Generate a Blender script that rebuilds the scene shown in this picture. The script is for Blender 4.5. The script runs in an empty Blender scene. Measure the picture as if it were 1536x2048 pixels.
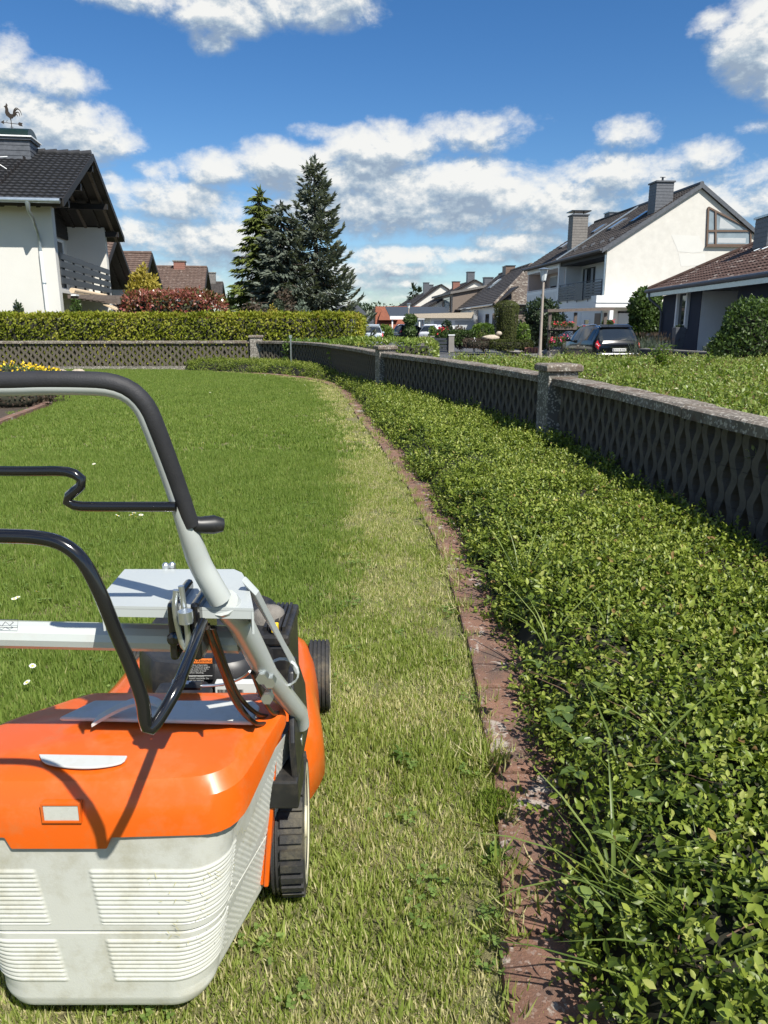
import bpy, bmesh, math, random
import numpy as np
from mathutils import Vector, Matrix, noise as mnoise

SC = bpy.context.scene
COL = SC.collection
rng = np.random.default_rng(7)
random.seed(7)
rad = math.radians

# ------------------------------------------------------------------ camera
CAM_H, PITCH, FPX = 1.2, rad(14.25), 1480.0
cd = bpy.data.cameras.new('camera')
cd.sensor_fit = 'VERTICAL'; cd.sensor_height = 36.0; cd.lens = FPX / 2048 * 36.0
cd.clip_start = 0.05; cd.clip_end = 6000
cam = bpy.data.objects.new('camera', cd); COL.objects.link(cam)
cam.location = (0, 0, CAM_H); cam.rotation_euler = (rad(90) - PITCH, 0, 0)
SC.camera = cam

# ------------------------------------------------------------------ sun, sky, exposure
SUN_EL, SUN_AZ = rad(50), rad(145)          # azimuth measured clockwise from +Y
sd = bpy.data.lights.new('sun', 'SUN'); sd.energy = 5.0; sd.angle = rad(0.53); sd.color = (1.0, 0.955, 0.87)
so = bpy.data.objects.new('sun', sd); COL.objects.link(so)
sv = Vector((math.sin(SUN_AZ) * math.cos(SUN_EL), math.cos(SUN_AZ) * math.cos(SUN_EL), math.sin(SUN_EL)))
so.rotation_euler = (-sv).to_track_quat('-Z', 'Y').to_euler(); so.location = (0, 0, 60)
SC.view_settings.view_transform = 'Standard'; SC.view_settings.look = 'None'
SC.view_settings.gamma = 1; SC.view_settings.use_curve_mapping = False
SC.view_settings.exposure = 0.55
try:
    SC.cycles.use_denoising = True
    SC.cycles.max_bounces = 6; SC.cycles.transparent_max_bounces = 6
    SC.cycles.sample_clamp_indirect = 6.0
except Exception: pass

def px_ray(px, py):
    a = (px - 768) / FPX; b = (1024 - py) / FPX; c, s = math.cos(PITCH), math.sin(PITCH)
    return np.array([a, c + s * b, -s + c * b])
def at_y(px, py, Y):
    d = px_ray(px, py); return np.array([0, 0, CAM_H]) + d * (Y / d[1])
def at_z(px, py, z=0.0):
    d = px_ray(px, py); return np.array([0, 0, CAM_H]) + d * ((z - CAM_H) / d[2])

class NT:
    """small helper for node trees"""
    def __init__(s, nt): s.nt = nt
    def n(s, t, **kw):
        nd = s.nt.nodes.new(t)
        for k, v in kw.items():
            if k.startswith('i_'):
                key = k[2:]; key = int(key) if key.isdigit() else key.replace('_', ' ')
                nd.inputs[key].default_value = v
            else: setattr(nd, k, v)
        return nd
    def l(s, a, b): s.nt.links.new(a, b)
    def math(s, op, a, b=None, c=None, clamp=False):
        nd = s.nt.nodes.new('ShaderNodeMath'); nd.operation = op; nd.use_clamp = clamp
        for i, v in enumerate((a, b, c)):
            if v is None: continue
            if isinstance(v, (int, float)): nd.inputs[i].default_value = v
            else: s.l(v, nd.inputs[i])
        return nd.outputs[0]
    def vmath(s, op, a, b=None):
        nd = s.nt.nodes.new('ShaderNodeVectorMath'); nd.operation = op
        for i, v in enumerate((a, b)):
            if v is None: continue
            if isinstance(v, (tuple, list)): nd.inputs[i].default_value = v
            else: s.l(v, nd.inputs[i])
        return nd
    def mix(s, f, a, b, mode='MIX'):
        nd = s.nt.nodes.new('ShaderNodeMix'); nd.data_type = 'RGBA'; nd.blend_type = mode
        for i, v in ((0, f), (6, a), (7, b)):
            if isinstance(v, (int, float)): nd.inputs[i].default_value = v
            elif isinstance(v, (tuple, list)): nd.inputs[i].default_value = (*v[:3], 1)
            else: s.l(v, nd.inputs[i])
        return nd.outputs[2]
    def ramp(s, f, stops, interp='LINEAR'):
        nd = s.nt.nodes.new('ShaderNodeValToRGB'); cr = nd.color_ramp; cr.interpolation = interp
        while len(cr.elements) < len(stops): cr.elements.new(0.5)
        for e, (p, c) in zip(cr.elements, stops): e.position = p; e.color = (*c[:3], 1) if not isinstance(c, (int, float)) else (c, c, c, 1)
        s.l(f, nd.inputs[0]); return nd.outputs[0]

def az_el(px, py):
    d = px_ray(px, py); return math.atan2(d[0], d[1]), math.atan2(d[2], math.hypot(d[0], d[1]))

# cloud banks: (x, y, rx, ry, weight) in photograph pixels, turned into azimuth / elevation
BANKS = [(300, -12, 190, 42, .75), (450, 26, 125, 55, 1.), (620, 8, 150, 62, 1.), (425, 80, 48, 34, .6), (560, -60, 300, 60, .9),
         (18, 128, 60, 66, .9), (95, 158, 105, 46, .9), (0, 205, 150, 62, 1.05), (110, 258, 170, 72, 1.15), (220, 280, 70, 36, .75), (-80, 250, 150, 110, 1.),
         (432, 338, 85, 44, 1.15), (350, 402, 130, 52, 1.1), (560, 325, 110, 52, 1.1), (770, 296, 140, 58, 1.25), (690, 350, 230, 60, 1.1),
         (940, 268, 130, 46, .62), (640, 266, 60, 20, .5), (900, 378, 330, 68, 1.15), (790, 420, 330, 62, 1.1), (1080, 408, 230, 74, 1.1),
         (1240, 345, 170, 48, .9), (1430, 312, 78, 40, .75), (1262, 268, 60, 38, .55), (1400, 400, 260, 60, .8), (1480, 350, 90, 30, .4),
         (400, 478, 240, 50, .95), (520, 545, 330, 36, .7), (850, 512, 220, 26, .95), (1050, 486, 130, 28, .95), (730, 566, 170, 22, .7),
         (560, 600, 330, 26, .8), (1000, 590, 300, 24, .75), (760, 540, 200, 22, .8), (1250, 560, 300, 40, .8), (1300, 440, 220, 40, .9), (250, 560, 260, 40, .8), (330, 345, 50, 26, .42), (225, 375, 30, 26, .5), (440, 420, 60, 60, .6),
         (1505, 92, 88, 118, 1.1), (1540, 25, 90, 60, 1.), (1438, 42, 50, 30, .5), (1515, 255, 50, 18, .5), (1560, 170, 60, 60, .8)]

def make_world():
    w = bpy.data.worlds.new('World'); SC.world = w; w.use_nodes = True
    g = bpy.data.node_groups.new('cloud_density', 'ShaderNodeTree')
    g.interface.new_socket('Vector', in_out='INPUT', socket_type='NodeSocketVector')
    g.interface.new_socket('Density', in_out='OUTPUT', socket_type='NodeSocketFloat')
    G = NT(g); gi = G.n('NodeGroupInput'); go = G.n('NodeGroupOutput'); v = gi.outputs[0]
    best = None
    for (x, y, rx, ry, wt) in BANKS:
        a, e = az_el(x, y); a2, _ = az_el(x + rx, y); _, e2 = az_el(x, y - ry)
        d = G.vmath('SUBTRACT', v, (a, e, 0)).outputs[0]
        d = G.vmath('MULTIPLY', d, (1 / max(1e-3, abs(a2 - a)), 1 / max(1e-3, abs(e2 - e)), 0))
        q = G.vmath('DOT_PRODUCT', d.outputs[0], d.outputs[0]).outputs['Value']
        q = G.math('MULTIPLY', G.math('SUBTRACT', 1.0, q), wt)
        best = q if best is None else G.math('SMOOTH_MAX', best, q, 0.25)
    # beyond the part of the sky in view the same broken cover goes on
    sx = G.n('ShaderNodeSeparateXYZ'); G.l(v, sx.inputs[0])
    far = G.math('MAXIMUM', G.math('SUBTRACT', G.math('ABSOLUTE', sx.outputs[0]), .58), G.math('SUBTRACT', sx.outputs[1], .42))
    far = G.math('MULTIPLY', far, 5.0, clamp=True)
    big = G.n('ShaderNodeTexNoise', i_Scale=3.2, i_Detail=2.0); G.l(v, big.inputs['Vector'])
    b2 = G.math('MULTIPLY', G.math('SUBTRACT', big.outputs[0], .52), 7.0)
    b2 = G.math('SUBTRACT', b2, G.math('MULTIPLY', G.math('SUBTRACT', 1.0, far), 4.0))
    best = G.math('MAXIMUM', G.math('MAXIMUM', best, -1.5), b2)
    sc = G.vmath('MULTIPLY', v, (1.0, 1.45, 1.0)).outputs[0]
    n1 = G.n('ShaderNodeTexNoise', i_Scale=13.0, i_Detail=10.0, i_Roughness=0.62, i_Distortion=0.25); G.l(sc, n1.inputs['Vector'])
    n2 = G.n('ShaderNodeTexNoise', i_Scale=46.0, i_Detail=7.0, i_Roughness=0.62); G.l(sc, n2.inputs['Vector'])
    fb = G.math('ADD', G.math('MULTIPLY', G.math('SUBTRACT', n1.outputs[0], .5), 2.7), G.math('MULTIPLY', G.math('SUBTRACT', n2.outputs[0], .5), 1.3))
    G.l(G.math('ADD', G.math('ADD', best, fb), .06), go.inputs[0])
    N = NT(w.node_tree); w.node_tree.nodes.clear()
    out = N.n('ShaderNodeOutputWorld')
    sky = N.n('ShaderNodeTexSky', sky_type='NISHITA', sun_disc=False, sun_elevation=SUN_EL, sun_rotation=SUN_AZ, air_density=1.0, dust_density=0.1, ozone_density=1.6)
    hs = N.n('ShaderNodeHueSaturation', i_Saturation=1.30, i_Value=1.0); N.l(sky.outputs[0], hs.inputs['Color'])
    bg = N.n('ShaderNodeBackground', i_Strength=0.07); N.l(N.mix(1.0, hs.outputs[0], (.86, .99, 1.16), 'MULTIPLY'), bg.inputs[0])
    tc = N.n('ShaderNodeTexCoord'); s = N.n('ShaderNodeSeparateXYZ'); N.l(tc.outputs['Generated'], s.inputs[0])
    az = N.math('ARCTAN2', s.outputs[0], s.outputs[1]); el = N.math('ARCSINE', s.outputs[2])
    c = N.n('ShaderNodeCombineXYZ'); N.l(az, c.inputs[0]); N.l(el, c.inputs[1])
    d0 = N.n('ShaderNodeGroup'); d0.node_tree = g; N.l(c.outputs[0], d0.inputs[0])
    up = N.vmath('ADD', c.outputs[0], (0.006, 0.024, 0)).outputs[0]
    d1 = N.n('ShaderNodeGroup'); d1.node_tree = g; N.l(up, d1.inputs[0])
    mask = N.n('ShaderNodeMapRange', interpolation_type='SMOOTHSTEP'); N.l(d0.outputs[0], mask.inputs[0])
    mask.inputs[1].default_value = -0.25; mask.inputs[2].default_value = 1.0
    up2 = N.vmath('ADD', c.outputs[0], (0.003, 0.009, 0)).outputs[0]
    d2 = N.n('ShaderNodeGroup'); d2.node_tree = g; N.l(up2, d2.inputs[0])
    lit = N.math('ADD', N.math('MULTIPLY', N.math('SUBTRACT', d0.outputs[0], d1.outputs[0]), .70), .55)
    lit = N.math('ADD', lit, N.math('MULTIPLY', N.math('SUBTRACT', d0.outputs[0], d2.outputs[0]), .75))
    lit = N.math('SUBTRACT', lit, N.math('MULTIPLY', N.math('MAXIMUM', N.math('SUBTRACT', d0.outputs[0], .5), 0.0), .22), clamp=True)
    colr = N.ramp(lit, [(0.0, (.22, .28, .36)), (.3, (.30, .365, .43)), (.55, (.41, .455, .495)), (1.0, (.64, .64, .62))])
    cb = N.n('ShaderNodeBackground', i_Strength=1.0); N.l(colr, cb.inputs[0])
    fade = N.math('MULTIPLY', N.math('ADD', N.math('MULTIPLY', el, 14.0), .35, clamp=True), mask.outputs[0])
    ms = N.n('ShaderNodeMixShader'); N.l(N.math('MULTIPLY', fade, .97), ms.inputs[0]); N.l(bg.outputs[0], ms.inputs[1]); N.l(cb.outputs[0], ms.inputs[2])
    N.l(ms.outputs[0], out.inputs[0])
make_world()

# ------------------------------------------------------------------ materials
def mat(name, col, rough=.6, var=.12, scale=6.0, bump=0.0, bscale=60.0, metal=0.0, spec=.5, coat=0.0, dirt=None, dirt_amt=.5, dirt_scale=5.0, attr=None, transl=0.0, stretch=None, speck=None, blotch=None):
    m = bpy.data.materials.new(name); m.use_nodes = True; N = NT(m.node_tree); N.nt.nodes.clear()
    out = N.n('ShaderNodeOutputMaterial'); p = N.n('ShaderNodeBsdfPrincipled', i_Roughness=rough, i_Metallic=metal)
    p.inputs['Specular IOR Level'].default_value = spec
    if coat: p.inputs['Coat Weight'].default_value = coat; p.inputs['Coat Roughness'].default_value = .08
    tc = N.n('ShaderNodeTexCoord'); vec = tc.outputs['Object']
    if stretch: vec = N.vmath('MULTIPLY', vec, stretch).outputs[0]
    no = N.n('ShaderNodeTexNoise', i_Scale=scale, i_Detail=6.0, i_Roughness=.6); N.l(vec, no.inputs['Vector'])
    if attr:                                            # list of colours picked per leaf / blade
        at = N.n('ShaderNodeAttribute', attribute_name='tint'); oi = N.n('ShaderNodeObjectInfo')
        f = N.math('ADD', at.outputs['Fac'], N.math('MULTIPLY', N.math('SUBTRACT', oi.outputs['Random'], .5), .20))
        base = N.ramp(f, [(i / (len(attr) - 1), c) for i, c in enumerate(attr)])
        lo = N.math('ADD', N.math('MULTIPLY', no.outputs[0], var * 2), 1 - var)
        base = N.mix(1.0, base, N.ramp(N.math('MULTIPLY', lo, .5), [(0, 0.0), (1, 2.0)]), 'MULTIPLY') if var else base
    else:
        k0 = tuple(max(0, c * (1 - var)) for c in col); k1 = tuple(min(1, c * (1 + var)) for c in col)
        base = N.ramp(no.outputs[0], [(.3, k0), (.7, k1)])
    if speck:                                           # (colour, scale, amount): pebbles, lichen
        vo = N.n('ShaderNodeTexVoronoi', i_Scale=speck[1]); N.l(tc.outputs['Object'], vo.inputs['Vector'])
        sep = N.n('ShaderNodeSeparateColor'); N.l(vo.outputs['Color'], sep.inputs[0])
        base = N.mix(N.ramp(sep.outputs[0], [(1 - speck[2] - .05, 0.0), (1 - speck[2] + .05, 1.0)]), base, speck[0])
    if dirt:
        dn = N.n('ShaderNodeTexNoise', i_Scale=dirt_scale, i_Detail=8.0, i_Roughness=.72); N.l(vec, dn.inputs['Vector'])
        base = N.mix(N.math('MULTIPLY', N.ramp(dn.outputs[0], [(.48, 0.0), (.68, 1.0)]), dirt_amt), base, dirt)
    if blotch:                                          # (colour, scale, threshold): sharp edged patches of lichen
        bn0 = N.n('ShaderNodeTexNoise', i_Scale=blotch[1], i_Detail=9.0, i_Roughness=.7, i_Distortion=.4); N.l(tc.outputs['Object'], bn0.inputs['Vector'])
        base = N.mix(N.math('MULTIPLY', N.ramp(bn0.outputs[0], [(blotch[2], 0.0), (blotch[2] + .035, 1.0)]), .85), base, blotch[0])
    N.l(base, p.inputs['Base Color'])
    if bump:
        bn = N.n('ShaderNodeTexNoise', i_Scale=bscale, i_Detail=5.0, i_Roughness=.65); N.l(tc.outputs['Object'], bn.inputs['Vector'])
        b = N.n('ShaderNodeBump', i_Strength=min(1, bump), i_Distance=.01); N.l(bn.outputs[0], b.inputs['Height']); N.l(b.outputs[0], p.inputs['Normal'])
    sh = p.outputs[0]
    if transl:
        tr = N.n('ShaderNodeBsdfTranslucent'); N.l(N.mix(1.0, base, (1.25, 1.3, .45), 'MULTIPLY'), tr.inputs[0])
        mx = N.n('ShaderNodeMixShader', i_0=transl); N.l(p.outputs[0], mx.inputs[1]); N.l(tr.outputs[0], mx.inputs[2]); sh = mx.outputs[0]
    N.l(sh, out.inputs[0]); return m

M = {}
M['orange'] = mat('orange plastic', (.66, .105, .006), .33, .05, 3, coat=.25, dirt=(.42, .17, .06), dirt_amt=.4, dirt_scale=17)
M['grey_plastic'] = mat('light grey plastic', (.50, .505, .455), .5, .06, 4, bump=.08, bscale=300, dirt=(.27, .24, .14), dirt_amt=.62, dirt_scale=6)
M['grey_lid'] = mat('pale grey plastic', (.52, .54, .52), .38, .06, 4, dirt=(.36, .32, .22), dirt_amt=.45, dirt_scale=16)
M['tube'] = mat('light grey powder coat', (.47, .50, .48), .28, .04, 5, coat=.3, dirt=(.40, .33, .26), dirt_amt=.22, dirt_scale=9)
M['plate'] = mat('grey sheet metal', (.44, .47, .46), .3, .04, 5, coat=.2)
M['foam'] = mat('black foam', (.022, .022, .025), .62, .25, 40, bump=.15, bscale=500)
M['black'] = mat('black plastic', (.016, .016, .017), .42, .3, 20, dirt=(.13, .11, .08), dirt_amt=.3, dirt_scale=12)
M['gloss_black'] = mat('black lacquer', (.008, .008, .009), .16, .2, 10, coat=.5)
M['rubber'] = mat('black rubber', (.024, .024, .024), .72, .3, 30, bump=.2, bscale=200, dirt=(.20, .17, .10), dirt_amt=.5, dirt_scale=11)
M['rim'] = mat('cream wheel rim', (.56, .52, .38), .5, .08, 8, dirt=(.30, .26, .15), dirt_amt=.5)
M['steel'] = mat('zinc steel', (.62, .65, .66), .28, .08, 20, metal=.9)
M['white_label'] = mat('white label', (.58, .59, .57), .4, .02)
M['orange_label'] = mat('orange label', (.85, .22, .04), .4, .02)
M['yellow'] = mat('yellow plastic', (.85, .55, .02), .35, .04)
M['cable'] = mat('brown black cable sleeve', (.03, .024, .02), .3, .2)
M['render'] = mat('white render', (.62, .61, .57), .9, .025, 1.2, bump=.35, bscale=40, dirt=(.60, .58, .52), dirt_amt=.22, dirt_scale=1.5)
M['render2'] = mat('rough white render', (.60, .58, .53), .92, .07, 2.5, bump=.6, bscale=14, dirt=(.55, .53, .475), dirt_amt=.45, dirt_scale=2.2)
M['white'] = mat('white paint', (.80, .81, .80), .5, .02)
M['pinkwall'] = mat('rose render', (.58, .47, .42), .9, .03)
M['beigewall'] = mat('beige render', (.62, .55, .42), .9, .04)
M['dark_tile'] = mat('anthracite roof tile', (.040, .041, .045), .42, .22, 7, dirt=(.09, .085, .08), dirt_amt=.3, dirt_scale=5, spec=.22)
M['brown_tile'] = mat('brown concrete roof tile', (.115, .078, .062), .75, .2, 2.2, speck=((.25, .20, .17), 9.0, .05), dirt=(.20, .15, .12), dirt_amt=.4, dirt_scale=3, spec=.22)
M['brown_tile2'] = mat('red brown roof tile', (.100, .063, .049), .6, .18, 3, speck=((.38, .34, .30), 9.0, .012), dirt=(.08, .05, .04), dirt_amt=.4, dirt_scale=4, spec=.22)
M['grey_tile'] = mat('grey brown roof tile', (.062, .054, .049), .7, .22, 3, dirt=(.16, .14, .12), dirt_amt=.45, dirt_scale=3, spec=.22)
M['pale_tile'] = mat('lichen covered roof tile', (.13, .105, .088), .8, .25, 3, speck=((.30, .275, .235), 7.0, .22), spec=.22)
M['red_tile'] = mat('red clay roof tile', (.24, .085, .05), .75, .15, 3, dirt=(.12, .06, .05), dirt_amt=.4, spec=.22)
M['slate'] = mat('grey slate', (.085, .092, .105), .5, .25, 9)
M['slate_light'] = mat('pale slate', (.16, .148, .135), .6, .25, 9)
M['brick_red'] = mat('red brick', (.24, .11, .08), .8, .25, 18, bump=.2)
M['dark_wood'] = mat('black brown wood', (.009, .007, .006), .6, .35, 12, stretch=(1, 1, 8))
M['soffit'] = mat('dark stained soffit boards', (.014, .0105, .009), .65, .3, 14)
M['grey_wood'] = mat('weathered brown wood', (.12, .095, .08), .75, .25, 14)
M['slate_blue'] = mat('slate grey painted board', (.048, .056, .066), .5, .1, 9)
M['zinc'] = mat('zinc sheet', (.42, .48, .52), .34, .12, 8, metal=.75)
M['copper_green'] = mat('dark green sheet metal', (.003, .016, .012), .35, .2, 6)
M['rust'] = mat('rusty iron', (.045, .034, .026), .6, .35, 30, metal=.5)
M['navy'] = mat('navy render', (.012, .020, .040), .8, .1, 4)
M['glass'] = mat('window glass', (.018, .024, .030), .04, .1, 2, spec=.8)
M['glass_pale'] = mat('pale window glass', (.22, .27, .30), .06, .2, 1.5, spec=.8)
M['curtain'] = mat('roller blind', (.42, .44, .45), .8, .04)
M['frame_brown'] = mat('brown window frame', (.13, .085, .06), .5, .1)
M['beige_fabric'] = mat('beige awning cloth', (.62, .48, .32), .9, .05)
M['concrete'] = mat('washed concrete', (.145, .132, .112), .9, .25, 5, bump=.7, bscale=90, speck=((.45, .42, .37), 70, .22), dirt=(.10, .095, .08), dirt_amt=.65, dirt_scale=4)
M['block'] = mat('weathered concrete block', (.118, .104, .084), .95, .25, 5, bump=.4, bscale=80, dirt=(.048, .044, .034), dirt_amt=.8, dirt_scale=3.5, spec=.12)
M['coping'] = mat('lichen covered coping concrete', (.16, .138, .112), .92, .3, 6, bump=.9, bscale=70, speck=((.40, .37, .32), 75, .2), dirt=(.085, .042, .022), dirt_amt=.9, dirt_scale=4)
M['edging'] = mat('red brown edging stone', (.195, .104, .070), .92, .25, 7, bump=.6, bscale=160, speck=((.27, .19, .155), 160, .07), dirt=(.085, .068, .058), dirt_amt=.85, dirt_scale=6, blotch=((.40, .35, .30), 7.5, .575))
M['lichen'] = mat('pale lichen', (.52, .49, .43), .95, .25, 60, bump=.4, bscale=200)
M['soil'] = mat('dark soil', (.060, .044, .030), .95, .4, 14, bump=.8, bscale=60)
M['lawn'] = mat('lawn floor', (.17, .155, .07), .95, .4, 40, bump=1.0, bscale=160, dirt=(.11, .15, .045), dirt_amt=.7, dirt_scale=4)
M['verge'] = mat('verge ground', (.085, .095, .04), .95, .3, .5)
M['asphalt'] = mat('asphalt', (.085, .088, .095), .9, .15, 3, bump=.2)
M['paving'] = mat('grey paving', (.24, .225, .205), .9, .12, 3)
M['stone'] = mat('sandstone', (.42, .36, .28), .9, .25, 12, bump=.4)
M['sage'] = mat('taupe cladding', (.17, .135, .11), .7, .12)
M['post'] = mat('grey lamp post', (.36, .31, .26), .6, .1, 4)
M['lampglass'] = mat('frosted lamp glass', (.62, .66, .66), .15, .05)
M['carpaint'] = mat('black car paint', (.004, .005, .006), .16, .1, 2, coat=.6, spec=.4)
M['carblue'] = mat('pale silver car paint', (.35, .40, .44), .25, .05, coat=.8)
M['carwhite'] = mat('white car paint', (.78, .79, .80), .25, .03, coat=.8)
M['redlight'] = mat('red lamp lens', (.55, .015, .018), .12, .15, 30, coat=.8)
M['chrome'] = mat('chrome', (.75, .76, .77), .15, .05, metal=1.0)
M['petal_white'] = mat('white petals', (.80, .80, .76), .7, .03, transl=.2)
M['petal_yellow'] = mat('yellow petals', (.72, .50, .02), .7, .08)
M['petal_red'] = mat('red petals', (.62, .03, .05), .6, .25, 40)
M['petal_pink'] = mat('pink petals', (.62, .06, .16), .6, .35, 30)
M['planter'] = mat('dark planter', (.03, .035, .045), .6, .15)
M['bark'] = mat('bark', (.075, .055, .042), .9, .3, 14, bump=.6)
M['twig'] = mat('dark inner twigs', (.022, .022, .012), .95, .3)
M['woody'] = mat('brown twigs', (.13, .075, .045), .85, .2)

def leafm(name, cols, rough=.5, transl=.25, spec=.4, var=.15, scale=3.0):
    M[name] = mat(name, cols[0], rough, var, scale, attr=cols, transl=transl, spec=spec)
leafm('g_long', [(.140, .212, .040), (.192, .275, .056), (.24, .322, .074), (.30, .355, .10), (.50, .45, .23)], .55, .5, .3, .18, .9)
leafm('g_mown', [(.200, .265, .050), (.285, .345, .080), (.375, .41, .130), (.54, .49, .27), (.66, .60, .36)], .6, .45, .3, .15, 1.2)
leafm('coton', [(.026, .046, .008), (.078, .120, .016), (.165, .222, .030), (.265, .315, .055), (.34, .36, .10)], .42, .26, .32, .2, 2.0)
leafm('bankleaf', [(.085, .135, .020), (.14, .21, .032), (.205, .275, .050), (.28, .33, .085), (.22, .16, .07)], .4, .3, .4, .22, .7)
leafm('yew', [(.060, .080, .008), (.115, .145, .012), (.18, .21, .016), (.26, .28, .028), (.31, .28, .045)], .6, .3, .25, .3, .7)
leafm('yew_tip', [(.20, .10, .03), (.22, .15, .04), (.16, .15, .03)], .8, .25, .1, .2)
leafm('blue_spruce', [(.040, .052, .042), (.085, .105, .082), (.15, .172, .135), (.22, .24, .19)], .75, .15, .1, .2, .8)
leafm('green_fir', [(.035, .052, .012), (.075, .102, .020), (.12, .15, .032), (.16, .185, .045)], .65, .12, .25, .2, .8)
leafm('photinia', [(.05, .085, .02), (.10, .12, .035), (.22, .08, .045), (.26, .055, .05), (.50, .38, .30)], .3, .2, .6, .1)
leafm('photinia_top', [(.24, .085, .06), (.32, .10, .085), (.22, .11, .06)], .35, .25, .5, .1)
leafm('gold', [(.18, .16, .03), (.30, .25, .04), (.42, .34, .06)], .6, .3, .3)
leafm('mid_green', [(.030, .055, .014), (.055, .095, .022), (.085, .14, .032)], .5, .25, .35)
leafm('bright_green', [(.055, .10, .018), (.10, .17, .028), (.16, .23, .045)], .5, .3, .35)
leafm('dark_green', [(.014, .026, .012), (.026, .046, .020), (.045, .070, .030)], .5, .15, .35)
leafm('topiary', [(.030, .042, .010), (.060, .075, .016), (.10, .105, .024)], .65, .15, .25)
leafm('grey_green', [(.07, .10, .075), (.12, .155, .115), (.18, .21, .16)], .6, .2, .3)
leafm('brown_red', [(.045, .030, .022), (.07, .05, .035), (.10, .075, .05)], .6, .15, .3)
leafm('tall_grass', [(.10, .155, .03), (.165, .225, .05), (.25, .31, .09)], .4, .4, .5)
leafm('ivy', [(.06, .10, .022), (.11, .16, .032), (.18, .24, .06)], .35, .2, .5)
leafm('withered', [(.16, .09, .04), (.24, .15, .06), (.34, .28, .09)], .7, .2, .2)
leafm('clover', [(.10, .165, .034), (.145, .22, .05), (.20, .28, .07)], .6, .3, .3)
leafm('moss', [(.08, .13, .012), (.13, .19, .02)], .8, .1, .2)

# ------------------------------------------------------------------ mesh helpers
class MB:
    def __init__(s): s.v = []; s.f = []; s.m = []; s.cur = 0
    def add(s, vs, fs):
        o = len(s.v); s.v.extend([tuple(map(float, p)) for p in vs]); s.f.extend([tuple(i + o for i in f) for f in fs]); s.m.extend([s.cur] * len(fs)); return s
    def box(s, x0, x1, y0, y1, z0, z1):
        return s.add([(x, y, z) for z in (z0, z1) for y in (y0, y1) for x in (x0, x1)], [(0, 2, 3, 1), (4, 5, 7, 6), (0, 1, 5, 4), (2, 6, 7, 3), (0, 4, 6, 2), (1, 3, 7, 5)])
    def obox(s, c, ax, ay, az):                       # centre and three half-axis vectors
        c = np.array(c, float); ax, ay, az = (np.array(a, float) for a in (ax, ay, az))
        return s.add([c + i * ax + j * ay + k * az for k in (-1, 1) for j in (-1, 1) for i in (-1, 1)], [(0, 2, 3, 1), (4, 5, 7, 6), (0, 1, 5, 4), (2, 6, 7, 3), (0, 4, 6, 2), (1, 3, 7, 5)])
    def bar(s, a, b, w, h, up=(0, 0, 1)):             # rectangular bar between two points
        a, b = np.array(a, float), np.array(b, float); d = b - a; L = np.linalg.norm(d); d = d / L
        r = np.cross(d, up); r = r / max(1e-9, np.linalg.norm(r)); u = np.cross(r, d)
        return s.obox((a + b) / 2, r * w / 2, d * L / 2, u * h / 2)
    def prism(s, poly, vec):                          # planar polygon (3-D points) pushed along vec
        n = len(poly); p = [np.array(q, float) for q in poly]; v = np.array(vec, float)
        return s.add(p + [q + v for q in p], [tuple(range(n))[::-1], tuple(range(n, 2 * n))] + [(i, (i + 1) % n, n + (i + 1) % n, n + i) for i in range(n)])
    def tube(s, pts, r, n=10, caps=True):
        P = [np.array(p, float) for p in pts]; k = len(P); rs = [r] * k if np.isscalar(r) else list(r); prev = None; vs = []
        for i in range(k):
            t = P[min(i + 1, k - 1)] - P[max(i - 1, 0)]; t = t / max(1e-9, np.linalg.norm(t))
            if prev is None: a = np.cross(t, (0, 0, 1) if abs(t[2]) < .9 else (1, 0, 0))
            else: a = prev - t * np.dot(prev, t)
            a = a / max(1e-9, np.linalg.norm(a)); prev = a; b = np.cross(t, a)
            vs += [P[i] + rs[i] * (math.cos(2 * math.pi * j / n) * a + math.sin(2 * math.pi * j / n) * b) for j in range(n)]
        fs = [(i * n + j, i * n + (j + 1) % n, (i + 1) * n + (j + 1) % n, (i + 1) * n + j) for i in range(k - 1) for j in range(n)]
        if caps: fs += [tuple(range(n))[::-1], tuple(range((k - 1) * n, k * n))]
        return s.add(vs, fs)
    def lathe(s, prof, c=(0, 0, 0), axis='z', n=24, close=False):   # prof: (radius, along)
        k = len(prof); vs = []
        for (r, h) in prof:
            for j in range(n):
                a = 2 * math.pi * j / n; x, y = r * math.cos(a), r * math.sin(a)
                p = {'z': (x, y, h), 'x': (h, x, y), 'y': (x, h, y)}[axis]; vs.append((p[0] + c[0], p[1] + c[1], p[2] + c[2]))
        fs = [(i * n + j, i * n + (j + 1) % n, (i + 1) * n + (j + 1) % n, (i + 1) * n + j) for i in range(k - 1) for j in range(n)]
        if close: fs += [((k - 1) * n + j, (k - 1) * n + (j + 1) % n, (j + 1) % n, j) for j in range(n)]
        else:
            if prof[0][0] > 1e-6: fs.append(tuple(range(n))[::-1])
            if prof[-1][0] > 1e-6: fs.append(tuple(range((k - 1) * n, k * n)))
        return s.add(vs, fs)
    def loft(s, rings, closed=True, caps=True):
        n = len(rings[0]); vs = [p for r in rings for p in r]; fs = []
        for i in range(len(rings) - 1):
            for j in range(n if closed else n - 1): fs.append((i * n + j, i * n + (j + 1) % n, (i + 1) * n + (j + 1) % n, (i + 1) * n + j))
        if caps and closed: fs += [tuple(range(n))[::-1], tuple(range((len(rings) - 1) * n, len(rings) * n))]
        return s.add(vs, fs)

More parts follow.
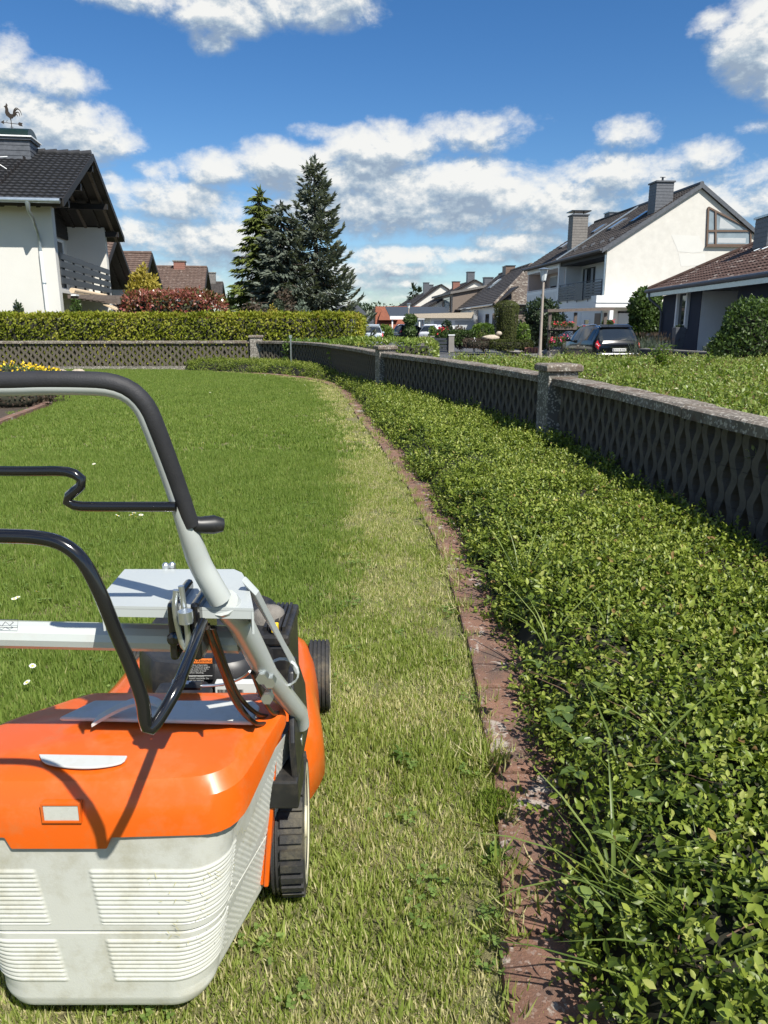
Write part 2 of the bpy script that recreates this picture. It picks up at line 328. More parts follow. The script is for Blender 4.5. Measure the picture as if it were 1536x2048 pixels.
def tag(o, label=None, cat=None, group=None, kind=None):
    if label: o['label'] = label
    if cat: o['category'] = cat
    if group: o['group'] = group
    if kind: o['kind'] = kind
    return o
def finish(o, parent):
    COL.objects.link(o)
    if parent is not None: o.parent = parent
    return o
def obj(name, mb, m, parent=None, smooth=None, bevel=0, seg=2):
    me = bpy.data.meshes.new(name); me.from_pydata(mb.v, [], mb.f)
    ms = m if isinstance(m, (list, tuple)) else [m]
    for q in ms: me.materials.append(M[q] if isinstance(q, str) else q)
    if len(ms) > 1: me.polygons.foreach_set('material_index', mb.m)
    bm = bmesh.new(); bm.from_mesh(me); bmesh.ops.recalc_face_normals(bm, faces=bm.faces); bm.to_mesh(me); bm.free()
    if smooth: me.shade_smooth(); me.set_sharp_from_angle(angle=rad(smooth))
    me.update(); o = bpy.data.objects.new(name, me)
    if bevel:
        b = o.modifiers.new('bevel', 'BEVEL'); b.width = bevel; b.segments = seg; b.limit_method = 'ANGLE'; b.angle_limit = rad(35); b.harden_normals = bool(smooth)
    return finish(o, parent)
def thing(name, loc=(0, 0, 0), az=0.0, label=None, cat=None, group=None):
    o = bpy.data.objects.new(name, None); o.empty_display_size = .2; COL.objects.link(o)
    o.location = loc; o.rotation_euler = (0, 0, -rad(az)); return tag(o, label, cat, group)
def raw_mesh(name, V, faces, m, parent=None, tint=None, kind=None, link=True):
    """fast mesh from numpy: faces = list of (k, n) index arrays; tint = per-face values in the same order"""
    me = bpy.data.meshes.new(name); V = np.asarray(V, np.float32)
    me.vertices.add(len(V)); me.vertices.foreach_set('co', V.ravel())
    loops = np.concatenate([f.ravel() for f in faces]).astype(np.int32); cnt = np.concatenate([np.full(len(f), f.shape[1]) for f in faces]).astype(np.int32)
    st = np.concatenate([[0], np.cumsum(cnt)[:-1]]).astype(np.int32)
    me.loops.add(len(loops)); me.loops.foreach_set('vertex_index', loops)
    me.polygons.add(len(cnt)); me.polygons.foreach_set('loop_start', st)
    me.update(calc_edges=True)
    if tint is not None:
        a = me.attributes.new('tint', 'FLOAT', 'FACE'); a.data.foreach_set('value', np.asarray(tint, np.float32))
    ms = m if isinstance(m, (list, tuple)) else [m]
    for q in ms: me.materials.append(M[q])
    o = bpy.data.objects.new(name, me)
    if kind: o['kind'] = kind
    if link: finish(o, parent)
    return o
def unit(a): return a / np.maximum(1e-9, np.linalg.norm(a, axis=-1, keepdims=True))
def leaf_geo(C, D, Nn, L, W, kind='leaf', fold=.25, droop=.15):
    """C base points, D length directions, Nn face normals, L, W arrays -> verts, faces, n faces per leaf order"""
    n = len(C); D = unit(D); S = unit(np.cross(D, Nn)); U = np.cross(S, D); L = np.broadcast_to(L, n)[:, None]; W = np.broadcast_to(W, n)[:, None]
    def pt(t, w, h): return C + D * L * t + S * W * w + U * (W * h - L * droop * t * t)
    if kind == 'leaf':
        vs = [pt(0, 0, 0), pt(.36, 0, 0), pt(.7, 0, 0), pt(1, 0, 0), pt(.36, .5, fold), pt(.7, .42, fold), pt(.36, -.5, fold), pt(.7, -.42, fold)]
        tr = [(0, 4, 1), (2, 5, 3), (0, 1, 6), (2, 3, 7)]; qd = [(1, 4, 5, 2), (1, 2, 7, 6)]
    elif kind == 'card':
        vs = [pt(0, 0, 0), pt(.45, .5, fold * .5), pt(1, 0, 0), pt(.45, -.5, -fold * .5)]; tr = []; qd = [(0, 1, 2, 3)]
    elif kind == 'blade':
        vs = [pt(0, .5, 0), pt(0, -.5, 0), pt(.5, .42, 0), pt(.5, -.42, 0), pt(1, 0, 0)]; tr = [(2, 4, 3)]; qd = [(0, 2, 3, 1)]
    elif kind == 'long':
        vs = []; ts = [0, .25, .5, .75]
        for t in ts: vs += [pt(t, .5 * (1 - t * .6), .15), pt(t, 0, 0), pt(t, -.5 * (1 - t * .6), .15)]
        vs.append(pt(1, 0, 0)); tr = [(9, 12, 10), (10, 12, 11)]; qd = []
        for i in range(3): a = i * 3; qd += [(a, a + 3, a + 4, a + 1), (a + 1, a + 4, a + 5, a + 2)]
    k = len(vs); V = np.stack(vs, 1).reshape(-1, 3); base = (np.arange(n) * k)[:, None]; F = []; own = []
    for grp in (tr, qd):
        if grp:
            g = np.array(grp); F.append((base[:, :, None] + g[None]).reshape(-1, g.shape[1])); own.append(np.repeat(np.arange(n), len(grp)))
    return V, F, np.concatenate(own)
def leaves(name, C, D, Nn, L, W, m, parent=None, kind='card', tint=None, fold=.25, droop=.12, core=None, link=True, okind=None):
    C = np.asarray(C, float); n = len(C)
    if tint is None: tint = rng.random(n)
    V, F, own = leaf_geo(C, np.asarray(D, float), np.asarray(Nn, float), L, W, kind, fold, droop); tv = tint[own]
    ms = [m]
    if core is not None:
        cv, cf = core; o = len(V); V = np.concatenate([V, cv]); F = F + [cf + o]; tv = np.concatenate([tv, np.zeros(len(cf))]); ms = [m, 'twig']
    o = raw_mesh(name, V, F, ms, parent, tv, okind, link)
    if core is not None:
        mi = np.zeros(len(tv), np.int32); mi[-len(core[1]):] = 1; o.data.polygons.foreach_set('material_index', mi)
    return o
def sphere_pts(n):
    i = np.arange(n) + .5; ph = np.arccos(1 - 2 * i / n); th = math.pi * (1 + 5 ** .5) * i
    return np.stack([np.cos(th) * np.sin(ph), np.sin(th) * np.sin(ph), np.cos(ph)], 1)
def uv_ball(c, r, nu=14, nv=9, f=1.0):
    V = []; 
    for i in range(nv + 1):
        a = math.pi * i / nv
        for j in range(nu): b = 2 * math.pi * j / nu; V.append((c[0] + r[0] * f * math.sin(a) * math.cos(b), c[1] + r[1] * f * math.sin(a) * math.sin(b), c[2] + r[2] * f * math.cos(a)))
    Fq = [(i * nu + j, i * nu + (j + 1) % nu, (i + 1) * nu + (j + 1) % nu, (i + 1) * nu + j) for i in range(nv) for j in range(nu)]
    return np.array(V), np.array(Fq)
def lump(p, s, k=3):
    return np.array([mnoise.fractal(Vector(q * s), 1.0, 2.0, k) for q in p])
def ball_foliage(name, c, r, n, L, m, parent, W=None, kind='card', rough=.18, lump_s=1.2, up=.3, tint_up=.25, depth=.22, tidy=.5):
    """leaves spread through the outer shell of an uneven ellipsoid"""
    c = np.array(c, float); r = np.array(r, float); d = sphere_pts(n) + rng.normal(0, .03, (n, 3)); d = unit(d)
    k = 1 + rough * lump(d * r.mean() * lump_s + c, 1.0) * 1.6; dep = 1 - depth * rng.random(n) ** 1.6
    P = c + d * r * (k * dep)[:, None]; Nn = unit(d / r)
    D = unit(Nn * (1 - tidy) + rng.normal(0, .7, (n, 3)) + np.array([0, 0, up]))
    fn = unit(Nn + rng.normal(0, .45, (n, 3))); t = np.clip(.45 + tint_up * d[:, 2] + rng.normal(0, .22, n), 0, 1)
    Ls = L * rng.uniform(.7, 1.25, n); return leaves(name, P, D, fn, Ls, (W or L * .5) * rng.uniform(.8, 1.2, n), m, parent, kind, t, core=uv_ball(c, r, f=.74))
def box_foliage(name, c, ax, ay, h, n, L, m, parent, W=None, kind='card', wob=.05, rnd=.12, bottom=False, tint_fn=None, up=.25, tidy=.5):
    """clipped hedge: c centre of the base, ax / ay half-axis vectors (2-D), h height"""
    c = np.array(c, float); ax = np.array([*ax, 0.]); ay = np.array([*ay, 0.]); la, lb = np.linalg.norm(ax), np.linalg.norm(ay)
    areas = np.array([la * lb * 4, la * h * 2, la * h * 2, lb * h * 2, lb * h * 2]); f = rng.choice(5, n, p=areas / areas.sum())
    u, v = rng.uniform(-1, 1, n), rng.uniform(-1, 1, n); uh = rng.random(n)
    P = np.zeros((n, 3)); Nn = np.zeros((n, 3)); ux, uy = ax / la, ay / lb
    for k in range(5):
        q = f == k
        if k == 0: P[q] = c + u[q, None] * ax + v[q, None] * ay + [0, 0, h]; Nn[q] = [0, 0, 1]
        elif k < 3: sgn = 1 if k == 1 else -1; P[q] = c + u[q, None] * ax + sgn * ay + uh[q, None] * np.array([0, 0, h]); Nn[q] = sgn * uy
        else: sgn = 1 if k == 3 else -1; P[q] = c + sgn * ax + v[q, None] * ay + uh[q, None] * np.array([0, 0, h]); Nn[q] = sgn * ux
    loc = P - c; a = (loc @ ux); b = (loc @ uy); z = loc[:, 2]          # round the upper edges
    ea = np.maximum(0, np.abs(a) - (la - rnd)) / rnd; eb = np.maximum(0, np.abs(b) - (lb - rnd)) / rnd; ez = np.maximum(0, z - (h - rnd)) / rnd
    e = np.sqrt(ea ** 2 + eb ** 2 + ez ** 2); cut = np.where(e > 1, (1 - 1 / np.maximum(e, 1)) * rnd, 0)
    P = P - (ea * np.sign(a) * cut / np.maximum(e, 1))[:, None] * ux - (eb * np.sign(b) * cut / np.maximum(e, 1))[:, None] * uy; P[:, 2] -= ez * cut / np.maximum(e, 1)
    P = P + Nn * (wob * lump(P, 1.6) + rng.normal(0, wob * .35, n))[:, None]
    D = unit(Nn * (1 - tidy) + rng.normal(0, .6, (n, 3)) + [0, 0, up]); fn = unit(Nn + rng.normal(0, .42, (n, 3)))
    t = np.clip(.45 + rng.normal(0, .16, n) + .3 * lump(P, 1.1), 0, 1)
    if tint_fn: t = np.clip(tint_fn(P, t), 0, 1)
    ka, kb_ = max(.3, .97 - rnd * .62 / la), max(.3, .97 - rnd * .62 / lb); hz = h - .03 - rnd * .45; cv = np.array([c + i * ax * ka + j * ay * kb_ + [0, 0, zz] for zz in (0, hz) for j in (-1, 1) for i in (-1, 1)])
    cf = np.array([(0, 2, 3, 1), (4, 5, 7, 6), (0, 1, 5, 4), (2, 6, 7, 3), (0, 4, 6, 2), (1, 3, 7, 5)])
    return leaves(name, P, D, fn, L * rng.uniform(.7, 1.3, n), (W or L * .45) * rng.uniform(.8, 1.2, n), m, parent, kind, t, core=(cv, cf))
def spline(pts, n, per=None):
    """smooth curve through points, n samples evenly spaced by length"""
    P = np.array(pts, float); Q = np.vstack([2 * P[0] - P[1], P, 2 * P[-1] - P[-2]]); out = []
    for i in range(1, len(Q) - 2):
        for t in np.linspace(0, 1, 24, endpoint=False):
            a, b, c_, d = Q[i - 1], Q[i], Q[i + 1], Q[i + 2]
            out.append(.5 * (2 * b + (c_ - a) * t + (2 * a - 5 * b + 4 * c_ - d) * t * t + (3 * b - a - 3 * c_ + d) * t ** 3))
    out.append(P[-1]); out = np.array(out); s = np.concatenate([[0], np.cumsum(np.linalg.norm(np.diff(out, axis=0), axis=1))])
    q = np.linspace(0, s[-1], n); return np.stack([np.interp(q, s, out[:, k]) for k in range(out.shape[1])], 1)

# ------------------------------------------------------------------ instanced ground growth
def inst(name, pts, rot, scl, idx, protos, label, cat):
    """one stuff object: the prototypes scattered on points with geometry nodes"""
    pc = bpy.data.collections.new(name + '_sources')
    for i, p in enumerate(protos): p.name = '%s_source_%02d' % (name, i); pc.objects.link(p)
    me = bpy.data.meshes.new(name); me.from_pydata([tuple(p) for p in np.asarray(pts, float)], [], [])
    for nm, ty, da in (('rot', 'FLOAT_VECTOR', rot), ('scl', 'FLOAT', scl), ('idx', 'INT', idx)):
        a = me.attributes.new(nm, ty, 'POINT'); a.data.foreach_set('vector' if ty == 'FLOAT_VECTOR' else 'value', np.asarray(da, np.int32 if ty == 'INT' else np.float32).ravel())
    o = finish(bpy.data.objects.new(name, me), None)
    g = bpy.data.node_groups.new(name + '_scatter', 'GeometryNodeTree'); g.is_modifier = True
    g.interface.new_socket('Geometry', in_out='INPUT', socket_type='NodeSocketGeometry'); g.interface.new_socket('Geometry', in_out='OUTPUT', socket_type='NodeSocketGeometry')
    N = g.nodes; gi = N.new('NodeGroupInput'); go = N.new('NodeGroupOutput'); ip = N.new('GeometryNodeInstanceOnPoints'); ci = N.new('GeometryNodeCollectionInfo')
    ci.inputs['Collection'].default_value = pc; ci.inputs['Separate Children'].default_value = True; ci.inputs['Reset Children'].default_value = True
    ip.inputs['Pick Instance'].default_value = True
    def at(nm, ty):
        q = N.new('GeometryNodeInputNamedAttribute'); q.data_type = ty; q.inputs[0].default_value = nm; return [s for s in q.outputs if s.enabled][0]
    L = g.links.new
    L(gi.outputs[0], ip.inputs['Points']); L(ci.outputs[0], ip.inputs['Instance']); L(at('idx', 'INT'), ip.inputs['Instance Index'])
    L(at('rot', 'FLOAT_VECTOR'), ip.inputs['Rotation']); L(at('scl', 'FLOAT'), ip.inputs['Scale']); L(ip.outputs[0], go.inputs[0])
    md = o.modifiers.new('scatter', 'NODES'); md.node_group = g
    return tag(o, label, cat, kind='stuff')
def normal_rot(Nn, spin):
    """euler that turns +z onto each normal after a spin"""
    out = np.zeros((len(Nn), 3))
    for i, n in enumerate(Nn):
        q = Vector((0, 0, 1)).rotation_difference(Vector(n)) @ Matrix.Rotation(spin[i], 3, 'Z').to_quaternion(); out[i] = q.to_euler()
    return out
def in_poly(x, y, poly):
    r = np.zeros(len(x), bool); j = len(poly) - 1
    for i in range(len(poly)):
        xi, yi = poly[i]; xj, yj = poly[j]
        c = ((yi > y) != (yj > y)) & (x < (xj - xi) * (y - yi) / (yj - yi + 1e-12) + xi); r ^= c; j = i
    return r
def flat(name, poly, z, m, skirt=None):
    mb = MB(); n = len(poly); P = [(x, y, z) for x, y in poly]
    if skirt is None: mb.add(P, [tuple(range(n))])
    else: mb.add(P + [(x, y, skirt) for x, y in poly], [tuple(range(n))] + [(i, (i + 1) % n, n + (i + 1) % n, n + i) for i in range(n)])
    return tag(obj(name, mb, m), kind='structure')

# ------------------------------------------------------------------ ground and lawn
STREET = -.70
EDGE = spline([(.345, .2), (.36, 1.05), (.405, 1.55), (.435, 1.95), (.455, 3.1), (.39, 4.5), (.15, 6.9), (-.18, 9.55), (-.55, 12.6), (-1.0, 15.2), (-1.75, 17.1), (-3.3, 18.9), (-5.4, 20.25)], 260)
WALL = spline([(2.13, .2), (1.83, 3.5), (1.53, 6.6), (.84, 9.6), (.02, 12.3), (-.68, 15.3), (-1.55, 18.2), (-2.35, 19.75), (-3.5, 20.75)], 240)
WALL_D = spline([(-3.5, 20.75), (-7, 20.55), (-13.2, 20.1)], 100)
def edge_x(y): return np.interp(y, EDGE[:, 1], EDGE[:, 0])
gs = MB(); gs.add([(-900, -300, STREET - .02), (900, -300, STREET - .02), (900, 1500, STREET - .02), (-900, 1500, STREET - .02)], [(0, 1, 2, 3)])
tag(obj('ground', gs, 'verge'), kind='structure')
lawn_poly = [(-16, -2), (2.2, -2)] + [tuple(p + np.array([.05, 0])) for p in WALL[::6]] + [(-3.5, 20.85), (-7, 20.65), (-13.2, 20.2), (-16, 20.0)]
flat('lawn', lawn_poly, 0.0, 'lawn', -1.0)
Ls = EDGE.copy(); tn = np.gradient(EDGE, axis=0); tn /= np.linalg.norm(tn, axis=1)[:, None]; nrm = np.stack([-tn[:, 1], tn[:, 0]], 1)   # to the left
Ls = EDGE + nrm * .115
bed = [tuple(p) for p in EDGE[::4]] + [(-5.5, 20.55)] + [tuple(p) for p in WALL[::-6]]
flat('soil_bed', bed, .012, 'soil')
fbed = [tuple(at_z(*q)[:2]) for q in [(0, 852), (62, 828), (98, 812), (112, 795), (104, 772), (150, 752), (120, 748), (0, 748)]] + [(-11, 17), (-11, 8)]
flat('flower_bed', fbed, .02, 'soil')

# grass patches
def blades(n, size, h0, h1, w, lean, kind, m, tint, name='grass'):
    k = max(6, n // 9); ctr = rng.uniform(-size / 2, size / 2, (k, 2)); own = rng.integers(0, k, n); off = rng.normal(0, .007, (n, 2)); loose = rng.random(n) < .3; off[loose] = rng.normal(0, .03, (loose.sum(), 2))
    xy = ctr[own] + off; C = np.c_[xy, np.full(n, -.004)]; a = np.where(loose, rng.uniform(0, 2 * math.pi, n), np.arctan2(off[:, 1], off[:, 0]) + rng.normal(0, .5, n)); csz = rng.uniform(.7, 1.25, k)[own]
    t = np.minimum(1.5, np.abs(rng.normal(lean * .75, lean * .5, n)) + .05); D = np.stack([np.cos(a) * np.sin(t), np.sin(a) * np.sin(t), np.cos(t)], 1)
    Nn = np.stack([np.cos(a + 1.57), np.sin(a + 1.57), np.zeros(n)], 1); Nn = np.cross(Nn, D) * 1.0
    Lg = rng.uniform(h0, h1, n) * csz
    return leaves(name, C, D, Nn + rng.normal(0, .3, (n, 3)), Lg, w * rng.uniform(.7, 1.3, n), m, None, kind, tint(n), droop=.35, link=False)
def tl(n): return np.clip(rng.beta(2.2, 3.6, n), 0, 1)
def tm(n):
    t = rng.beta(1.8, 3.2, n) * .62; s = rng.random(n) < .30; t[s] = rng.uniform(.68, 1.0, s.sum()); return t
def tm2(n):
    t = rng.beta(2.0, 3.0, n) * .6; s = rng.random(n) < .52; t[s] = rng.uniform(.68, 1.0, s.sum()); return t
mown = [blades(950, .26, .014, .032, .0030, 1.15, 'blade', 'g_mown', tm) for _ in range(4)] + [blades(900, .26, .012, .030, .0029, 1.25, 'blade', 'g_mown', tm2) for _ in range(3)] \
     + [blades(760, .26, .018, .038, .0040, 1.1, 'blade', 'g_mown', lambda n: np.where(rng.random(n) < .12, rng.uniform(.65, 1, n), rng.beta(2, 3.5, n) * .6)) for _ in range(3)]
longs = [blades(820, .26, .022, .050, .0042, 1.05, 'blade', 'g_long', tl) for _ in range(5)]
longs_far = [blades(620, .5, .03, .055, .010, 1.0, 'blade', 'g_long', tl) for _ in range(4)]
mown_far = [blades(560, .4, .018, .034, .009, 1.15, 'blade', 'g_mown', tm2) for _ in range(4)]
lawn_in = [(-14, .2)] + [tuple(p) for p in Ls[2:]] + [(-5.6, 20.3), (-13, 20.0), (-14, 20)]
def patch_field(y0, y1, x0, x1, step):
    gx, gy = np.meshgrid(np.arange(x0, x1, step), np.arange(y0, y1, step)); p = np.stack([gx.ravel(), gy.ravel()], 1)
    p = p + rng.uniform(-.35, .35, p.shape) * step
    k = in_poly(p[:, 0], p[:, 1], lawn_in) & ~in_poly(p[:, 0], p[:, 1], fbed)
    vis = (np.abs(p[:, 0]) < .60 * (p[:, 1] + .3) + .5) & (p[:, 1] > .55)
    return p[k & vis]
def strip_edge(y): return edge_x(y) - .115 - np.interp(y, [0, 1.5, 2.4, 3.4, 7, 12, 17], [3, 1.2, .85, .52, .50, .46, .40])
def scatter(name, p, protos, idx, label, smin=.85, smax=1.2):
    n = len(p); z = np.zeros(n); rot = np.stack([np.zeros(n), np.zeros(n), rng.uniform(0, 6.28, n)], 1)
    inst(name, np.c_[p, z], rot, rng.uniform(smin, smax, n), idx, protos, label, 'grass')
near = np.concatenate([patch_field(.55, 2.6, -3, .6, .125), patch_field(2.6, 7.0, -5, .6, .16)])
isM = near[:, 0] > strip_edge(near[:, 1]) 
nm = near[isM]; q = lump(np.c_[nm, np.zeros(len(nm))], 1.7); dE = edge_x(nm[:, 1]) - .115 - nm[:, 0]
q = q * .8 + rng.normal(0, .22, len(nm)) + .22 * np.clip((nm[:, 1] - 2) / 3, 0, 1); dry = q > .16; lush = q < -.20
ix = np.where(dry, rng.integers(4, 7, len(nm)), np.where(lush, rng.integers(7, 10, len(nm)), rng.integers(0, 4, len(nm))))
scatter('mown_grass', nm, mown, ix, 'short freshly mown grass with straw along the red edging', .9, 1.2)
nl = near[~isM]; scatter('lawn_grass', nl, longs, rng.integers(0, 5, len(nl)), 'longer green unmown grass behind the mower', .8, 1.15)
farp = patch_field(6.9, 20.4, -13, .5, .30)
fm = farp[:, 0] > strip_edge(farp[:, 1]) + .05
scatter('distant_mown_grass', farp[fm], mown_far, rng.integers(0, 4, fm.sum()), 'pale mown stripe running to the far curve of the lawn', .9, 1.2)
scatter('distant_lawn_grass', farp[~fm], longs_far, rng.integers(0, 4, (~fm).sum()), 'green unmown grass in the far half of the lawn', .8, 1.1)

# loose fringe of grass over the edge of the stones
fr_p = [blades(34, .05, .025, .06, .0036, 1.0, 'blade', 'g_mown', tm2) for _ in range(3)] + [blades(30, .05, .025, .07, .004, .9, 'blade', 'g_mown', tm) for _ in range(3)]
n = 170; q = rng.random(n) ** 1.5 * (len(Ls) - 60); i0 = q.astype(int); pf = Ls[i0] - nrm[i0] * (rng.normal(-.004, .016, n))[:, None]
inst('edge_grass', np.c_[pf, np.full(n, .018)], np.stack([np.zeros(n), np.zeros(n), rng.uniform(0, 6.28, n)], 1), rng.uniform(.6, 1.3, n), rng.integers(0, 6, n), fr_p, 'ragged dry grass fringe creeping over the red edging', 'grass')
# edging stones
ed = thing('lawn_edging', (0, 0, 0)); tag(ed, kind='structure')
s = 4; k = 0
cum = np.concatenate([[0], np.cumsum(np.linalg.norm(np.diff(EDGE, axis=0), axis=1))])
pos = .05
while pos < 19.0:
    ln = rng.uniform(.40, .56); a, b = pos + .007, pos + ln - .007; pos += ln
    pa = np.array([np.interp(t, cum, EDGE[:, i]) for t in np.linspace(a, b, 5) for i in (0, 1)]).reshape(5, 2)
    na = np.array([np.interp(t, cum, nrm[:, i]) for t in np.linspace(a, b, 5) for i in (0, 1)]).reshape(5, 2)
    lo, hi = pa - na * .05, pa + na * (.135 + rng.uniform(-.008, .008)); tz = .022 + rng.uniform(-.005, .006)
    ring = lambda i: [(lo[i][0], lo[i][1], -.06), (lo[i][0], lo[i][1], tz + rng.uniform(-.003, .003)), (*((lo[i] + hi[i]) / 2), tz + .004), (hi[i][0], hi[i][1], tz + rng.uniform(-.003, .003)), (hi[i][0], hi[i][1], -.06)]
    mb = MB(); mb.loft([ring(i) for i in range(5)]); obj('edging_stone', mb, 'edging', ed, bevel=.009)

# ------------------------------------------------------------------ ground cover between the edging and the wall
GK, GT = 150, 15
def ground_cover_surface():
    e = spline(EDGE, GK); rows = []
    wq = np.vstack([WALL, WALL_D[:18]])
    cw = np.concatenate([[0], np.cumsum(np.linalg.norm(np.diff(wq, axis=0), axis=1))]); ce = np.concatenate([[0], np.cumsum(np.linalg.norm(np.diff(e, axis=0), axis=1))])
    keysE = np.array([0, 6.8, 9.55, 13.3, 16.9, 19.2, ce[-1]]); keysW = np.array([0, 7.0, 9.9, 13.4, 17.5, 20.2, cw[-1]])
    for i in range(GK):
        sw = np.interp(ce[i], keysE, keysW); w = np.array([np.interp(sw, cw, wq[:, k]) for k in (0, 1)])
        wid = np.linalg.norm(w - e[i]); d = (w - e[i]) / max(.01, wid); row = []
        fw = min(1, max(.0, (wid - .1) / .5)); gap = .05 if e[i][1] > 5 else .05 + .16 * (5 - e[i][1]) / 5
        for t in np.linspace(0, 1, GT):
            tt = t ** 1.6; dist = .0 + tt * (wid - gap - .04); p = e[i] + d * (dist + .04); hh = .225 * (1 - math.exp(-dist / .085)) * (.35 + .65 * fw) + .02
            back = (wid - gap - .04) - dist; hh *= 1 - .55 * math.exp(-back / .06) * (1 if gap > .06 else 0)
            hh += .045 * mnoise.fractal(Vector((p[0] * 1.7, p[1] * 1.7, 3.)), 1., 2., 3) * min(1, dist / .15)
            row.append((p[0], p[1], hh))
        rows.append(row)
    return np.array(rows)
GS = ground_cover_surface()
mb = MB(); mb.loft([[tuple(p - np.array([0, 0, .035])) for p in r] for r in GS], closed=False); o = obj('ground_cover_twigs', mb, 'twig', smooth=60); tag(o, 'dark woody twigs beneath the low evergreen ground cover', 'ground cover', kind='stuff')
def sample_surface(S, dens, ysplit=None):
    a, b, c, d = S[:-1, :-1], S[1:, :-1], S[1:, 1:], S[:-1, 1:]
    n = np.cross(b - a, d - a); ar = np.linalg.norm(n, axis=2); n = n / np.maximum(1e-9, ar)[..., None]; n[n[..., 2] < 0] *= -1
    cnt = rng.poisson(ar * (dens(a[..., 0], a[..., 1]) if callable(dens) else dens)); P, Nn = [], []
    ii, jj = np.nonzero(cnt)
    for i, j in zip(ii, jj):
        for _ in range(cnt[i, j]):
            u, v = rng.random(2); P.append((a[i, j] * (1 - u) + b[i, j] * u) * (1 - v) + (d[i, j] * (1 - u) + c[i, j] * u) * v); Nn.append(n[i, j])
    return np.array(P), np.array(Nn)
def sprig_patch(n_st, n_lf, rad_, L, m, kind='leaf', up=.7, name='sprigs', tip=.25, asp=.52, flatn=.55, h=.07):
    C, D, Nn, T, LL = [], [], [], [], []
    for _ in range(n_st):
        a = rng.uniform(0, 6.28); r = rad_ * math.sqrt(rng.random()); b = np.array([r * math.cos(a), r * math.sin(a), rng.uniform(-.05, -.01)])
        dr = unit(np.array([rng.normal(0, .6), rng.normal(0, .6), up])); ln = rng.uniform(.6, 1.25) * h
        shade = rng.normal(0, .12)
        for j in range(n_lf):
            f = (j + .5) / n_lf; az = j * 2.4 + rng.normal(0, .5); tilt = (1.35 - .75 * f)
            e1 = unit(np.cross(dr, [.31, .77, .2])); e2 = np.cross(dr, e1); out = e1 * math.cos(az) + e2 * math.sin(az)
            C.append(b + dr * ln * f); D.append(out * math.sin(tilt) + dr * math.cos(tilt)); nn = unit(np.array([0, 0, 1.]) * flatn + dr * .5 + rng.normal(0, .35, 3)); Nn.append(nn)
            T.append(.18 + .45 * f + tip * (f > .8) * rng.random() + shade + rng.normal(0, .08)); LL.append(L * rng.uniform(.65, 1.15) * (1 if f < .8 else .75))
    LL = np.array(LL); return leaves(name, C, D, Nn, LL, LL * asp, m, None, kind, np.clip(np.array(T), 0, 1), fold=.18, droop=.12, link=False)
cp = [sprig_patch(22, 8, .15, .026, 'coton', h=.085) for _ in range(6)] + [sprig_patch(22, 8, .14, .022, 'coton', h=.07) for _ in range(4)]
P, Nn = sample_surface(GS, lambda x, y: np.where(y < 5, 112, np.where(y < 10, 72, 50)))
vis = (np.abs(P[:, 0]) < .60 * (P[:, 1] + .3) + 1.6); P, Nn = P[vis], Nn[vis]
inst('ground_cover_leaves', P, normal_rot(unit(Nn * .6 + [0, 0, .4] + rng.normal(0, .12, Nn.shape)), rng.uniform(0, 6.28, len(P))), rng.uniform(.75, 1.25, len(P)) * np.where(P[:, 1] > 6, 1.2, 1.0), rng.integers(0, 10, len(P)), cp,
     'low glossy small leaved evergreen ground cover beside the red edging', 'ground cover')
# bare runners poking out of it
mb = MB(); Pq, Nq = sample_surface(GS, lambda x, y: np.where(y < 5, 42, 6))
for p, n in zip(Pq, Nq):
    a = rng.uniform(0, 6.28); d = np.array([math.cos(a), math.sin(a), rng.uniform(.1, .5)]); L = rng.uniform(.05, .14); mb.tube([p, p + d * L * .5, p + d * L + [0, 0, -.01]], [.0016, .0013, .0008], 4, False)
tag(obj('ground_cover_runners', mb, 'woody'), 'thin brown runners poking out of the ground cover', 'ground cover', kind='stuff')
# withered leaves caught in it
Pq, Nq = sample_surface(GS, lambda x, y: np.where(y < 5, 45, 14)); n = len(Pq)
tag(leaves('withered_leaves', Pq + Nq * rng.uniform(.02, .06, (n, 1)), rng.normal(0, 1, (n, 3)), Nq + rng.normal(0, .5, (n, 3)), .026 * rng.uniform(.7, 1.2, n), .013, 'withered', None, 'leaf'), 'brown and yellow withered leaves caught among the ground cover', 'leaves', kind='stuff')
# clover and plantain in the turf
C, D, Nv, LL = [], [], [], []
for _ in range(150):
    y = rng.uniform(.9, 5.5); x = rng.uniform(-.6 * y - .3, .32); x = min(x, edge_x(y) - .16); m_ = rng.integers(4, 14); r0 = rng.uniform(.02, .07)
    for _ in range(m_):
        a, r = rng.uniform(0, 6.28), r0 * math.sqrt(rng.random()); b = np.array([x + r * math.cos(a), y + r * math.sin(a), rng.uniform(.014, .032)]); g = rng.uniform(0, 6.28)
        for k in range(3): C.append(b); D.append([math.cos(g + k * 2.1), math.sin(g + k * 2.1), .25]); Nv.append([rng.normal(0, .2), rng.normal(0, .2), 1]); LL.append(rng.uniform(.008, .013))
LL = np.array(LL); tag(leaves('clover', C, D, Nv, LL, LL * .9, 'clover', None, 'card'), 'small clover leaves scattered through the turf', 'clover', kind='stuff')
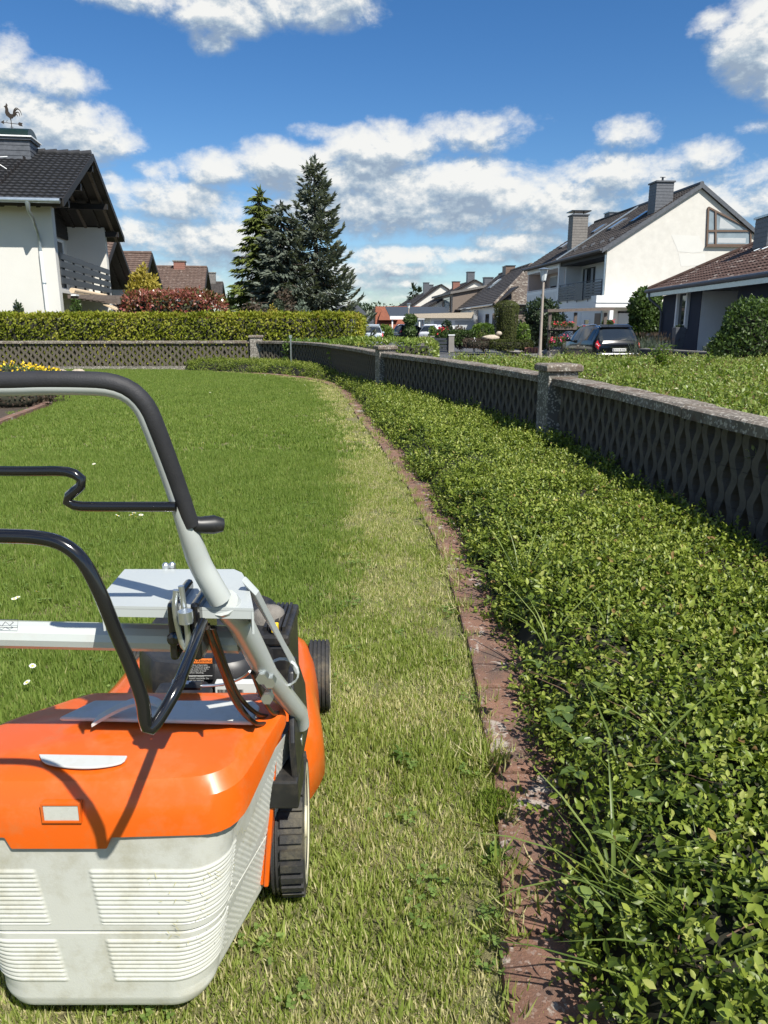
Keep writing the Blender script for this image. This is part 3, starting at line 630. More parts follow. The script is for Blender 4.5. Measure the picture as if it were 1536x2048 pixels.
# ivy leaves scattered in it
C, D, Nv = [], [], []
for (x, y) in [(1190, 1500), (1200, 1390), (1490, 1270), (1510, 1290), (1120, 1470), (1130, 1440), (1075, 1340), (1290, 1620), (1175, 1820), (1150, 1560), (1340, 1240), (1230, 1700), (1100, 1440)]:
    p = at_z(x, y, .24)
    for k in range(5):
        a = -2.0 + k * 1.0 + rng.normal(0, .1); g = rng.uniform(0, 6.28); C.append(p + [0, 0, .02]); D.append([math.cos(a + g), math.sin(a + g), .1]); Nv.append([rng.normal(0, .2), rng.normal(0, .2), 1])
LL = np.tile([.024, .032, .042, .032, .024], 13) * rng.uniform(.8, 1.2, 65)
tag(leaves('ivy_leaves', C, D, Nv, LL, LL * .62, 'ivy', None, 'leaf'), 'scattered five pointed ivy leaves among the ground cover', 'ivy', kind='stuff')

# tall grass clumps
def grass_clump(base, n, L, spread, label, lean=(0, 0)):
    a = rng.uniform(0, 6.28, n); t = np.abs(rng.normal(.15, spread * .8, n)); b = np.array(base); C = b + np.stack([np.cos(a), np.sin(a), np.zeros(n)], 1) * .015 * rng.random((n, 1))
    D = np.stack([np.cos(a) * np.sin(t) + lean[0], np.sin(a) * np.sin(t) + lean[1], np.cos(t)], 1); Nn = np.cross(np.stack([-np.sin(a), np.cos(a), np.zeros(n)], 1), D) * -1
    Nn[Nn[:, 2] < 0] *= -1
    o = leaves('grass_tuft', C, D, Nn, L * .78 * rng.uniform(.55, 1.1, n), .0085 * rng.uniform(.7, 1.25, n), 'tall_grass', None, 'long', droop=.75)
    return tag(o, label, 'grass tuft', 'long bladed grass tufts in the ground cover')
for (x, y, z, n, L, sp, lb) in [(1040, 1190, .10, 26, .42, .35, 'tall wispy grass tuft at the edging, the farthest of its kind from the mower'),
        (1098, 1300, .14, 9, .34, .3, 'thin grass tuft with few upright blades close behind the farthest one'),
        (1225, 1790, .10, 15, .40, .55, 'broad bladed grass tuft arching over the red edging beside the rear wheel'),
        (1250, 1600, .15, 10, .36, .35, 'sparse upright grass tuft in the middle of the glossy leaves'),
        (1420, 1960, .06, 17, .46, .5, 'large spreading grass tuft in the lower right corner of the ground cover'),
        (1335, 2030, .04, 14, .40, .55, 'low arching grass tuft at the very bottom of the ground cover'),
        (1515, 1830, .10, 12, .42, .45, 'long grass tuft at the right border of the ground cover'),
        (1385, 1560, .18, 7, .36, .4, 'few curved grass blades rising above glossy leaves towards the wall'),
        (1010, 975, .16, 8, .34, .3, 'small pale grass tuft far along the ground cover'),
        (1215, 1265, .2, 5, .26, .4, 'tiny tuft of single grass blades deep in the leaves')]:
    grass_clump(at_z(x, y, z), n, L, sp, lb)

# ------------------------------------------------------------------ garden wall of pierced concrete blocks
WH = .76; PER, PIT = .20, .10
def block_mesh(sgn):
    mb = MB(); n = 7; w, a, t = .056, .0215, .095; rings = []
    for i in range(n):
        z = PER * i / (n - 1); c = sgn * a * math.sin(2 * math.pi * i / (n - 1)); zz = min(max(z, .0012), PER - .0012)
        rings.append([(c - w / 2, -t / 2, zz), (c + w / 2, -t / 2, zz), (c + w / 2, t / 2, zz), (c - w / 2, t / 2, zz)])
    mb.loft(rings); me = bpy.data.meshes.new('pierced_block'); me.from_pydata(mb.v, [], mb.f); me.materials.append(M['block']); return me
BLK = [block_mesh(1), block_mesh(-1)]
def wall_run(path, label, slab=1.0, trim=.16):
    P = np.array(path); c = np.concatenate([[0], np.cumsum(np.linalg.norm(np.diff(P, axis=0), axis=1))])
    f = lambda q: np.array([np.interp(q, c, P[:, 0]), np.interp(q, c, P[:, 1])])
    o0 = f(0); t = thing('garden_wall', (o0[0], o0[1], 0), 0, label, 'wall', 'pierced concrete garden wall')
    q = trim + .05; i = 0
    while q < c[-1] - trim:
        p = f(q) - o0; d = f(q + .05) - f(q - .05); an = math.atan2(d[1], d[0])
        for r in range(3):
            b = bpy.data.objects.new('wall_block', BLK[i % 2]); finish(b, t); b.location = (p[0], p[1], .09 + r * PER); b.rotation_euler = (0, 0, an)
        q += PIT; i += 1
    pl = MB(); ns = max(2, int(c[-1] / .7)); R = []
    for k in range(ns + 1):
        p = f(c[-1] * k / ns) - o0; d = f(c[-1] * k / ns + .05) - f(c[-1] * k / ns - .05); d /= np.linalg.norm(d); nn = np.array([-d[1], d[0]])
        R.append([(*(p + nn * s), z) for s, z in ((.07, -.7), (.07, .088), (-.07, .088), (-.07, -.7))])
    pl.loft(R); obj('plinth', pl, 'concrete', t)
    q = trim - .02
    while q < c[-1] - trim:
        e = min(q + slab, c[-1] - trim + .02); e = e if c[-1] - trim - e > .25 else c[-1] - trim + .02; R = []; dz = rng.uniform(-.004, .004)
        for k in range(6):
            s_ = q + .004 + (e - q - .008) * k / 5; p = f(s_) - o0; d = f(s_ + .05) - f(s_ - .05); d /= np.linalg.norm(d); nn = np.array([-d[1], d[0]]); j = lambda: rng.uniform(-.004, .004)
            R.append([(*(p + nn * (.105 + j())), .692 + dz), (*(p + nn * (.105 + j())), WH - .012 + dz + j()), (*(p + nn * .085), WH + dz + j()), (*(p - nn * .085), WH + dz + j()), (*(p - nn * (.105 + j())), WH - .012 + dz + j()), (*(p - nn * (.105 + j())), .692 + dz)])
        m = MB(); m.loft(R); obj('coping_slab', m, 'coping', t); q = e
    return t
def cut(path, y0, y1): return path[(path[:, 1] >= y0 - .03) & (path[:, 1] <= y1 + .03)]
wall_run(cut(WALL, .3, 6.6), 'shaded pierced block wall run nearest the camera, right of the near pillar', 1.25)
wall_run(cut(WALL, 6.6, 12.3), 'shaded pierced block wall run between the near pillar and the corner pillar', 1.0)
wall_run(cut(WALL, 12.3, 20.8), 'curved pierced block wall run between the corner pillar and the far pillar', .8)
wall_run(WALL_D, 'sunlit straight pierced block wall run under the long hedge, left of the far pillar', 1.0)
def pillar(x, y, an, label, w=.27, h=.80):
    t = thing('wall_pillar', (x, y, 0), an, label, 'pillar', 'garden wall pillars')
    m = MB(); m.box(-w / 2, w / 2, -w / 2, w / 2, -.7, h); obj('pillar_shaft', m, 'concrete', t, bevel=.01)
    m = MB(); k = w / 2 + .03; m.loft([[(sx * (k + a), sy * (k + a), z) for sx, sy in ((-1, -1), (1, -1), (1, 1), (-1, 1))] for a, z in ((-.005, h + .001), (0, h + .01), (0, h + .05), (-.02, h + .066))]); obj('pillar_cap', m, 'coping', t, bevel=.006)
pillar(1.53, 6.6, -8, 'concrete wall pillar with pebbly cap, the nearest in the shaded wall')
pillar(.02, 12.3, -16, 'concrete wall pillar at the corner where the wall bends, beside the low hedge')
pillar(-3.5, 20.78, -8, 'concrete wall pillar in front of the long clipped hedge', .34, .84)
# steel post at the far wall
pp = at_y(583, 735, 19.2); t = thing('steel_post', (pp[0], pp[1], 0), 0, 'thin galvanised post standing in front of the far wall', 'post')
m = MB(); m.tube([(0, 0, 0), (0, 0, .9)], .022, 8); obj('pole', m, 'steel', t, smooth=40); m = MB(); m.box(-.035, .035, -.035, .035, .86, .93); obj('post_cap', m, 'steel', t)

# ------------------------------------------------------------------ planted bank beyond the wall
bw = WALL[(WALL[:, 1] > .5) & (WALL[:, 1] < 11.2)][::6]
BANK = []
for i, p in enumerate(bw):
    f = i / (len(bw) - 1); far = np.array([8.5 + 4.5 * (1 - f) if f < .6 else 0, 0]); row = []
    q0 = p + np.array([.13, .02]); q1 = np.array([np.interp(f, [0, .5, 1], [9, 9.5, 1.3]), np.interp(f, [0, .5, .8, 1], [1.0, 13.0, 13.0, 12.6])])
    for t in np.linspace(0, 1, 16):
        q = q0 + (q1 - q0) * t; z = .54 + .06 * min(1, t * 2.2) + .09 * mnoise.fractal(Vector((q[0] * .9, q[1] * .9, 9.)), 1., 2., 3); row.append((q[0], q[1], z))
    e = np.array(row[-1]); out = np.array([.25, .5, 0]) if f > .5 else np.array([.5, .2, 0]); row.append(tuple(e + out + [0, 0, -.35])); row.append(tuple(e + out * 1.8 + [0, 0, -1.35])); BANK.append(row)
BANK.append([(p[0] - .12, p[1] + .1, p[2] - .45) for p in BANK[-1]]); BANK = np.array(BANK)
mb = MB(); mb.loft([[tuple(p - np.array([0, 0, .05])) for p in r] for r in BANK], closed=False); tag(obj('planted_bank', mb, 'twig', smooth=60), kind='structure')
bp = [sprig_patch(13, 8, .17, .036, 'bankleaf', 'card', up=1.2, tip=.35, asp=.42, flatn=.2, h=.13) for _ in range(7)] + [sprig_patch(10, 7, .16, .045, 'bankleaf', 'card', up=1.0, tip=.3, asp=.5, flatn=.3, h=.10) for _ in range(3)]
P, Nn = sample_surface(BANK, lambda x, y: np.where(y < 8, 44, 34)); vis = (np.abs(P[:, 0]) < .60 * (P[:, 1] + .3) + .8) & (P[:, 1] > 1.5); P, Nn = P[vis], Nn[vis]
inst('bank_leaves', P, normal_rot(unit(Nn * .4 + [0, 0, .6] + rng.normal(0, .12, Nn.shape)), rng.uniform(0, 6.28, len(P))), rng.uniform(.7, 1.45, len(P)), rng.integers(0, 10, len(P)), bp, 'yellow green shrubby ground cover filling the bank behind the shaded wall', 'ground cover')
def shoots(x, y, Y, n, h, label):
    p = at_y(x, y, Y); t = thing('young_shrub', (p[0], p[1], .5), 0, label, 'shrub', 'bright shoots on the bank'); C, D, Nv = [], [], []; st = MB()
    for _ in range(n):
        a = rng.uniform(0, 6.28); r = rng.uniform(0, .5) * h; top = np.array([r * math.cos(a), r * math.sin(a), h * rng.uniform(.5, 1)]); st.tube([(0, 0, 0), top * .5 + [0, 0, .03], top], [.006, .004, .002], 4, False)
        for j in range(14): f = .3 + .7 * j / 13; aa = j * 2.4; C.append(top * f); D.append([math.cos(aa), math.sin(aa), .5]); Nv.append([rng.normal(0, .3), rng.normal(0, .3), 1])
    LL = .075 * rng.uniform(.7, 1.2, len(C)); leaves('foliage', C, D, Nv, LL, LL * .45, 'bright_green', t, 'leaf', rng.uniform(.4, 1, len(C))); obj('stem', st, 'woody', t)
shoots(1325, 715, 10.5, 16, .42, 'bright leafy shrub rising from the bank in front of the black car')
shoots(1420, 708, 10.8, 4, .34, 'single upright bright shoot on the bank in front of the navy house')
shoots(1250, 712, 10.0, 5, .25, 'small bright shoots on the bank below the rear bumper of the black car')
for (x, y, Y, lb) in [(1185, 738, 8.2, 'brown withered weed behind the near wall pillar'), (960, 712, 11.2, 'brown withered weed at the far corner of the bank')]:
    p = at_y(x, y, Y); t = thing('dry_weed', (p[0], p[1], .5), 0, lb, 'weed'); n = 160; d = sphere_pts(n); d[:, 2] = np.abs(d[:, 2])
    leaves('foliage', d * [.12, .12, .2] * rng.uniform(.3, 1, (n, 1)), d + rng.normal(0, .4, (n, 3)), rng.normal(0, 1, (n, 3)), .05, .015, 'brown_red', t)

# ------------------------------------------------------------------ daisies and bed flowers
def daisy_mesh():
    mb = MB(); n = 11
    for j in range(n):
        a = 2 * math.pi * j / n; b = .28; mb.cur = 0
        mb.add([(.003 * math.cos(a), .003 * math.sin(a), .0), (.011 * math.cos(a - b), .011 * math.sin(a - b), .002), (.0145 * math.cos(a), .0145 * math.sin(a), .001), (.011 * math.cos(a + b), .011 * math.sin(a + b), .002)], [(0, 1, 2, 3)])
    return mb
dm = daisy_mesh(); eye = MB(); eye.lathe([(.0045, 0), (.004, .0025), (.0, .0035)], n=8); stm = MB(); stm.tube([(0, 0, -.06), (.002, 0, 0)], .0012, 5)
d0 = thing('daisy', (0, 0, .06), 0, 'small white daisy growing in the lawn', 'daisy', 'daisies in the lawn'); dk = [obj('petals', dm, 'petal_white', d0), obj('eye', eye, 'petal_yellow', d0), obj('stem', stm, 'g_long', d0)]
first = True
spots = [(35, 1195), (28, 1198), (73, 1183), (54, 1365), (65, 1332), (235, 1031), (262, 1030), (268, 1026), (282, 1030), (272, 1034), (160, 936), (188, 928), (180, 873), (380, 886), (398, 888), (407, 886), (360, 780), (420, 785), (434, 785), (440, 787), (569, 783), (566, 786), (580, 787), (635, 804), (300, 748), (298, 761), (310, 765), (457, 798), (520, 752), (530, 750), (345, 760), (470, 770), (395, 770), (500, 760), (610, 770)]
for (x, y) in spots:
    p = at_z(x, y, .06)
    if first: o = d0; first = False
    else:
        o = d0.copy(); COL.objects.link(o)
        for ch in dk: c = ch.copy(); COL.objects.link(c); c.parent = o
    o.location = p; o.rotation_euler = (rng.normal(-.15, .25), rng.normal(0, .25), rng.uniform(0, 6)); sc = (.85 if p[1] < 4 else 1.05); o.scale = (sc, sc, 1)
p = at_z(995, 1612, .01); n = 900; a = rng.uniform(0, 6.28, n); r = .055 * np.sqrt(rng.random(n)); C = np.stack([p[0] + r * np.cos(a), p[1] + r * np.sin(a) * 1.2, np.full(n, .012) + .012 * (1 - (r / .055) ** 2)], 1)
tag(leaves('moss_cushion', C, rng.normal(0, .5, (n, 3)) + [0, 0, 1], rng.normal(0, 1, (n, 3)), .014, .003, 'moss'), 'small bright green moss cushion at the edging beside the rear wheel', 'moss')
n = 46
def weed(x, y, k, s, label):
    p = at_z(x, y, 0); a = rng.uniform(0, 6.28, k); e = rng.uniform(.2, 1.0, k)
    o = leaves('lawn_weed', np.tile(p, (k, 1)) + rng.normal(0, .012, (k, 3)) * [1, 1, .2] + [0, 0, .015], np.stack([np.cos(a), np.sin(a), e], 1), rng.normal(0, .3, (k, 3)) + [0, 0, 1], s * rng.uniform(.6, 1.1, k), s * .42 * np.ones(k), 'bright_green', None, 'leaf'); tag(o, label, 'weed', 'broad leaved weeds in the mown grass')
weed(800, 1525, 16, .035, 'bright rosette weed in the mown grass right of the rear wheel'); weed(985, 1725, 20, .035, 'weed clump pushing against the red edging'); weed(1010, 1350, 10, .03, 'tiny weed growing in a joint of the edging')
# bed on the far left: yellow flowers, low leaves, stones
for (x, y, Y, w, h, lb) in [(0, 735, 16.5, 1.0, .36, 'yellow flowering cushion plant in the far left bed, the taller one'), (70, 742, 17.2, .6, .22, 'yellow flowering cushion plant in the far left bed, the lower one beside two stones')]:
    p = at_y(x, y, Y); t = thing('yellow_flower', (p[0], p[1], 0), 0, lb, 'flowering plant', 'yellow flowering plants'); ball_foliage('foliage', (0, 0, h * .35), (w, .5, h * .6), 900, .07, 'mid_green', t, kind='card')
    n = 170; d = sphere_pts(n * 2); d = d[d[:, 2] > .1]; n = len(d); C = np.array([0, 0, h * .4]) + d * [w, .5, h * .68]; leaves('blossoms', C, d + rng.normal(0, .5, (n, 3)), d + rng.normal(0, .6, (n, 3)), .07, .05, 'petal_yellow', t)
for (x, y, w, lb) in [(118, 748, .28, 'pale flat stone at the far end of the lawn, the left one'), (158, 748, .20, 'pale reddish flat stone at the far end of the lawn, the right one')]:
    p = at_z(x, y, 0); mb = MB(); V, F = uv_ball((0, 0, .03), (w, w * .6, .1), 9, 6); V = V * (1 + .22 * lump(V, 6.0))[:, None]; mb.add(V, F); o = obj('garden_stone', mb, 'stone'); o.location = p; tag(o, lb, 'stone')
mb = MB(); e = [at_z(*q) for q in [(-30, 862), (0, 850), (30, 838), (62, 826), (98, 811)]]
for a, b in zip(e[:-1], e[1:]): mb.bar(a + [0, 0, .02], b + [0, 0, .02], .10, .08)
tag(obj('bed_border', mb, 'edging'), kind='structure')
for (x, y, lb) in [(20, 815, 'dark low shrub in the left bed under the handlebar'), (60, 806, 'small dark plant in the left bed near the lawn')]:
    p = at_z(x, y, 0); t = thing('low_shrub', tuple(p), 0, lb, 'shrub'); ball_foliage('foliage', (0, 0, .12), (.55, .4, .22), 600, .06, 'brown_red', t)

# ------------------------------------------------------------------ the lawn mower (local: x right, y ahead, z up; origin under the rear of the grass box)
MO = np.array([-.519, 1.018, 0.0])
def lp(px, py, y=None, z=None):
    d = px_ray(px, py); C = np.array([0, 0, CAM_H]) - MO; k = (y - C[1]) / d[1] if y is not None else (z - C[2]) / d[2]
    return C + d * k
MW = thing('lawn_mower', tuple(MO), 0, 'orange and grey petrol lawn mower with rear grass box standing on the lawn', 'lawn mower')
XC = .035
def mir(p): return np.array([2 * XC - p[0], p[1], p[2]])
def sm(pts, n=40): return [p for p in spline(pts, n)]

# grass box: a lofted tub with real ribs and dimples
def tub():
    zs = np.concatenate([np.linspace(.052, .085, 6)[:-1], np.arange(.085, .425, .0019)]); S = 500; rows = []
    s = np.linspace(0, 1, S)
    for z in zs:
        w0 = np.interp(z, [.06, .08, .22, .42], [.174, .187, .211, .236]); w1 = np.interp(z, [.06, .08, .22, .42], [.235, .252, .272, .302]); yr = np.interp(z, [.052, .062, .085, .42], [.02, .007, .001, .0]); r = np.interp(z, [.06, .1, .42], [.058, .072, .06])
        ys = .32; sl = (w1 - w0) / (ys - r)
        lens = np.array([ys - r, r * 1.5, 2 * (w0 - r), r * 1.5, ys - r]); cum = np.concatenate([[0], np.cumsum(lens)]); L = s * cum[-1]; P = np.zeros((S, 3)); Nn = np.zeros((S, 3)); disp = np.zeros(S)
        for k in range(S):
            q = L[k]
            if q <= cum[1] or q >= cum[4]:
                side = -1 if q <= cum[1] else 1; d = (cum[1] - q) if side < 0 else q - cum[4]
                y = yr + r + d; x = XC + side * (w0 + sl * d); P[k] = (x, y, z); Nn[k] = (side, -sl, 0)
                if side > 0 or side < 0:                                 # dimples on the sides, with a smooth diagonal band
                    band = abs((z - .20) - .45 * (y - .10)) < .014
                    if .105 < z < .40 and y > .045 and not band and z < .255 + .6 * y: disp[k] = -.0014 * max(0, math.sin(y / .0062 * math.pi) * math.sin(z / .0062 * math.pi))
            elif q < cum[2] or q > cum[3]:
                side = -1 if q < cum[2] else 1; f = (q - cum[1]) / lens[1] if side < 0 else (q - cum[3]) / lens[3]; a = f * math.pi / 2
                if side < 0: nx, ny = -math.cos(a), -math.sin(a)
                else: nx, ny = math.sin(a), -math.cos(a)
                P[k] = (XC + side * (w0 - r) + nx * r, yr + r + ny * r, z); Nn[k] = (nx, ny, 0)
            else:
                x = XC - (w0 - r) + (q - cum[2]); P[k] = (x, yr, z); Nn[k] = (0, -1, 0)
            x = P[k][0]; y = P[k][1]
            if y < .075:                                                  # two fields of horizontal ribs on the rear, round the corners
                mid = .012 + (.22 - z) * .12; half = .040 + (z - .22) * .02
                fld = (.237 < z < .345) or (.120 < z < .205)
                off = abs(x - mid) - half
                if fld and off > 0: disp[k] += .0027 * min(1, off / .006) * (abs(math.sin(z / .0086 * math.pi)) ** .7) 
            if abs(z - .2215) < .0023: disp[k] -= .004                     # seam between the two shells
            if z < .2215: disp[k] -= .0012
        Nn = unit(Nn); rows.append(P + Nn * disp[:, None])
    R = np.array(rows); n = len(zs); V = R.reshape(-1, 3); i, j = np.meshgrid(np.arange(n - 1), np.arange(S - 1), indexing='ij'); F = np.stack([i * S + j, i * S + j + 1, (i + 1) * S + j + 1, (i + 1) * S + j], -1).reshape(-1, 4)
    ctr = len(V); V = np.vstack([V, [[XC, .15, .052]]]); T = np.array([(k + 1, k, ctr) for k in range(S - 1)] + [(0, S - 1, ctr)])
    o = raw_mesh('grass_box', V, [F, T], 'grey_plastic', MW); o.data.shade_smooth(); o.data.set_sharp_from_angle(angle=rad(38)); return o
BOX = tub()
# dry clippings stuck to the box
C, D, Nv = [], [], []
for _ in range(90):
    a = rng.random()
    if a < .55: y = rng.uniform(.03, .25); z = rng.uniform(.16, .38); p = (XC + np.interp(z, [.06, .42], [.17, .238]) + .1 * y + .006, y, z); n_ = (1, -.1, 0)
    else: x = rng.uniform(.14, .25); z = rng.uniform(.20, .34); p = (x, .0 + max(0, x - .19) ** 2 * 5 - .006, z); n_ = (.2, -1, 0)
    C.append(p); v = rng.normal(0, 1, 3); v[0 if a < .55 else 1] = 0; D.append(v); Nv.append(n_)
o = leaves('clippings', C, D, Nv, rng.uniform(.004, .013, 90), .0011, 'g_mown', BOX, 'blade', rng.uniform(.7, 1, 90), droop=.05); o['kind'] = 'stuff'

# orange lid
def ring_pts(ctrl, n=14):
    """closed ring, corners rounded by radius given per control point"""
    out = []; m = len(ctrl)
    for i in range(m):
        p = np.array(ctrl[i][:3], float); r = ctrl[i][3]; a = np.array(ctrl[i - 1][:3], float); b = np.array(ctrl[(i + 1) % m][:3], float)
        da, db = unit(a - p), unit(b - p); A, B = p + da * r, p + db * r
        for t in np.linspace(0, 1, 7): out.append((1 - t) ** 2 * A + 2 * t * (1 - t) * p + t * t * B)
    return out
def lid():
    xr = [-.215, .273]
    lo = [(-.208, -.008, .411, .05), (-.083, -.008, .411, .0028), (-.074, -.009, .391, .0028), (.078, -.009, .391, .0028), (.087, -.008, .411, .0028), (.284, -.004, .414, .06), (.338, .262, .470, .03), (.29, .30, .475, .02), (-.06, .30, .475, .02), (-.20, .18, .455, .05)]
    hi = [(-.205, -.002, .470, .05), (-.083, -.002, .470, .0028), (-.074, -.002, .470, .0028), (.078, -.002, .470, .0028), (.087, -.002, .470, .0028), (.281, .004, .480, .06), (.333, .262, .490, .03), (.29, .298, .490, .02), (-.06, .298, .490, .02), (-.20, .18, .478, .05)]
    t1 = [(-.197, .016, .496, .05), (-.083, .016, .496, .0028), (-.074, .016, .496, .0028), (.078, .016, .496, .0028), (.087, .016, .496, .0028), (.268, .024, .502, .06), (.305, .262, .506, .03), (.285, .292, .504, .02), (-.05, .292, .504, .02), (-.19, .18, .497, .05)]
    t2 = [(-.18, .042, .503, .05), (-.083, .040, .503, .0028), (-.074, .04, .503, .0028), (.078, .04, .503, .0028), (.087, .04, .503, .0028), (.25, .052, .506, .05), (.285, .255, .509, .02), (.275, .280, .508, .02), (-.04, .280, .508, .02), (-.17, .18, .503, .05)]
    hi0 = [(p[0], p[1] + .001 if i < 6 else p[1], (p[2] * .5 + hi[i][2] * .5), p[3]) for i, p in enumerate(lo)]
    inn = [(p[0] * .97 + XC * .03, p[1] * .95 + .012, p[2] + .002, p[3]) for p in lo]
    rings = [ring_pts(r) for r in (inn, lo, hi0, hi, t1, t2)]
    mb = MB(); mb.loft(rings, caps=True); return obj('lid', mb, 'orange', MW, smooth=32)
LID = lid()
mb = MB(); n = 24; ov = []
for k in range(n):                                        # pale half-oval grip badge on the lid edge
    u = k / (n - 1); px_ = 78 + (255 - 78) * u; ov.append(lp(px_, 1512 + 3 * u, z=.5065))
fr = [lp(250 - (250 - 84) * u, 1524 + 15 * math.sin(math.pi * min(1, max(0, u))) ** .55, z=.5065) for u in np.linspace(0, 1, n)]
mb.prism(ov + fr, (0, 0, .004)); obj('grip_badge', mb, 'grey_lid', LID, bevel=.0015)
a, b = lp(85, 1610, y=-.010), lp(160, 1641, y=-.010)
mb = MB(); mb.box(a[0], b[0], -.011, -.001, b[2], a[2]); obj('level_window', mb, 'grey_plastic', LID, bevel=.001)
mb = MB(); w = .003
for (x0, x1, z0, z1) in [(a[0] - w, b[0] + w, a[2], a[2] + w), (a[0] - w, b[0] + w, b[2] - w, b[2]), (a[0] - w, a[0], b[2], a[2]), (b[0], b[0] + w, b[2], a[2])]: mb.box(x0, x1, -.0125, -.001, z0, z1)
obj('window_rim', mb, 'orange', LID)
mb = MB(); pl = [lp(118, 1443, z=.512), lp(508, 1452, z=.512), lp(520, 1420, z=.512), lp(505, 1408, z=.512), lp(190, 1408, z=.512)]
mb.prism(pl, (0, 0, .009)); FL = obj('ejection_flap', mb, 'grey_lid', MW, bevel=.004)
arc = []
P0, P1, P2, P3 = lp(190, 1442, z=.524), lp(262, 1398, z=.548), lp(300, 1392, z=.548), lp(322, 1410, z=.522)
for t in np.linspace(0, 1, 16): arc.append((1 - t) ** 3 * P0 + 3 * t * (1 - t) ** 2 * P1 + 3 * t * t * (1 - t) * P2 + t ** 3 * P3)
mb = MB(); mb.loft([[p + [0, -.016 * (1 - .4 * i / 15), .003], p + [0, .016 * (1 - .4 * i / 15), .003], p + [0, .016 * (1 - .4 * i / 15), -.003], p + [0, -.016 * (1 - .4 * i / 15), -.003]] for i, p in enumerate(arc)]); obj('flap_handle', mb, 'grey_lid', FL, smooth=40)

# deck
def ringxy(z, k, dz=0):
    o = []
    for (x, y) in [(.275, .34), (.30, .48), (.338, .57), (.362, .67), (.352, .78), (.330, .90), (.315, 1.05), (.27, 1.22), (.13, 1.28), (-.06, 1.28), (-.20, 1.22), (-.245, 1.05), (-.255, .85), (-.285, .68), (-.31, .56), (-.30, .45), (-.26, .36), (-.205, .30)]:
        o.append((XC + (x - XC) * k, .78 + (y - .78) * k, z))
    return o
def smooth_ring(r): q = np.array(r + [r[0]]); return [p for p in spline(q, 60)[:-1]]
mb = MB(); mb.loft([smooth_ring(ringxy(z, k)) for z, k in ((.07, 1.0), (.075, 1.012), (.14, 1.0), (.19, .975), (.225, .92), (.245, .82), (.25, .6))]); obj('deck', mb, 'orange', MW, smooth=50)
mb = MB(); a = [(.252, .245, .10), (.284, .245, .10), (.314, .245, .40), (.316, .245, .455), (.300, .245, .46), (.280, .245, .40)]; mb.prism(a, (0, .018, 0))
mb.prism([(.286, .24, .10), (.286, .31, .10), (.318, .31, .42), (.318, .24, .45)], (-.010, 0, 0)); obj('rear_panel', mb, 'orange', MW, bevel=.003)
p = lp(595, 1338, y=.98); mb = MB(); mb.box(p[0] - .04, p[0] + .012, .95, 1.06, .20, p[2] + .015); obj('wheel_arch', mb, 'orange', MW, bevel=.006)
# wheels
def wheel(x, y, D, wd, side, lugs, parent):
    r = D / 2; T = thing('wheel', (x, y, r - .004)); T.parent = parent; T.rotation_euler = (0, 0, rad(3.6) if side > 0 else 0); h = wd / 2
    mb = MB(); mb.lathe([(r * .70, -h * .9), (r * .90, -h), (r * .955, -h * .8), (r * .96, -h * .3), (r * .96, h * .5), (r * .955, h * .86), (r * .90, h), (r * .70, h * .9)], axis='x', n=64, close=True)
    if lugs:
        for k in range(30):
            a = 2 * math.pi * k / 30; ca, sa = math.cos(a), math.sin(a); u = np.array([0, ca, sa]); t = np.array([0, -sa, ca])
            x0, x1 = (-h * .30, h * .90) if side > 0 else (-h * .90, h * .30)
            mb.obox(u * r * .975 + [(x0 + x1) / 2, 0, 0], ((x1 - x0) / 2, 0, 0), t * r * .056, u * r * .050)
        for xs in ((-h * .52), (-h * .78)): xs = xs * side; mb.lathe([(r * .95, xs - .003), (r * .985, xs - .002), (r * .985, xs + .002), (r * .95, xs + .003)], axis='x', n=64, close=True)
    else:
        for xs in np.linspace(-h * .75, h * .75, 5): mb.lathe([(r * .95, xs - .005), (r * .998, xs - .004), (r * .998, xs + .004), (r * .95, xs + .005)], axis='x', n=64, close=True)
    obj('tyre', mb, 'rubber', T, smooth=35)
    mb = MB(); s = side; mb.lathe([(r * .90, h * .84 * s), (r * .88, h * .98 * s), (r * .74, h * .98 * s), (r * .68, h * .72 * s), (r * .25, h * .72 * s), (r * .22, h * 1.0 * s), (.0, h * 1.0 * s)], axis='x', n=48); obj('rim', mb, 'rim', T, smooth=35)
    mb = MB(); mb.tube([(-h * 2.0 * s, 0, 0), (h * .6 * s, 0, 0)], .012, 10); obj('axle', mb, 'black', T)
for sd_ in (1, -1):
    wheel(XC + sd_ * .278, .39, .288, .075, sd_, True, MW); wheel(XC + sd_ * .278, 1.152, .226, .068, sd_, False, MW)
# handle bracket and its block
mb = MB(); mb.prism([(.352, .25, .33), (.352, .46, .33), (.350, .44, .45), (.342, .37, .545), (.342, .31, .54), (.348, .25, .42)], (-.012, 0, 0)); mb.box(.285, .353, .235, .34, .285, .345); mb.prism([(.300, .30, .345), (.300, .42, .345), (.300, .37, .48), (.300, .32, .48)], (-.010, 0, 0)); mb.box(.29, .335, .36, .48, .24, .335)
obj('handle_bracket', mb, 'black', MW, bevel=.004)
mb = MB(); mb.tube([(.298, .335, .375), (.352, .335, .375)], .012, 12); mb.tube([(.326, .335, .375), (.334, .335, .375)], .017, 12); obj('pivot_bolt', mb, 'steel', MW, smooth=40)
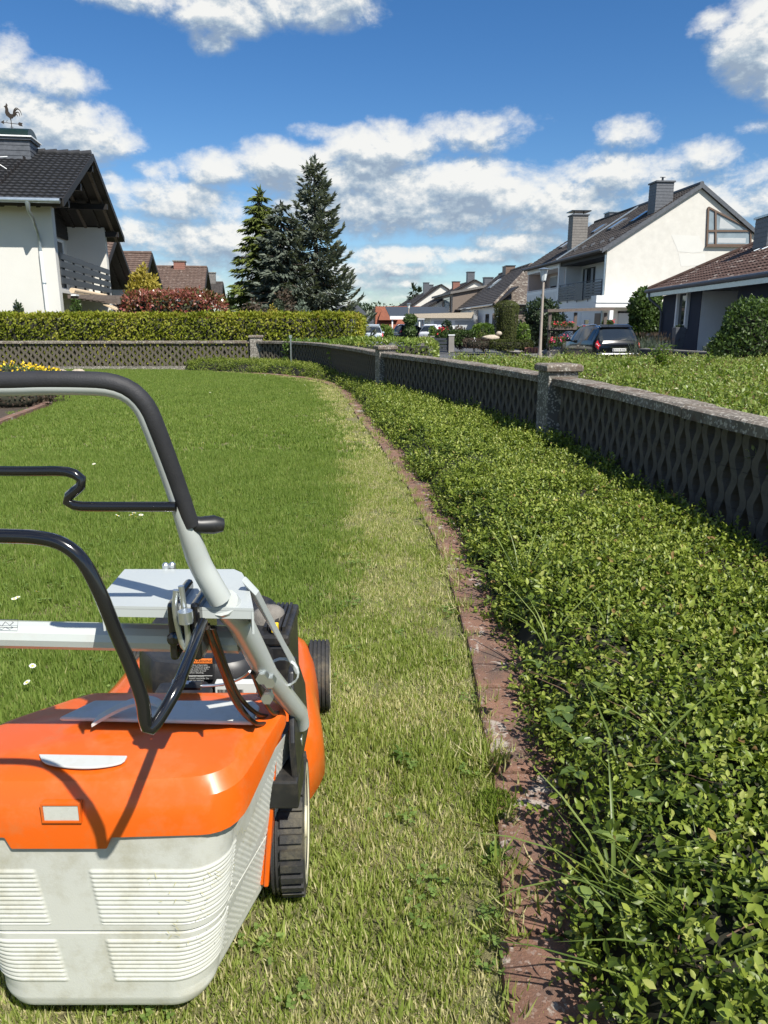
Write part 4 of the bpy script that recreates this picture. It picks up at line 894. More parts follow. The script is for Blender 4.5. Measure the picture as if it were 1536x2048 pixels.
# engine
mb = MB(); mb.loft([smooth_ring([(XC + (x - XC) * k, .70 + (y - .70) * k, z) for x, y in [(.0, .50), (.09, .485), (.20, .50), (.255, .60), (.255, .80), (.20, .93), (.09, .95), (.0, .92), (-.07, .80), (-.06, .60)]]) for z, k in ((.25, .92), (.345, .92), (.347, 1.0), (.40, 1.03), (.452, 1.0), (.466, .95), (.455, .86))]); ENG = obj('engine', mb, 'black', MW, smooth=40)
mb = MB(); mb.box(.0, .24, .44, .56, .24, .335); mb.prism([(.015, .36, .38), (.13, .36, .38), (.155, .36, .44), (.14, .36, .462), (.04, .36, .458)], (0, .07, 0)); obj('engine_base', mb, 'black', ENG, bevel=.008)
c0, c1 = lp(505, 1250, y=.66), lp(585, 1345, y=.66); mb = MB(); mb.box(c0[0], c1[0], .60, .80, c1[2] - .05, c0[2] - .028); mb.box(c0[0] - .004, c1[0] + .004, .595, .805, c0[2] - .028, c0[2] + .0); AF = obj('air_filter', mb, 'black', MW, bevel=.007)
mb = MB()
for k in range(5): mb.box(c1[0] - .06 + k * .011, c1[0] - .053 + k * .011, .62, .78, c0[2], c0[2] + .012)
obj('filter_fin', mb, 'black', AF)
mb = MB(); c = lp(537, 1240, y=.70); V, F = uv_ball(c, (.045, .045, .04)); V = c + (V - c) * (1 + .12 * lump(V, 30.))[:, None]; mb.add(V, F); obj('muffler', mb, mat('dusty grey casting', (.17, .155, .135), .9, .3, 30, bump=.4), MW, smooth=60)
p = lp(548, 1259, y=.60); mb = MB(); mb.box(p[0] - .007, p[0] + .009, p[1], p[1] + .02, p[2] - .010, p[2] + .011); obj('oil_cap', mb, 'yellow', MW, bevel=.003)
# labels with their print
def text(body, loc, size, m, parent, rx=90, name='lettering', align='LEFT'):
    cu = bpy.data.curves.new(name, 'FONT'); cu.body = body; cu.size = size; cu.align_x = align; cu.materials.append(M[m]); q = bpy.data.objects.new('tmp', cu); COL.objects.link(q); bpy.context.view_layer.update(); me = bpy.data.meshes.new_from_object(q.evaluated_get(bpy.context.evaluated_depsgraph_get())); bpy.data.objects.remove(q); me.name = name; o = bpy.data.objects.new(name, me); finish(o, parent); o.location = loc; o.rotation_euler = (rad(rx), 0, 0); return o
yl = .472
q0, q1 = lp(365, 1317, y=yl), lp(427, 1359, y=yl)
mb = MB(); mb.box(q0[0], q1[0], yl, .492, q1[2], q0[2]); WL = obj('warning_label', mb, 'black', MW)
mb = MB(); mb.box(q0[0], q1[0], yl - .001, yl + .001, q0[2] - .011, q0[2]); obj('label_header', mb, 'orange_label', WL)
text('WARNING', (q0[0] + .022, yl - .0015, q0[2] - .0088), .0092, 'black', WL)
for k, ln in enumerate(['Gasoline is flammable.', 'Never refuel hot engine.', 'Keep away from flame.', 'Stop engine to load', 'before refuelling.', '', 'Exhaust contains', 'carbon monoxide. Do', 'not run indoors.']):
    if ln: text(ln, (q0[0] + .012, yl - .0012, q0[2] - .0165 - k * .0046), .0048, 'white_label', WL)
mb = MB(); mb.box(q0[0] + .004, q1[0] - .002, yl - .001, yl, q0[2] - .0415, q0[2] - .0408); obj('label_rule', mb, 'white_label', WL)
q0, q1 = lp(429, 1366, y=.455), lp(512, 1388, y=.455); mb = MB(); mb.box(q0[0], q1[0], .455, .475, q1[2], q0[2]); BL = obj('barcode_label', mb, 'white_label', MW, bevel=.002)
mb = MB(); x = q0[0] + .006
while x < q0[0] + .062: w = rng.choice([.0008, .0013, .002]); mb.box(x, x + w, .4540, .4552, q1[2] + .002, q1[2] + .011); x += w + rng.choice([.0009, .0014])
obj('barcode', mb, 'black', BL)
text('00701 020 0078', (q0[0] + .006, .4545, q0[2] - .0075), .006, 'black', BL)

# crossbar, plate, lower tubes
yc = .045
ca, cb_, cc = lp(0, 1268, y=yc), lp(220, 1273, y=yc), lp(480, 1282, y=yc)
dirn = unit(cb_ - ca); L0 = ca - dirn * .30
mb = MB(); mb.tube([L0, ca, cb_, cb_ + dirn * (cc[0] - cb_[0])], .0215, 12); CB = obj('crossbar', mb, 'tube', MW, smooth=20)
# maker's sticker on the crossbar: outlined box with a partly visible line drawing
e0, e1 = lp(0, 1238, y=yc - .020), lp(38, 1252, y=yc - .020)
mb = MB(); mb.tube([e0 + [-.06, 0, -.001], (e1[0], e0[1], e0[2] - .001), (e1[0] - .002, e0[1] - .0015, e1[2] - .002), (e0[0] - .06, e0[1] - .0015, e1[2])], .0005, 4); 
mb.tube([(e0[0] + x_, e0[1] - .001, e0[2] - .001 - z_) for x_, z_ in [(-.01, .002), (.002, .010), (.008, .003), (.014, .009), (.020, .004), (.017, .0015)]], .0006, 4); obj('sticker_print', mb, 'slate_blue', CB)
zp = .815
pp = [lp(x, y, z=zp) for x, y in [(250, 1143), (468, 1143), (484, 1150), (497, 1172), (507, 1222), (203, 1217), (205, 1195)]]
mb = MB(); mb.prism(pp, (0, 0, .004)); fl = .034; inn = np.array([.0, .0, -fl])
for a, b in ((5, 6), (6, 0), (3, 4), (2, 3), (0, 1)): 
    A, B = pp[a], pp[b]; n_ = unit(np.cross(B - A, [0, 0, 1.])) * .003; mb.prism([A + [0, 0, -.0005], B + [0, 0, -.0005], B + inn, A + inn], n_)
mb.prism([pp[4] + [0, 0, -.0005], pp[5] + [0, 0, -.0005], pp[5] + [0, 0, -.012], pp[4] + [0, 0, -.012]], (0, .003, 0)); PL = obj('cover_plate', mb, 'plate', MW)
mb = MB()
for x, y in [(332, 1141), (345, 1140)]: p = lp(x, y, z=zp); mb.lathe([(.006, 0), (.006, .010), (.003, .013)], c=tuple(p), n=8)
obj('plate_screw', mb, 'steel', PL)
def lower_tube(f, name):
    pts = [f(lp(448, 1205, y=-.045)), f(lp(478, 1240, y=-.01)), f(lp(535, 1350, y=.13)), f(lp(598, 1425, y=.31)), f(lp(603, 1450, y=.33))]
    mb = MB(); mb.tube(pts, [.021, .0195, .0185, .0175, .016], 14); return obj(name, mb, 'tube', MW, smooth=40)
lower_tube(lambda p: p, 'lower_tube'); lower_tube(mir, 'lower_tube')
A, B = lp(500, 1190, y=.0), lp(588, 1345, y=.22)
mb = MB(); mb.prism([A + [-.012, 0, .022], A + [.006, .01, -.005], B + [.004, 0, -.006], B + [-.004, .0, .02]], (.004, .012, .004)); p = lp(566, 1345, y=.19); mb.lathe([(.026, -.006), (.030, 0), (.026, .006)], c=tuple(p), axis='y', n=18, close=True); obj('gusset', mb, 'plate', MW, bevel=.002)
mb = MB()
for x, y, yy in [(526, 1352, .08), (541, 1360, .10), (536, 1392, .10)]: p = lp(x, y, y=yy); mb.lathe([(.010, -.012), (.010, .004), (.006, .006), (.006, .016), (.0, .017)], c=tuple(p), axis='y', n=6)
obj('bolt', mb, 'steel', MW)
# upper handle
zz = [(440, 1198, -.05), (418, 1160, -.06), (397, 1120, -.07), (374, 1055, -.09), (338, 950, -.11), (300, 850, -.13), (283, 815, -.135), (258, 790, -.14), (225, 777, -.145), (180, 773, -.147), (90, 772, -.15), (0, 774, -.15)]
right = [lp(x, y, y=d) for x, y, d in zz]
lft = [mir(p) for p in right[:-1]][::-1]; lft = [p for p in lft if p[0] < right[-1][0] - .02]
path = sm(right + lft, 110); mb = MB(); PT = np.array(path); mb.tube(path, [float(np.interp(p[2], [.80, .90, .98, 1.2], [.0172, .0155, .0112, .0105])) for p in path], 14); HB = obj('handlebar', mb, 'tube', MW, smooth=60)
i0 = min(range(len(path)), key=lambda i: np.linalg.norm(path[i] - right[3])); i1 = len(path) - 1 - i0
mid = np.array([XC, -.12, .95]); fp = []
for p in path[i0:i1 + 1]:
    o_ = np.array([p[0] - mid[0], 0, p[2] - mid[2]]); tt = None; fp.append(p)
fp = np.array(fp); tg = unit(np.gradient(fp, axis=0)); outw = unit(np.cross(tg, [0, -1, .0])); outw *= np.sign((outw * (fp - mid)).sum(1))[:, None]
mb = MB(); mb.tube([p + o_ * .0065 + [0, -.002, 0] for p, o_ in zip(fp, outw)], .0112, 14); obj('foam_grip', mb, 'foam', HB, smooth=60)
mb = MB(); p = lp(378, 1048, y=-.09); mb.tube([p, lp(400, 1050, y=-.085), lp(428, 1049, y=-.08), lp(446, 1050, y=-.075)], [.012, .011, .0125, .009], 10); obj('end_stop', mb, 'black', HB, smooth=50)
mb = MB(); pts = [lp(x, y, y=-.115) for x, y in [(0, 942), (110, 942), (140, 945), (160, 955), (163, 970), (137, 993), (134, 1003), (150, 1011), (185, 1013), (352, 1013)]]
pts = [pts[0] + [-.30, 0, .004]] + pts; mb.tube(sm(pts, 60), .0065, 9); obj('drive_bail', mb, 'gloss_black', MW, smooth=60)
lo = [(-200, 1071, -.27), (0, 1072, -.27), (80, 1076, -.27), (128, 1090, -.27), (165, 1122, -.27), (198, 1182, -.268), (230, 1260, -.265), (262, 1335, -.262), (284, 1398, -.26), (290, 1436, -.26), (297, 1457, -.258), (312, 1447, -.254), (349, 1385, -.23), (366, 1345, -.20), (405, 1245, -.08)]
mb = MB(); mb.tube(sm([lp(x, y, y=d) for x, y, d in lo], 90), .0078, 10); obj('stop_bail', mb, 'gloss_black', MW, smooth=60)
# latch hardware under the plate
mb = MB(); p = lp(385, 1250, y=-.03); mb.box(p[0] - .022, p[0] - .010, -.075, .03, p[2] - .035, p[2] + .05); mb.box(p[0] + .010, p[0] + .022, -.075, .03, p[2] - .035, p[2] + .05); mb.box(p[0] - .01, p[0] + .01, -.02, .02, p[2] - .06, p[2] + .03)
for s_ in (-1, 1): q = lp(362 + s_ * 14, 1278, y=-.075); mb.lathe([(.010, -.006), (.010, .006)], c=tuple(q), axis='y', n=12)
obj('latch', mb, 'gloss_black', MW, bevel=.005)
mb = MB(); mb.tube(sm([lp(x, y, y=-.085) for x, y in [(352, 1180), (350, 1215), (356, 1255), (368, 1296), (376, 1285), (372, 1240), (366, 1200), (362, 1172)]], 30), .0042, 8); mb.tube([lp(370, 1222, y=-.10), lp(372, 1245, y=-.10)], .010, 10); obj('latch_hook', mb, 'steel', MW, smooth=50)
for k, pts in enumerate([[(412, 1255, -.05), (440, 1330, .03), (468, 1400, .10), (500, 1440, .16), (530, 1450, .2), (553, 1440, .24)], [(425, 1255, -.04), (455, 1340, .05), (480, 1395, .12), (515, 1428, .18), (545, 1432, .24)], [(415, 1250, -.045), (450, 1345, .04), (474, 1402, .11), (508, 1445, .15), (540, 1446, .22)], [(505, 1345, .08), (525, 1395, .14), (545, 1425, .2), (556, 1425, .24)]]):
    mb = MB(); mb.tube(sm([lp(x, y, y=d) for x, y, d in pts], 30), .0042, 7); obj('cable', mb, 'cable', MW, smooth=60)
mb = MB(); mb.tube(sm([lp(x, y, y=d) for x, y, d in [(352, 1367, .30), (400, 1372, .30), (450, 1368, .30), (485, 1355, .28), (500, 1343, .25)]], 24), .0028, 7); mb.tube([lp(345, 1366, y=.30), lp(395, 1371, y=.30)], .0075, 10); obj('throttle_cable', mb, 'steel', MW, smooth=60)
mb = MB(); p = lp(382, 1371, y=.3); mb.tube([p - [.02, 0, 0], p + [.02, 0, .0]], .009, 10); obj('cable_sleeve', mb, 'black', MW)

# ------------------------------------------------------------------ houses
class Frame:
    """local frame of a building: x right along its front, y away along the street, z up from street level"""
    def __init__(s, x, y, az): a = rad(az); s.O = np.array([x, y, STREET]); s.az = az; s.U = np.array([math.sin(a), math.cos(a), 0]); s.R = np.array([math.cos(a), -math.sin(a), 0]); s.Z = np.array([0, 0, 1.])
    def pl(s, px, py, ax, v):
        n = (s.R, s.U, s.Z)[ax]; d = px_ray(px, py); C = np.array([0, 0, CAM_H]); t = ((s.O @ n) + v - C @ n) / (d @ n); q = C + t * d - s.O; return np.array([q @ s.R, q @ s.U, q @ s.Z])
    def thing(s, name, label, cat, group=None): return thing(name, tuple(s.O), s.az, label, cat, group)
def tile_slope(name, A, e, L, s, S, m, parent, row=.33, tw=.30, lift=.035, amp=.018, lo=None, hi=None, samp=4):
    """roof slope: A eave corner, e along the eave, s up the slope; real stepped rows of waved tiles"""
    A = np.array(A, float); e = unit(np.array(e, float)); s = unit(np.array(s, float)); n = np.cross(e, s); n = n if n[2] > 0 else -n
    R = int(math.ceil(S / row)); u = np.arange(0, L + tw / samp, tw / samp); u[-1] = L; V = []; F = []; prof = amp * np.sin(2 * math.pi * u / tw)
    for r in range(R):
        f0, f1 = r * row, min(S, (r + 1) * row)
        for f, h in ((f0, lift), (f1, .004)):
            l0 = lo(f / S) if lo else 0; l1 = hi(f / S) if hi else L; uu = np.clip(u, l0, l1); off = rng.normal(0, .002)
            V.append(A + uu[:, None] * e + f * s + (h + prof + .03 + off)[:, None] * n)
    V = np.array(V); k = len(u); V = V.reshape(-1, 3); i = np.arange(k - 1)
    for r in range(2 * R - 1): a = r * k + i; F.append(np.stack([a, a + 1, a + 1 + k, a + k], 1))
    o = raw_mesh(name, V, [np.concatenate(F)], m, parent); o.data.shade_flat(); return o
def slab(mb, A, e, L, s, S, th):
    A, e, s = np.array(A, float), unit(np.array(e, float)), unit(np.array(s, float)); n = np.cross(e, s); n = n if n[2] > 0 else -n
    p = [A, A + e * L, A + e * L + s * S, A + s * S]; mb.prism(p, -n * th); return mb
def window(parent, c0, r, n, w, h, fm='white', gm='glass', cols=1, rows=1, t=.06, sill=None, depth=.05):
    c0, r, n = np.array(c0, float), unit(np.array(r, float)), unit(np.array(n, float)); z = np.array([0, 0, 1.]); mb = MB()
    def bx(u0, u1, v0, v1, d0=-.03, d1=depth): p = [c0 + r * u + z * v + n * d0 for u, v in ((u0, v0), (u1, v0), (u1, v1), (u0, v1))]; mb.prism(p, n * (d1 - d0))
    bx(0, t, 0, h); bx(w - t, w, 0, h); bx(t, w - t, 0, t); bx(t, w - t, h - t, h)
    for i in range(1, cols): bx(w * i / cols - t / 2, w * i / cols + t / 2, t, h - t)
    for i in range(1, rows): bx(t, w - t, h * i / rows - t / 2, h * i / rows + t / 2, -.03, depth - .004)
    o = obj('window', mb, fm, parent)
    mb = MB(); p = [c0 + r * u + z * v + n * .012 for u, v in ((t * .8, t * .8), (w - t * .8, t * .8), (w - t * .8, h - t * .8), (t * .8, h - t * .8))]; mb.prism(p, n * -.02); obj('pane', mb, gm, o)
    if sill: mb = MB(); p = [c0 + r * u + z * v + n * -.02 for u, v in ((-.06, -.05), (w + .06, -.05), (w + .06, -.004), (-.06, -.004))]; mb.prism(p, n * .14); obj('sill', mb, sill, o)
    return o
def chimney(parent, x0, x1, y0, y1, z0, z1, m='slate', cap='slate', rows=True):
    mb = MB(); k = int((z1 - z0) / .16)
    for i in range(k):                                    # courses of slate, each lapping the one below
        a = z0 + (z1 - z0) * i / k; b = z0 + (z1 - z0) * (i + 1) / k; g = .012
        mb.loft([[(x0 - g, y0 - g, a), (x1 + g, y0 - g, a), (x1 + g, y1 + g, a), (x0 - g, y1 + g, a)], [(x0, y0, b), (x1, y0, b), (x1, y1, b), (x0, y1, b)]])
    o = obj('chimney', mb, m, parent); mb = MB(); mb.box(x0 - .07, x1 + .07, y0 - .07, y1 + .07, z1 + .001, z1 + .08); obj('chimney_cap', mb, cap, o); return o

# ---- near white house on the left
H1 = Frame(-10.1, 24, -9); h1 = H1.thing('white_house', 'white house with anthracite tiled roof and slate grey balcony at the left border', 'house')
ZE, ZR, YR, DP, GX, OV, XL = 5.40, 7.62, 4.25, 8.5, .52, .75, -12.0
sl = (ZR - ZE) / (YR + OV)
mb = MB(); mb.box(XL, 0, 0, .36, 0, ZE + .30); mb.box(XL, -1.55, .36, 8.1, 0, ZE + .3); mb.box(XL, -.02, 8.1, DP, 0, ZE + .3); mb.box(-1.55, 0, .36, 8.1, 2.86, 3.02); obj('wall', mb, 'render', h1)
mb = MB(); mb.prism([(-1.52, .36, 5.18), (-1.52, 8.1, 5.18), (-1.52, 8.1, 5.75), (-1.52, YR, ZR - .25), (-1.52, .36, 5.75)], (.06, 0, 0)); o = obj('gable_boarding', mb, 'soffit', h1)
for k in range(14):
    z = 5.2 + k * .165; y0, y1 = .36, 8.1
    if z > 5.7: y0 = max(.36, (z - 5.6) / sl - OV + .2); y1 = 8.5 - y0
    if y1 - y0 > .3: mb = MB(); mb.box(-1.458, -1.438, y0, y1, z, z + .15); obj('gable_board', mb, 'soffit', o)
S = math.hypot(YR + OV, ZR - ZE); d1 = np.array([0, YR + OV, ZR - ZE]); d2 = np.array([0, -(YR + OV), ZR - ZE])
mb = MB(); slab(mb, (XL, -OV, ZE), (1, 0, 0), GX - XL, d1, S, .16); slab(mb, (XL, 2 * YR + OV, ZE), (1, 0, 0), GX - XL, d2, S, .16); RF = obj('roof', mb, 'soffit', h1)
o = tile_slope('roof_tiles', (XL, -OV - .03, ZE), (1, 0, 0), GX - XL, d1, S + .03, 'dark_tile', RF, row=.31, tw=.21, lift=.06, amp=.011); o['kind'] = 'stuff'
o = tile_slope('roof_tiles', (XL, 2 * YR + OV + .03, ZE), (1, 0, 0), GX - XL, d2, S + .03, 'dark_tile', RF); o['kind'] = 'stuff'
x = GX
while x > XL + .4: mb = MB(); mb.tube([(x - .40, YR, ZR + .055), (x - .02, YR, ZR + .085)], [.10, .115], 10); obj('ridge_tile', mb, 'dark_tile', RF, smooth=40); x -= .38
mb = MB(); un = unit(np.array([0, -sl, 1]))
for s_ in (1, -1):
    y0 = -OV if s_ > 0 else 2 * YR + OV; p = [(GX + .002, y0, ZE - .14), (GX + .002, YR, ZR - .14), (GX + .002, YR, ZR + .075), (GX + .002, y0, ZE + .075)]; mb.prism(p, (.045, 0, 0))
obj('verge_board', mb, 'dark_wood', RF)
for k, x in enumerate([GX - .25, GX - .72, -.72, -1.2]):       # rafters under the open gable
    for s_ in (1, -1):
        y0 = -OV + .1 if s_ > 0 else 2 * YR + OV - .1; a = np.array([x, y0, ZE - .14 + .1 * sl]); b = np.array([x, YR, ZR - .22]); mb = MB(); mb.bar(a, b, .11, .16); obj('rafter', mb, 'soffit' if k % 2 else 'grey_wood', RF)
for y, z in ((.18, ZE + .06), (8.3, ZE + .06), (YR, ZR - .42), (2.1, 6.25), (6.4, 6.25)): mb = MB(); mb.box(-1.5, GX - .02, y - .08, y + .08, z - .1, z + .1); obj('purlin', mb, 'dark_wood', RF)
mb = MB(); mb.tube([(XL, -OV - .09, ZE - .02), (GX - .04, -OV - .09, ZE - .0)], .075, 12); G1 = obj('gutter', mb, 'zinc', h1, smooth=40)
p = [(-.42, -OV - .08, ZE - .05), (-.42, -OV - .08, ZE - .28), (-.40, -.55, 4.95), (-.40, -.16, 4.55), (-.40, -.09, 4.40), (-.40, -.09, 4.0)]
mb = MB(); mb.tube(p, [.085, .05, .045, .045, .045, .045], 12); obj('downpipe_bend', mb, 'zinc', G1, smooth=50)
mb = MB(); mb.tube([(-.40, -.09, 4.05), (-.38, -.09, .1)], .055, 12); obj('downpipe', mb, 'white', h1, smooth=40)
for z in (3.1, 1.9): mb = MB(); mb.tube([(-.39, -.09, z), (-.39, -.09, z + .04)], .063, 12); obj('pipe_clip', mb, 'zinc', h1)
window(h1, (-1.55, 7.5, 3.05), (0, -1, 0), (1, 0, 0), 2.2, 2.05, 'white', 'glass', 2, 1, .09); window(h1, (-1.55, 4.4, 3.05), (0, -1, 0), (1, 0, 0), 2.0, 2.05, 'white', 'glass', 2, 1, .09)
for k in range(4): mb = MB(); z = 3.14 + k * .247; mb.box(.02, .055, .30, 8.15, z, z + .185); BLR = obj('balcony_board', mb, 'slate_blue', h1)
for y in np.linspace(.9, 7.8, 6): mb = MB(); mb.box(-.04, .018, y - .035, y + .035, 3.02, 4.02); obj('balcony_post', mb, 'slate_blue', h1)
aw = MB(); aw.tube([(.30, .35, 2.93), (.30, 5.6, 2.93)], .085, 10); AW = obj('rolled_awning', aw, 'beige_fabric', h1, smooth=40); aw = MB(); aw.box(.25, .40, .35, 5.6, 2.77, 2.81); obj('awning_rail', aw, 'white', AW)
aw = MB(); aw.prism([(.10, 6.0, 2.62), (.55, 6.0, 2.42), (.55, 7.8, 2.42), (.10, 7.8, 2.62)], (0, 0, .03)); aw.prism([(.55, 6.0, 2.42), (.55, 7.8, 2.42), (.55, 7.8, 2.26), (.55, 6.0, 2.26)], (.015, 0, 0)); obj('small_awning', aw, 'beige_fabric', h1)
mb = MB(); mb.box(-1.5, -1.44, .36, 5.4, .0, 2.86); obj('ground_floor_wall', mb, mat('brown plaster', (.22, .125, .075), .85, .06), h1)
window(h1, (-.02 + .02, 8.10 - .02, 1.2), (-1, 0, 0), (0, -1, 0), .8, 1.1, 'white', 'glass', 1, 1, .06)
mb = MB(); mb.box(.0 - .95, -.65 - .0, 8.03, 8.07, 1.15, 2.1); obj('shutter', mb, 'brick_red', h1)
chimney(h1, -3.4, -1.28, 3.3, 4.3, 6.9, 7.86); mb = MB(); mb.box(-3.5, -1.16, 3.18, 4.42, 7.945, 7.985); obj('chimney_slab', mb, 'white', h1)
pr = [(-3.5, 3.8 + .55 * math.cos(a), 8.0 + .30 * math.sin(a)) for a in np.linspace(0, math.pi, 13)]; mb = MB(); mb.prism(pr, (2.22, 0, 0)); obj('chimney_hood', mb, 'copper_green', h1)
mb = MB(); a = np.array([-1.95, 1.9, ZE + sl * (1.9 + OV) + .1]); mb.tube([a, a + [.0, -.05, .35], a + [.35, -.05, .38]], .02, 6); mb.tube([a + [.0, -.03, .2], a + [.28, -.03, .02]], .015, 6); obj('roof_hook', mb, 'white', RF)
# weathercock standing on the hood
vc = H1.pl(24, 258, 1, 3.8); b = H1.O + H1.R * vc[0] + H1.U * 3.8 + H1.Z * 8.29
wv = thing('weathercock', tuple(b), -9, 'rusty iron weathercock with arrow on top of the chimney hood', 'weather vane')
mb = MB(); mb.tube([(0, 0, -.02), (0, 0, .34)], .013, 8); mb.tube([(-.06, 0, .06), (.06, 0, .06)], .007, 6); mb.tube([(0, -.06, .08), (0, .06, .08)], .007, 6); obj('spindle', mb, 'rust', wv)
mb = MB(); mb.tube([(-.26, 0, .20), (.26, 0, .16)], .010, 6); mb.prism([(-.34, -.008, .205), (-.22, -.008, .27), (-.24, -.008, .20), (-.23, -.008, .14)], (0, .016, 0)); mb.prism([(.20, -.008, .165), (.25, -.008, .225), (.36, -.008, .20), (.33, -.008, .155), (.36, -.008, .10), (.25, -.008, .11)], (0, .016, 0)); mb.tube([(-.12, 0, .19), (-.16, 0, .25), (-.10, 0, .26)], .007, 5); obj('arrow', mb, 'rust', wv)
ck = [(.0, .30), (.06, .33), (.13, .40), (.17, .52), (.21, .60), (.30, .60), (.36, .50), (.38, .36), (.33, .46), (.29, .52), (.27, .44), (.23, .48), (.24, .58)]
body = [(-.03, .33), (.05, .33), (.11, .40), (.12, .47), (.05, .46), (.0, .47), (-.05, .55), (-.055, .64), (-.08, .71), (-.12, .73), (-.15, .70), (-.185, .69), (-.15, .665), (-.14, .60), (-.16, .50), (-.13, .41)]
mb = MB(); mb.prism([(x, -.02, z) for x, z in body], (0, .04, 0))
for k, t in enumerate([[(.10, .42), (.16, .56), (.24, .63), (.32, .58), (.36, .44)], [(.10, .44), (.13, .58), (.20, .66), (.27, .64)], [(.11, .41), (.20, .52), (.27, .52), (.30, .40)], [(.11, .40), (.19, .46), (.23, .40)]]): mb.tube([p for p in spline([(x, 0, z) for x, z in t], 14)], list(np.linspace(.03, .008, 14)), 6)
mb.prism([(-.10, -.012, .72), (-.12, -.012, .78), (-.09, -.012, .76), (-.085, -.012, .80), (-.06, -.012, .75), (-.06, -.012, .70)], (0, .024, 0)); mb.tube([(-.02, 0, .34), (-.01, 0, .27)], .012, 5); obj('rooster', mb, 'rust', wv)

# ---- houses receding on the left
def chalet(x, y, az, zr, ze, half, L, tile, label, fin=None, extra=None, wallm='render', gx=1.3):
    F = Frame(x, y, az); t = F.thing('gabled_house', label, 'house', 'gabled houses receding on the left'); S = math.hypot(half, zr - ze); dz = zr - ze
    mb = MB(); mb.box(-L, -gx - .4, -half + .7, half - .7, 0, ze + .1); obj('wall', mb, wallm, t)
    mb = MB(); mb.prism([(-gx - .38, -half + .7, ze - .3), (-gx - .38, half - .7, ze - .3), (-gx - .38, 0, zr - .3)], (.05, 0, 0)); obj('gable_boarding', mb, 'dark_wood', t)
    mb = MB(); slab(mb, (-L, -half, ze), (1, 0, 0), L, (0, half, dz), S, .16); slab(mb, (-L, half, ze), (1, 0, 0), L, (0, -half, dz), S, .16); r = obj('roof', mb, 'soffit', t)
    o = tile_slope('roof_tiles', (-L, -half - .02, ze), (1, 0, 0), L, (0, half, dz), S + .02, tile, r, samp=3); o['kind'] = 'stuff'
    mb = MB()
    for s_ in (1, -1): mb.prism([(.003, -s_ * half, ze - .2), (.003, 0, zr - .2), (.003, 0, zr + .07), (.003, -s_ * half, ze + .07)], (.05, 0, 0))
    obj('verge_board', mb, 'soffit', r); mb = MB(); mb.tube([(-L, 0, zr + .05), (0, 0, zr + .06)], .11, 8); obj('ridge', mb, tile, r)
    for k in range(3):
        for s_ in (1, -1): mb = MB(); mb.bar((-.3 - k * .45, -s_ * (half - .1), ze - .12), (-.3 - k * .45, 0, zr - .22), .1, .14); obj('rafter', mb, 'soffit', r)
    mb = MB(); mb.tube([(-L, -half - .08, ze - .02), (-.05, -half - .08, ze - .02)], .07, 8); obj('gutter', mb, 'zinc', r)
    if fin: mb = MB(); mb.box(-gx - .38, fin, half - 1.1, half - .75, 0, ze - .1); obj('side_wall', mb, 'render', t)
    window(t, (-gx - .34, half - 1.6, 2.9), (0, -1, 0), (1, 0, 0), 2.2, 1.3, 'white', 'glass', 2)
    if extra: extra(F, t, half, ze, gx)
    return t
def ex2(F, t, half, ze, gx):
    mb = MB(); mb.box(fin2, fin2 + .32, half - 1.12, half - .72, 0, ze - .12); obj('side_post', mb, mat('magenta paint', (.40, .08, .18), .6, .05), t)
    for k in range(4): mb = MB(); z = 2.15 + k * .24; mb.box(.02, .06, -half + .8, half - .75, z, z + .17); obj('balcony_board', mb, 'soffit', t)
fin2 = -.12
chalet(-13.5, 39.6, -9, 6.2, 3.85, 4.6, 9, 'brown_tile', 'brown roofed house with white side wall and magenta post, right behind the near white house', fin2, ex2)
chalet(-14.7, 49.4, -9, 6.2, 4.2, 4.3, 9, 'brown_tile', 'brown roofed house with dark open gable, half hidden by the golden shrub')
F4 = Frame(-14.0, 61.5, -9)
def ex4(F, t, half, ze, gx):
    c = F.pl(349, 536, 1, 0)[0]; c2 = F.pl(371, 536, 1, 0)[0]; chimney(t, c, c2, -.5, .5, 5.6, 6.62, 'brick_red', 'concrete')
chalet(-14.0, 61.5, -9, 6.2, 4.15, 4.6, 12, 'brown_tile', 'house with broad lichen spotted brown roof and brick chimney behind the red tipped shrub', None, ex4)
def ex5(F, t, half, ze, gx): c = F.pl(424, 560, 1, 0)[0]; chimney(t, c - .3, c + .4, -.4, .4, 5.6, 7.2, 'slate_light', 'concrete')
chalet(-17.4, 83.6, -9, 6.2, 4.6, 4.6, 9, 'grey_tile', 'smallest far house with grey brown roof next to the conifers', None, ex5)

# ---- white terrace on the right
R1 = Frame(12.29, 43, -5); r1 = R1.thing('terraced_house', 'white terraced house with tall lit gable, corner window and dark balcony behind the street lamp', 'house'); U1 = 8.0
ap = (5.0, 9.25); eL = (-.35, 5.85); eR = (9.5, 6.1); k = (ap[1] - eL[1]) / (ap[0] - eL[0]); kr = (ap[1] - eR[1]) / (eR[0] - ap[0])
mb = MB(); mb.prism([(0, 0, 0), (9.1, 0, 0), (9.1, 0, ap[1] - kr * 4.1 - .14), (ap[0], 0, ap[1] - .16), (0, 0, eL[1] + k * .35 - .16)], (0, .30, 0)); obj('gable_wall', mb, 'render2', r1)
mb = MB(); mb.box(1.35, 9.1, .30, U1, 0, 5.7); mb.box(0, .30, .30, U1 - .02, 2.6, 3.35); mb.box(.30, 1.35, .30, U1 - .02, 3.1, 3.3); mb.box(.02, 1.35, .30, 3.6, 0, 2.6); mb.box(.3, 1.35, U1 - .24, U1 - .02, 3.3, 5.8); obj('wall', mb, 'white', r1)
mb = MB(); mb.box(-.02, 1.3, .30, U1, 5.55, 5.85); obj('eave_boarding', mb, 'soffit', r1)
Sx = math.hypot(ap[0] - eL[0], ap[1] - eL[1]); Sr = math.hypot(eR[0] - ap[0], ap[1] - eR[1])
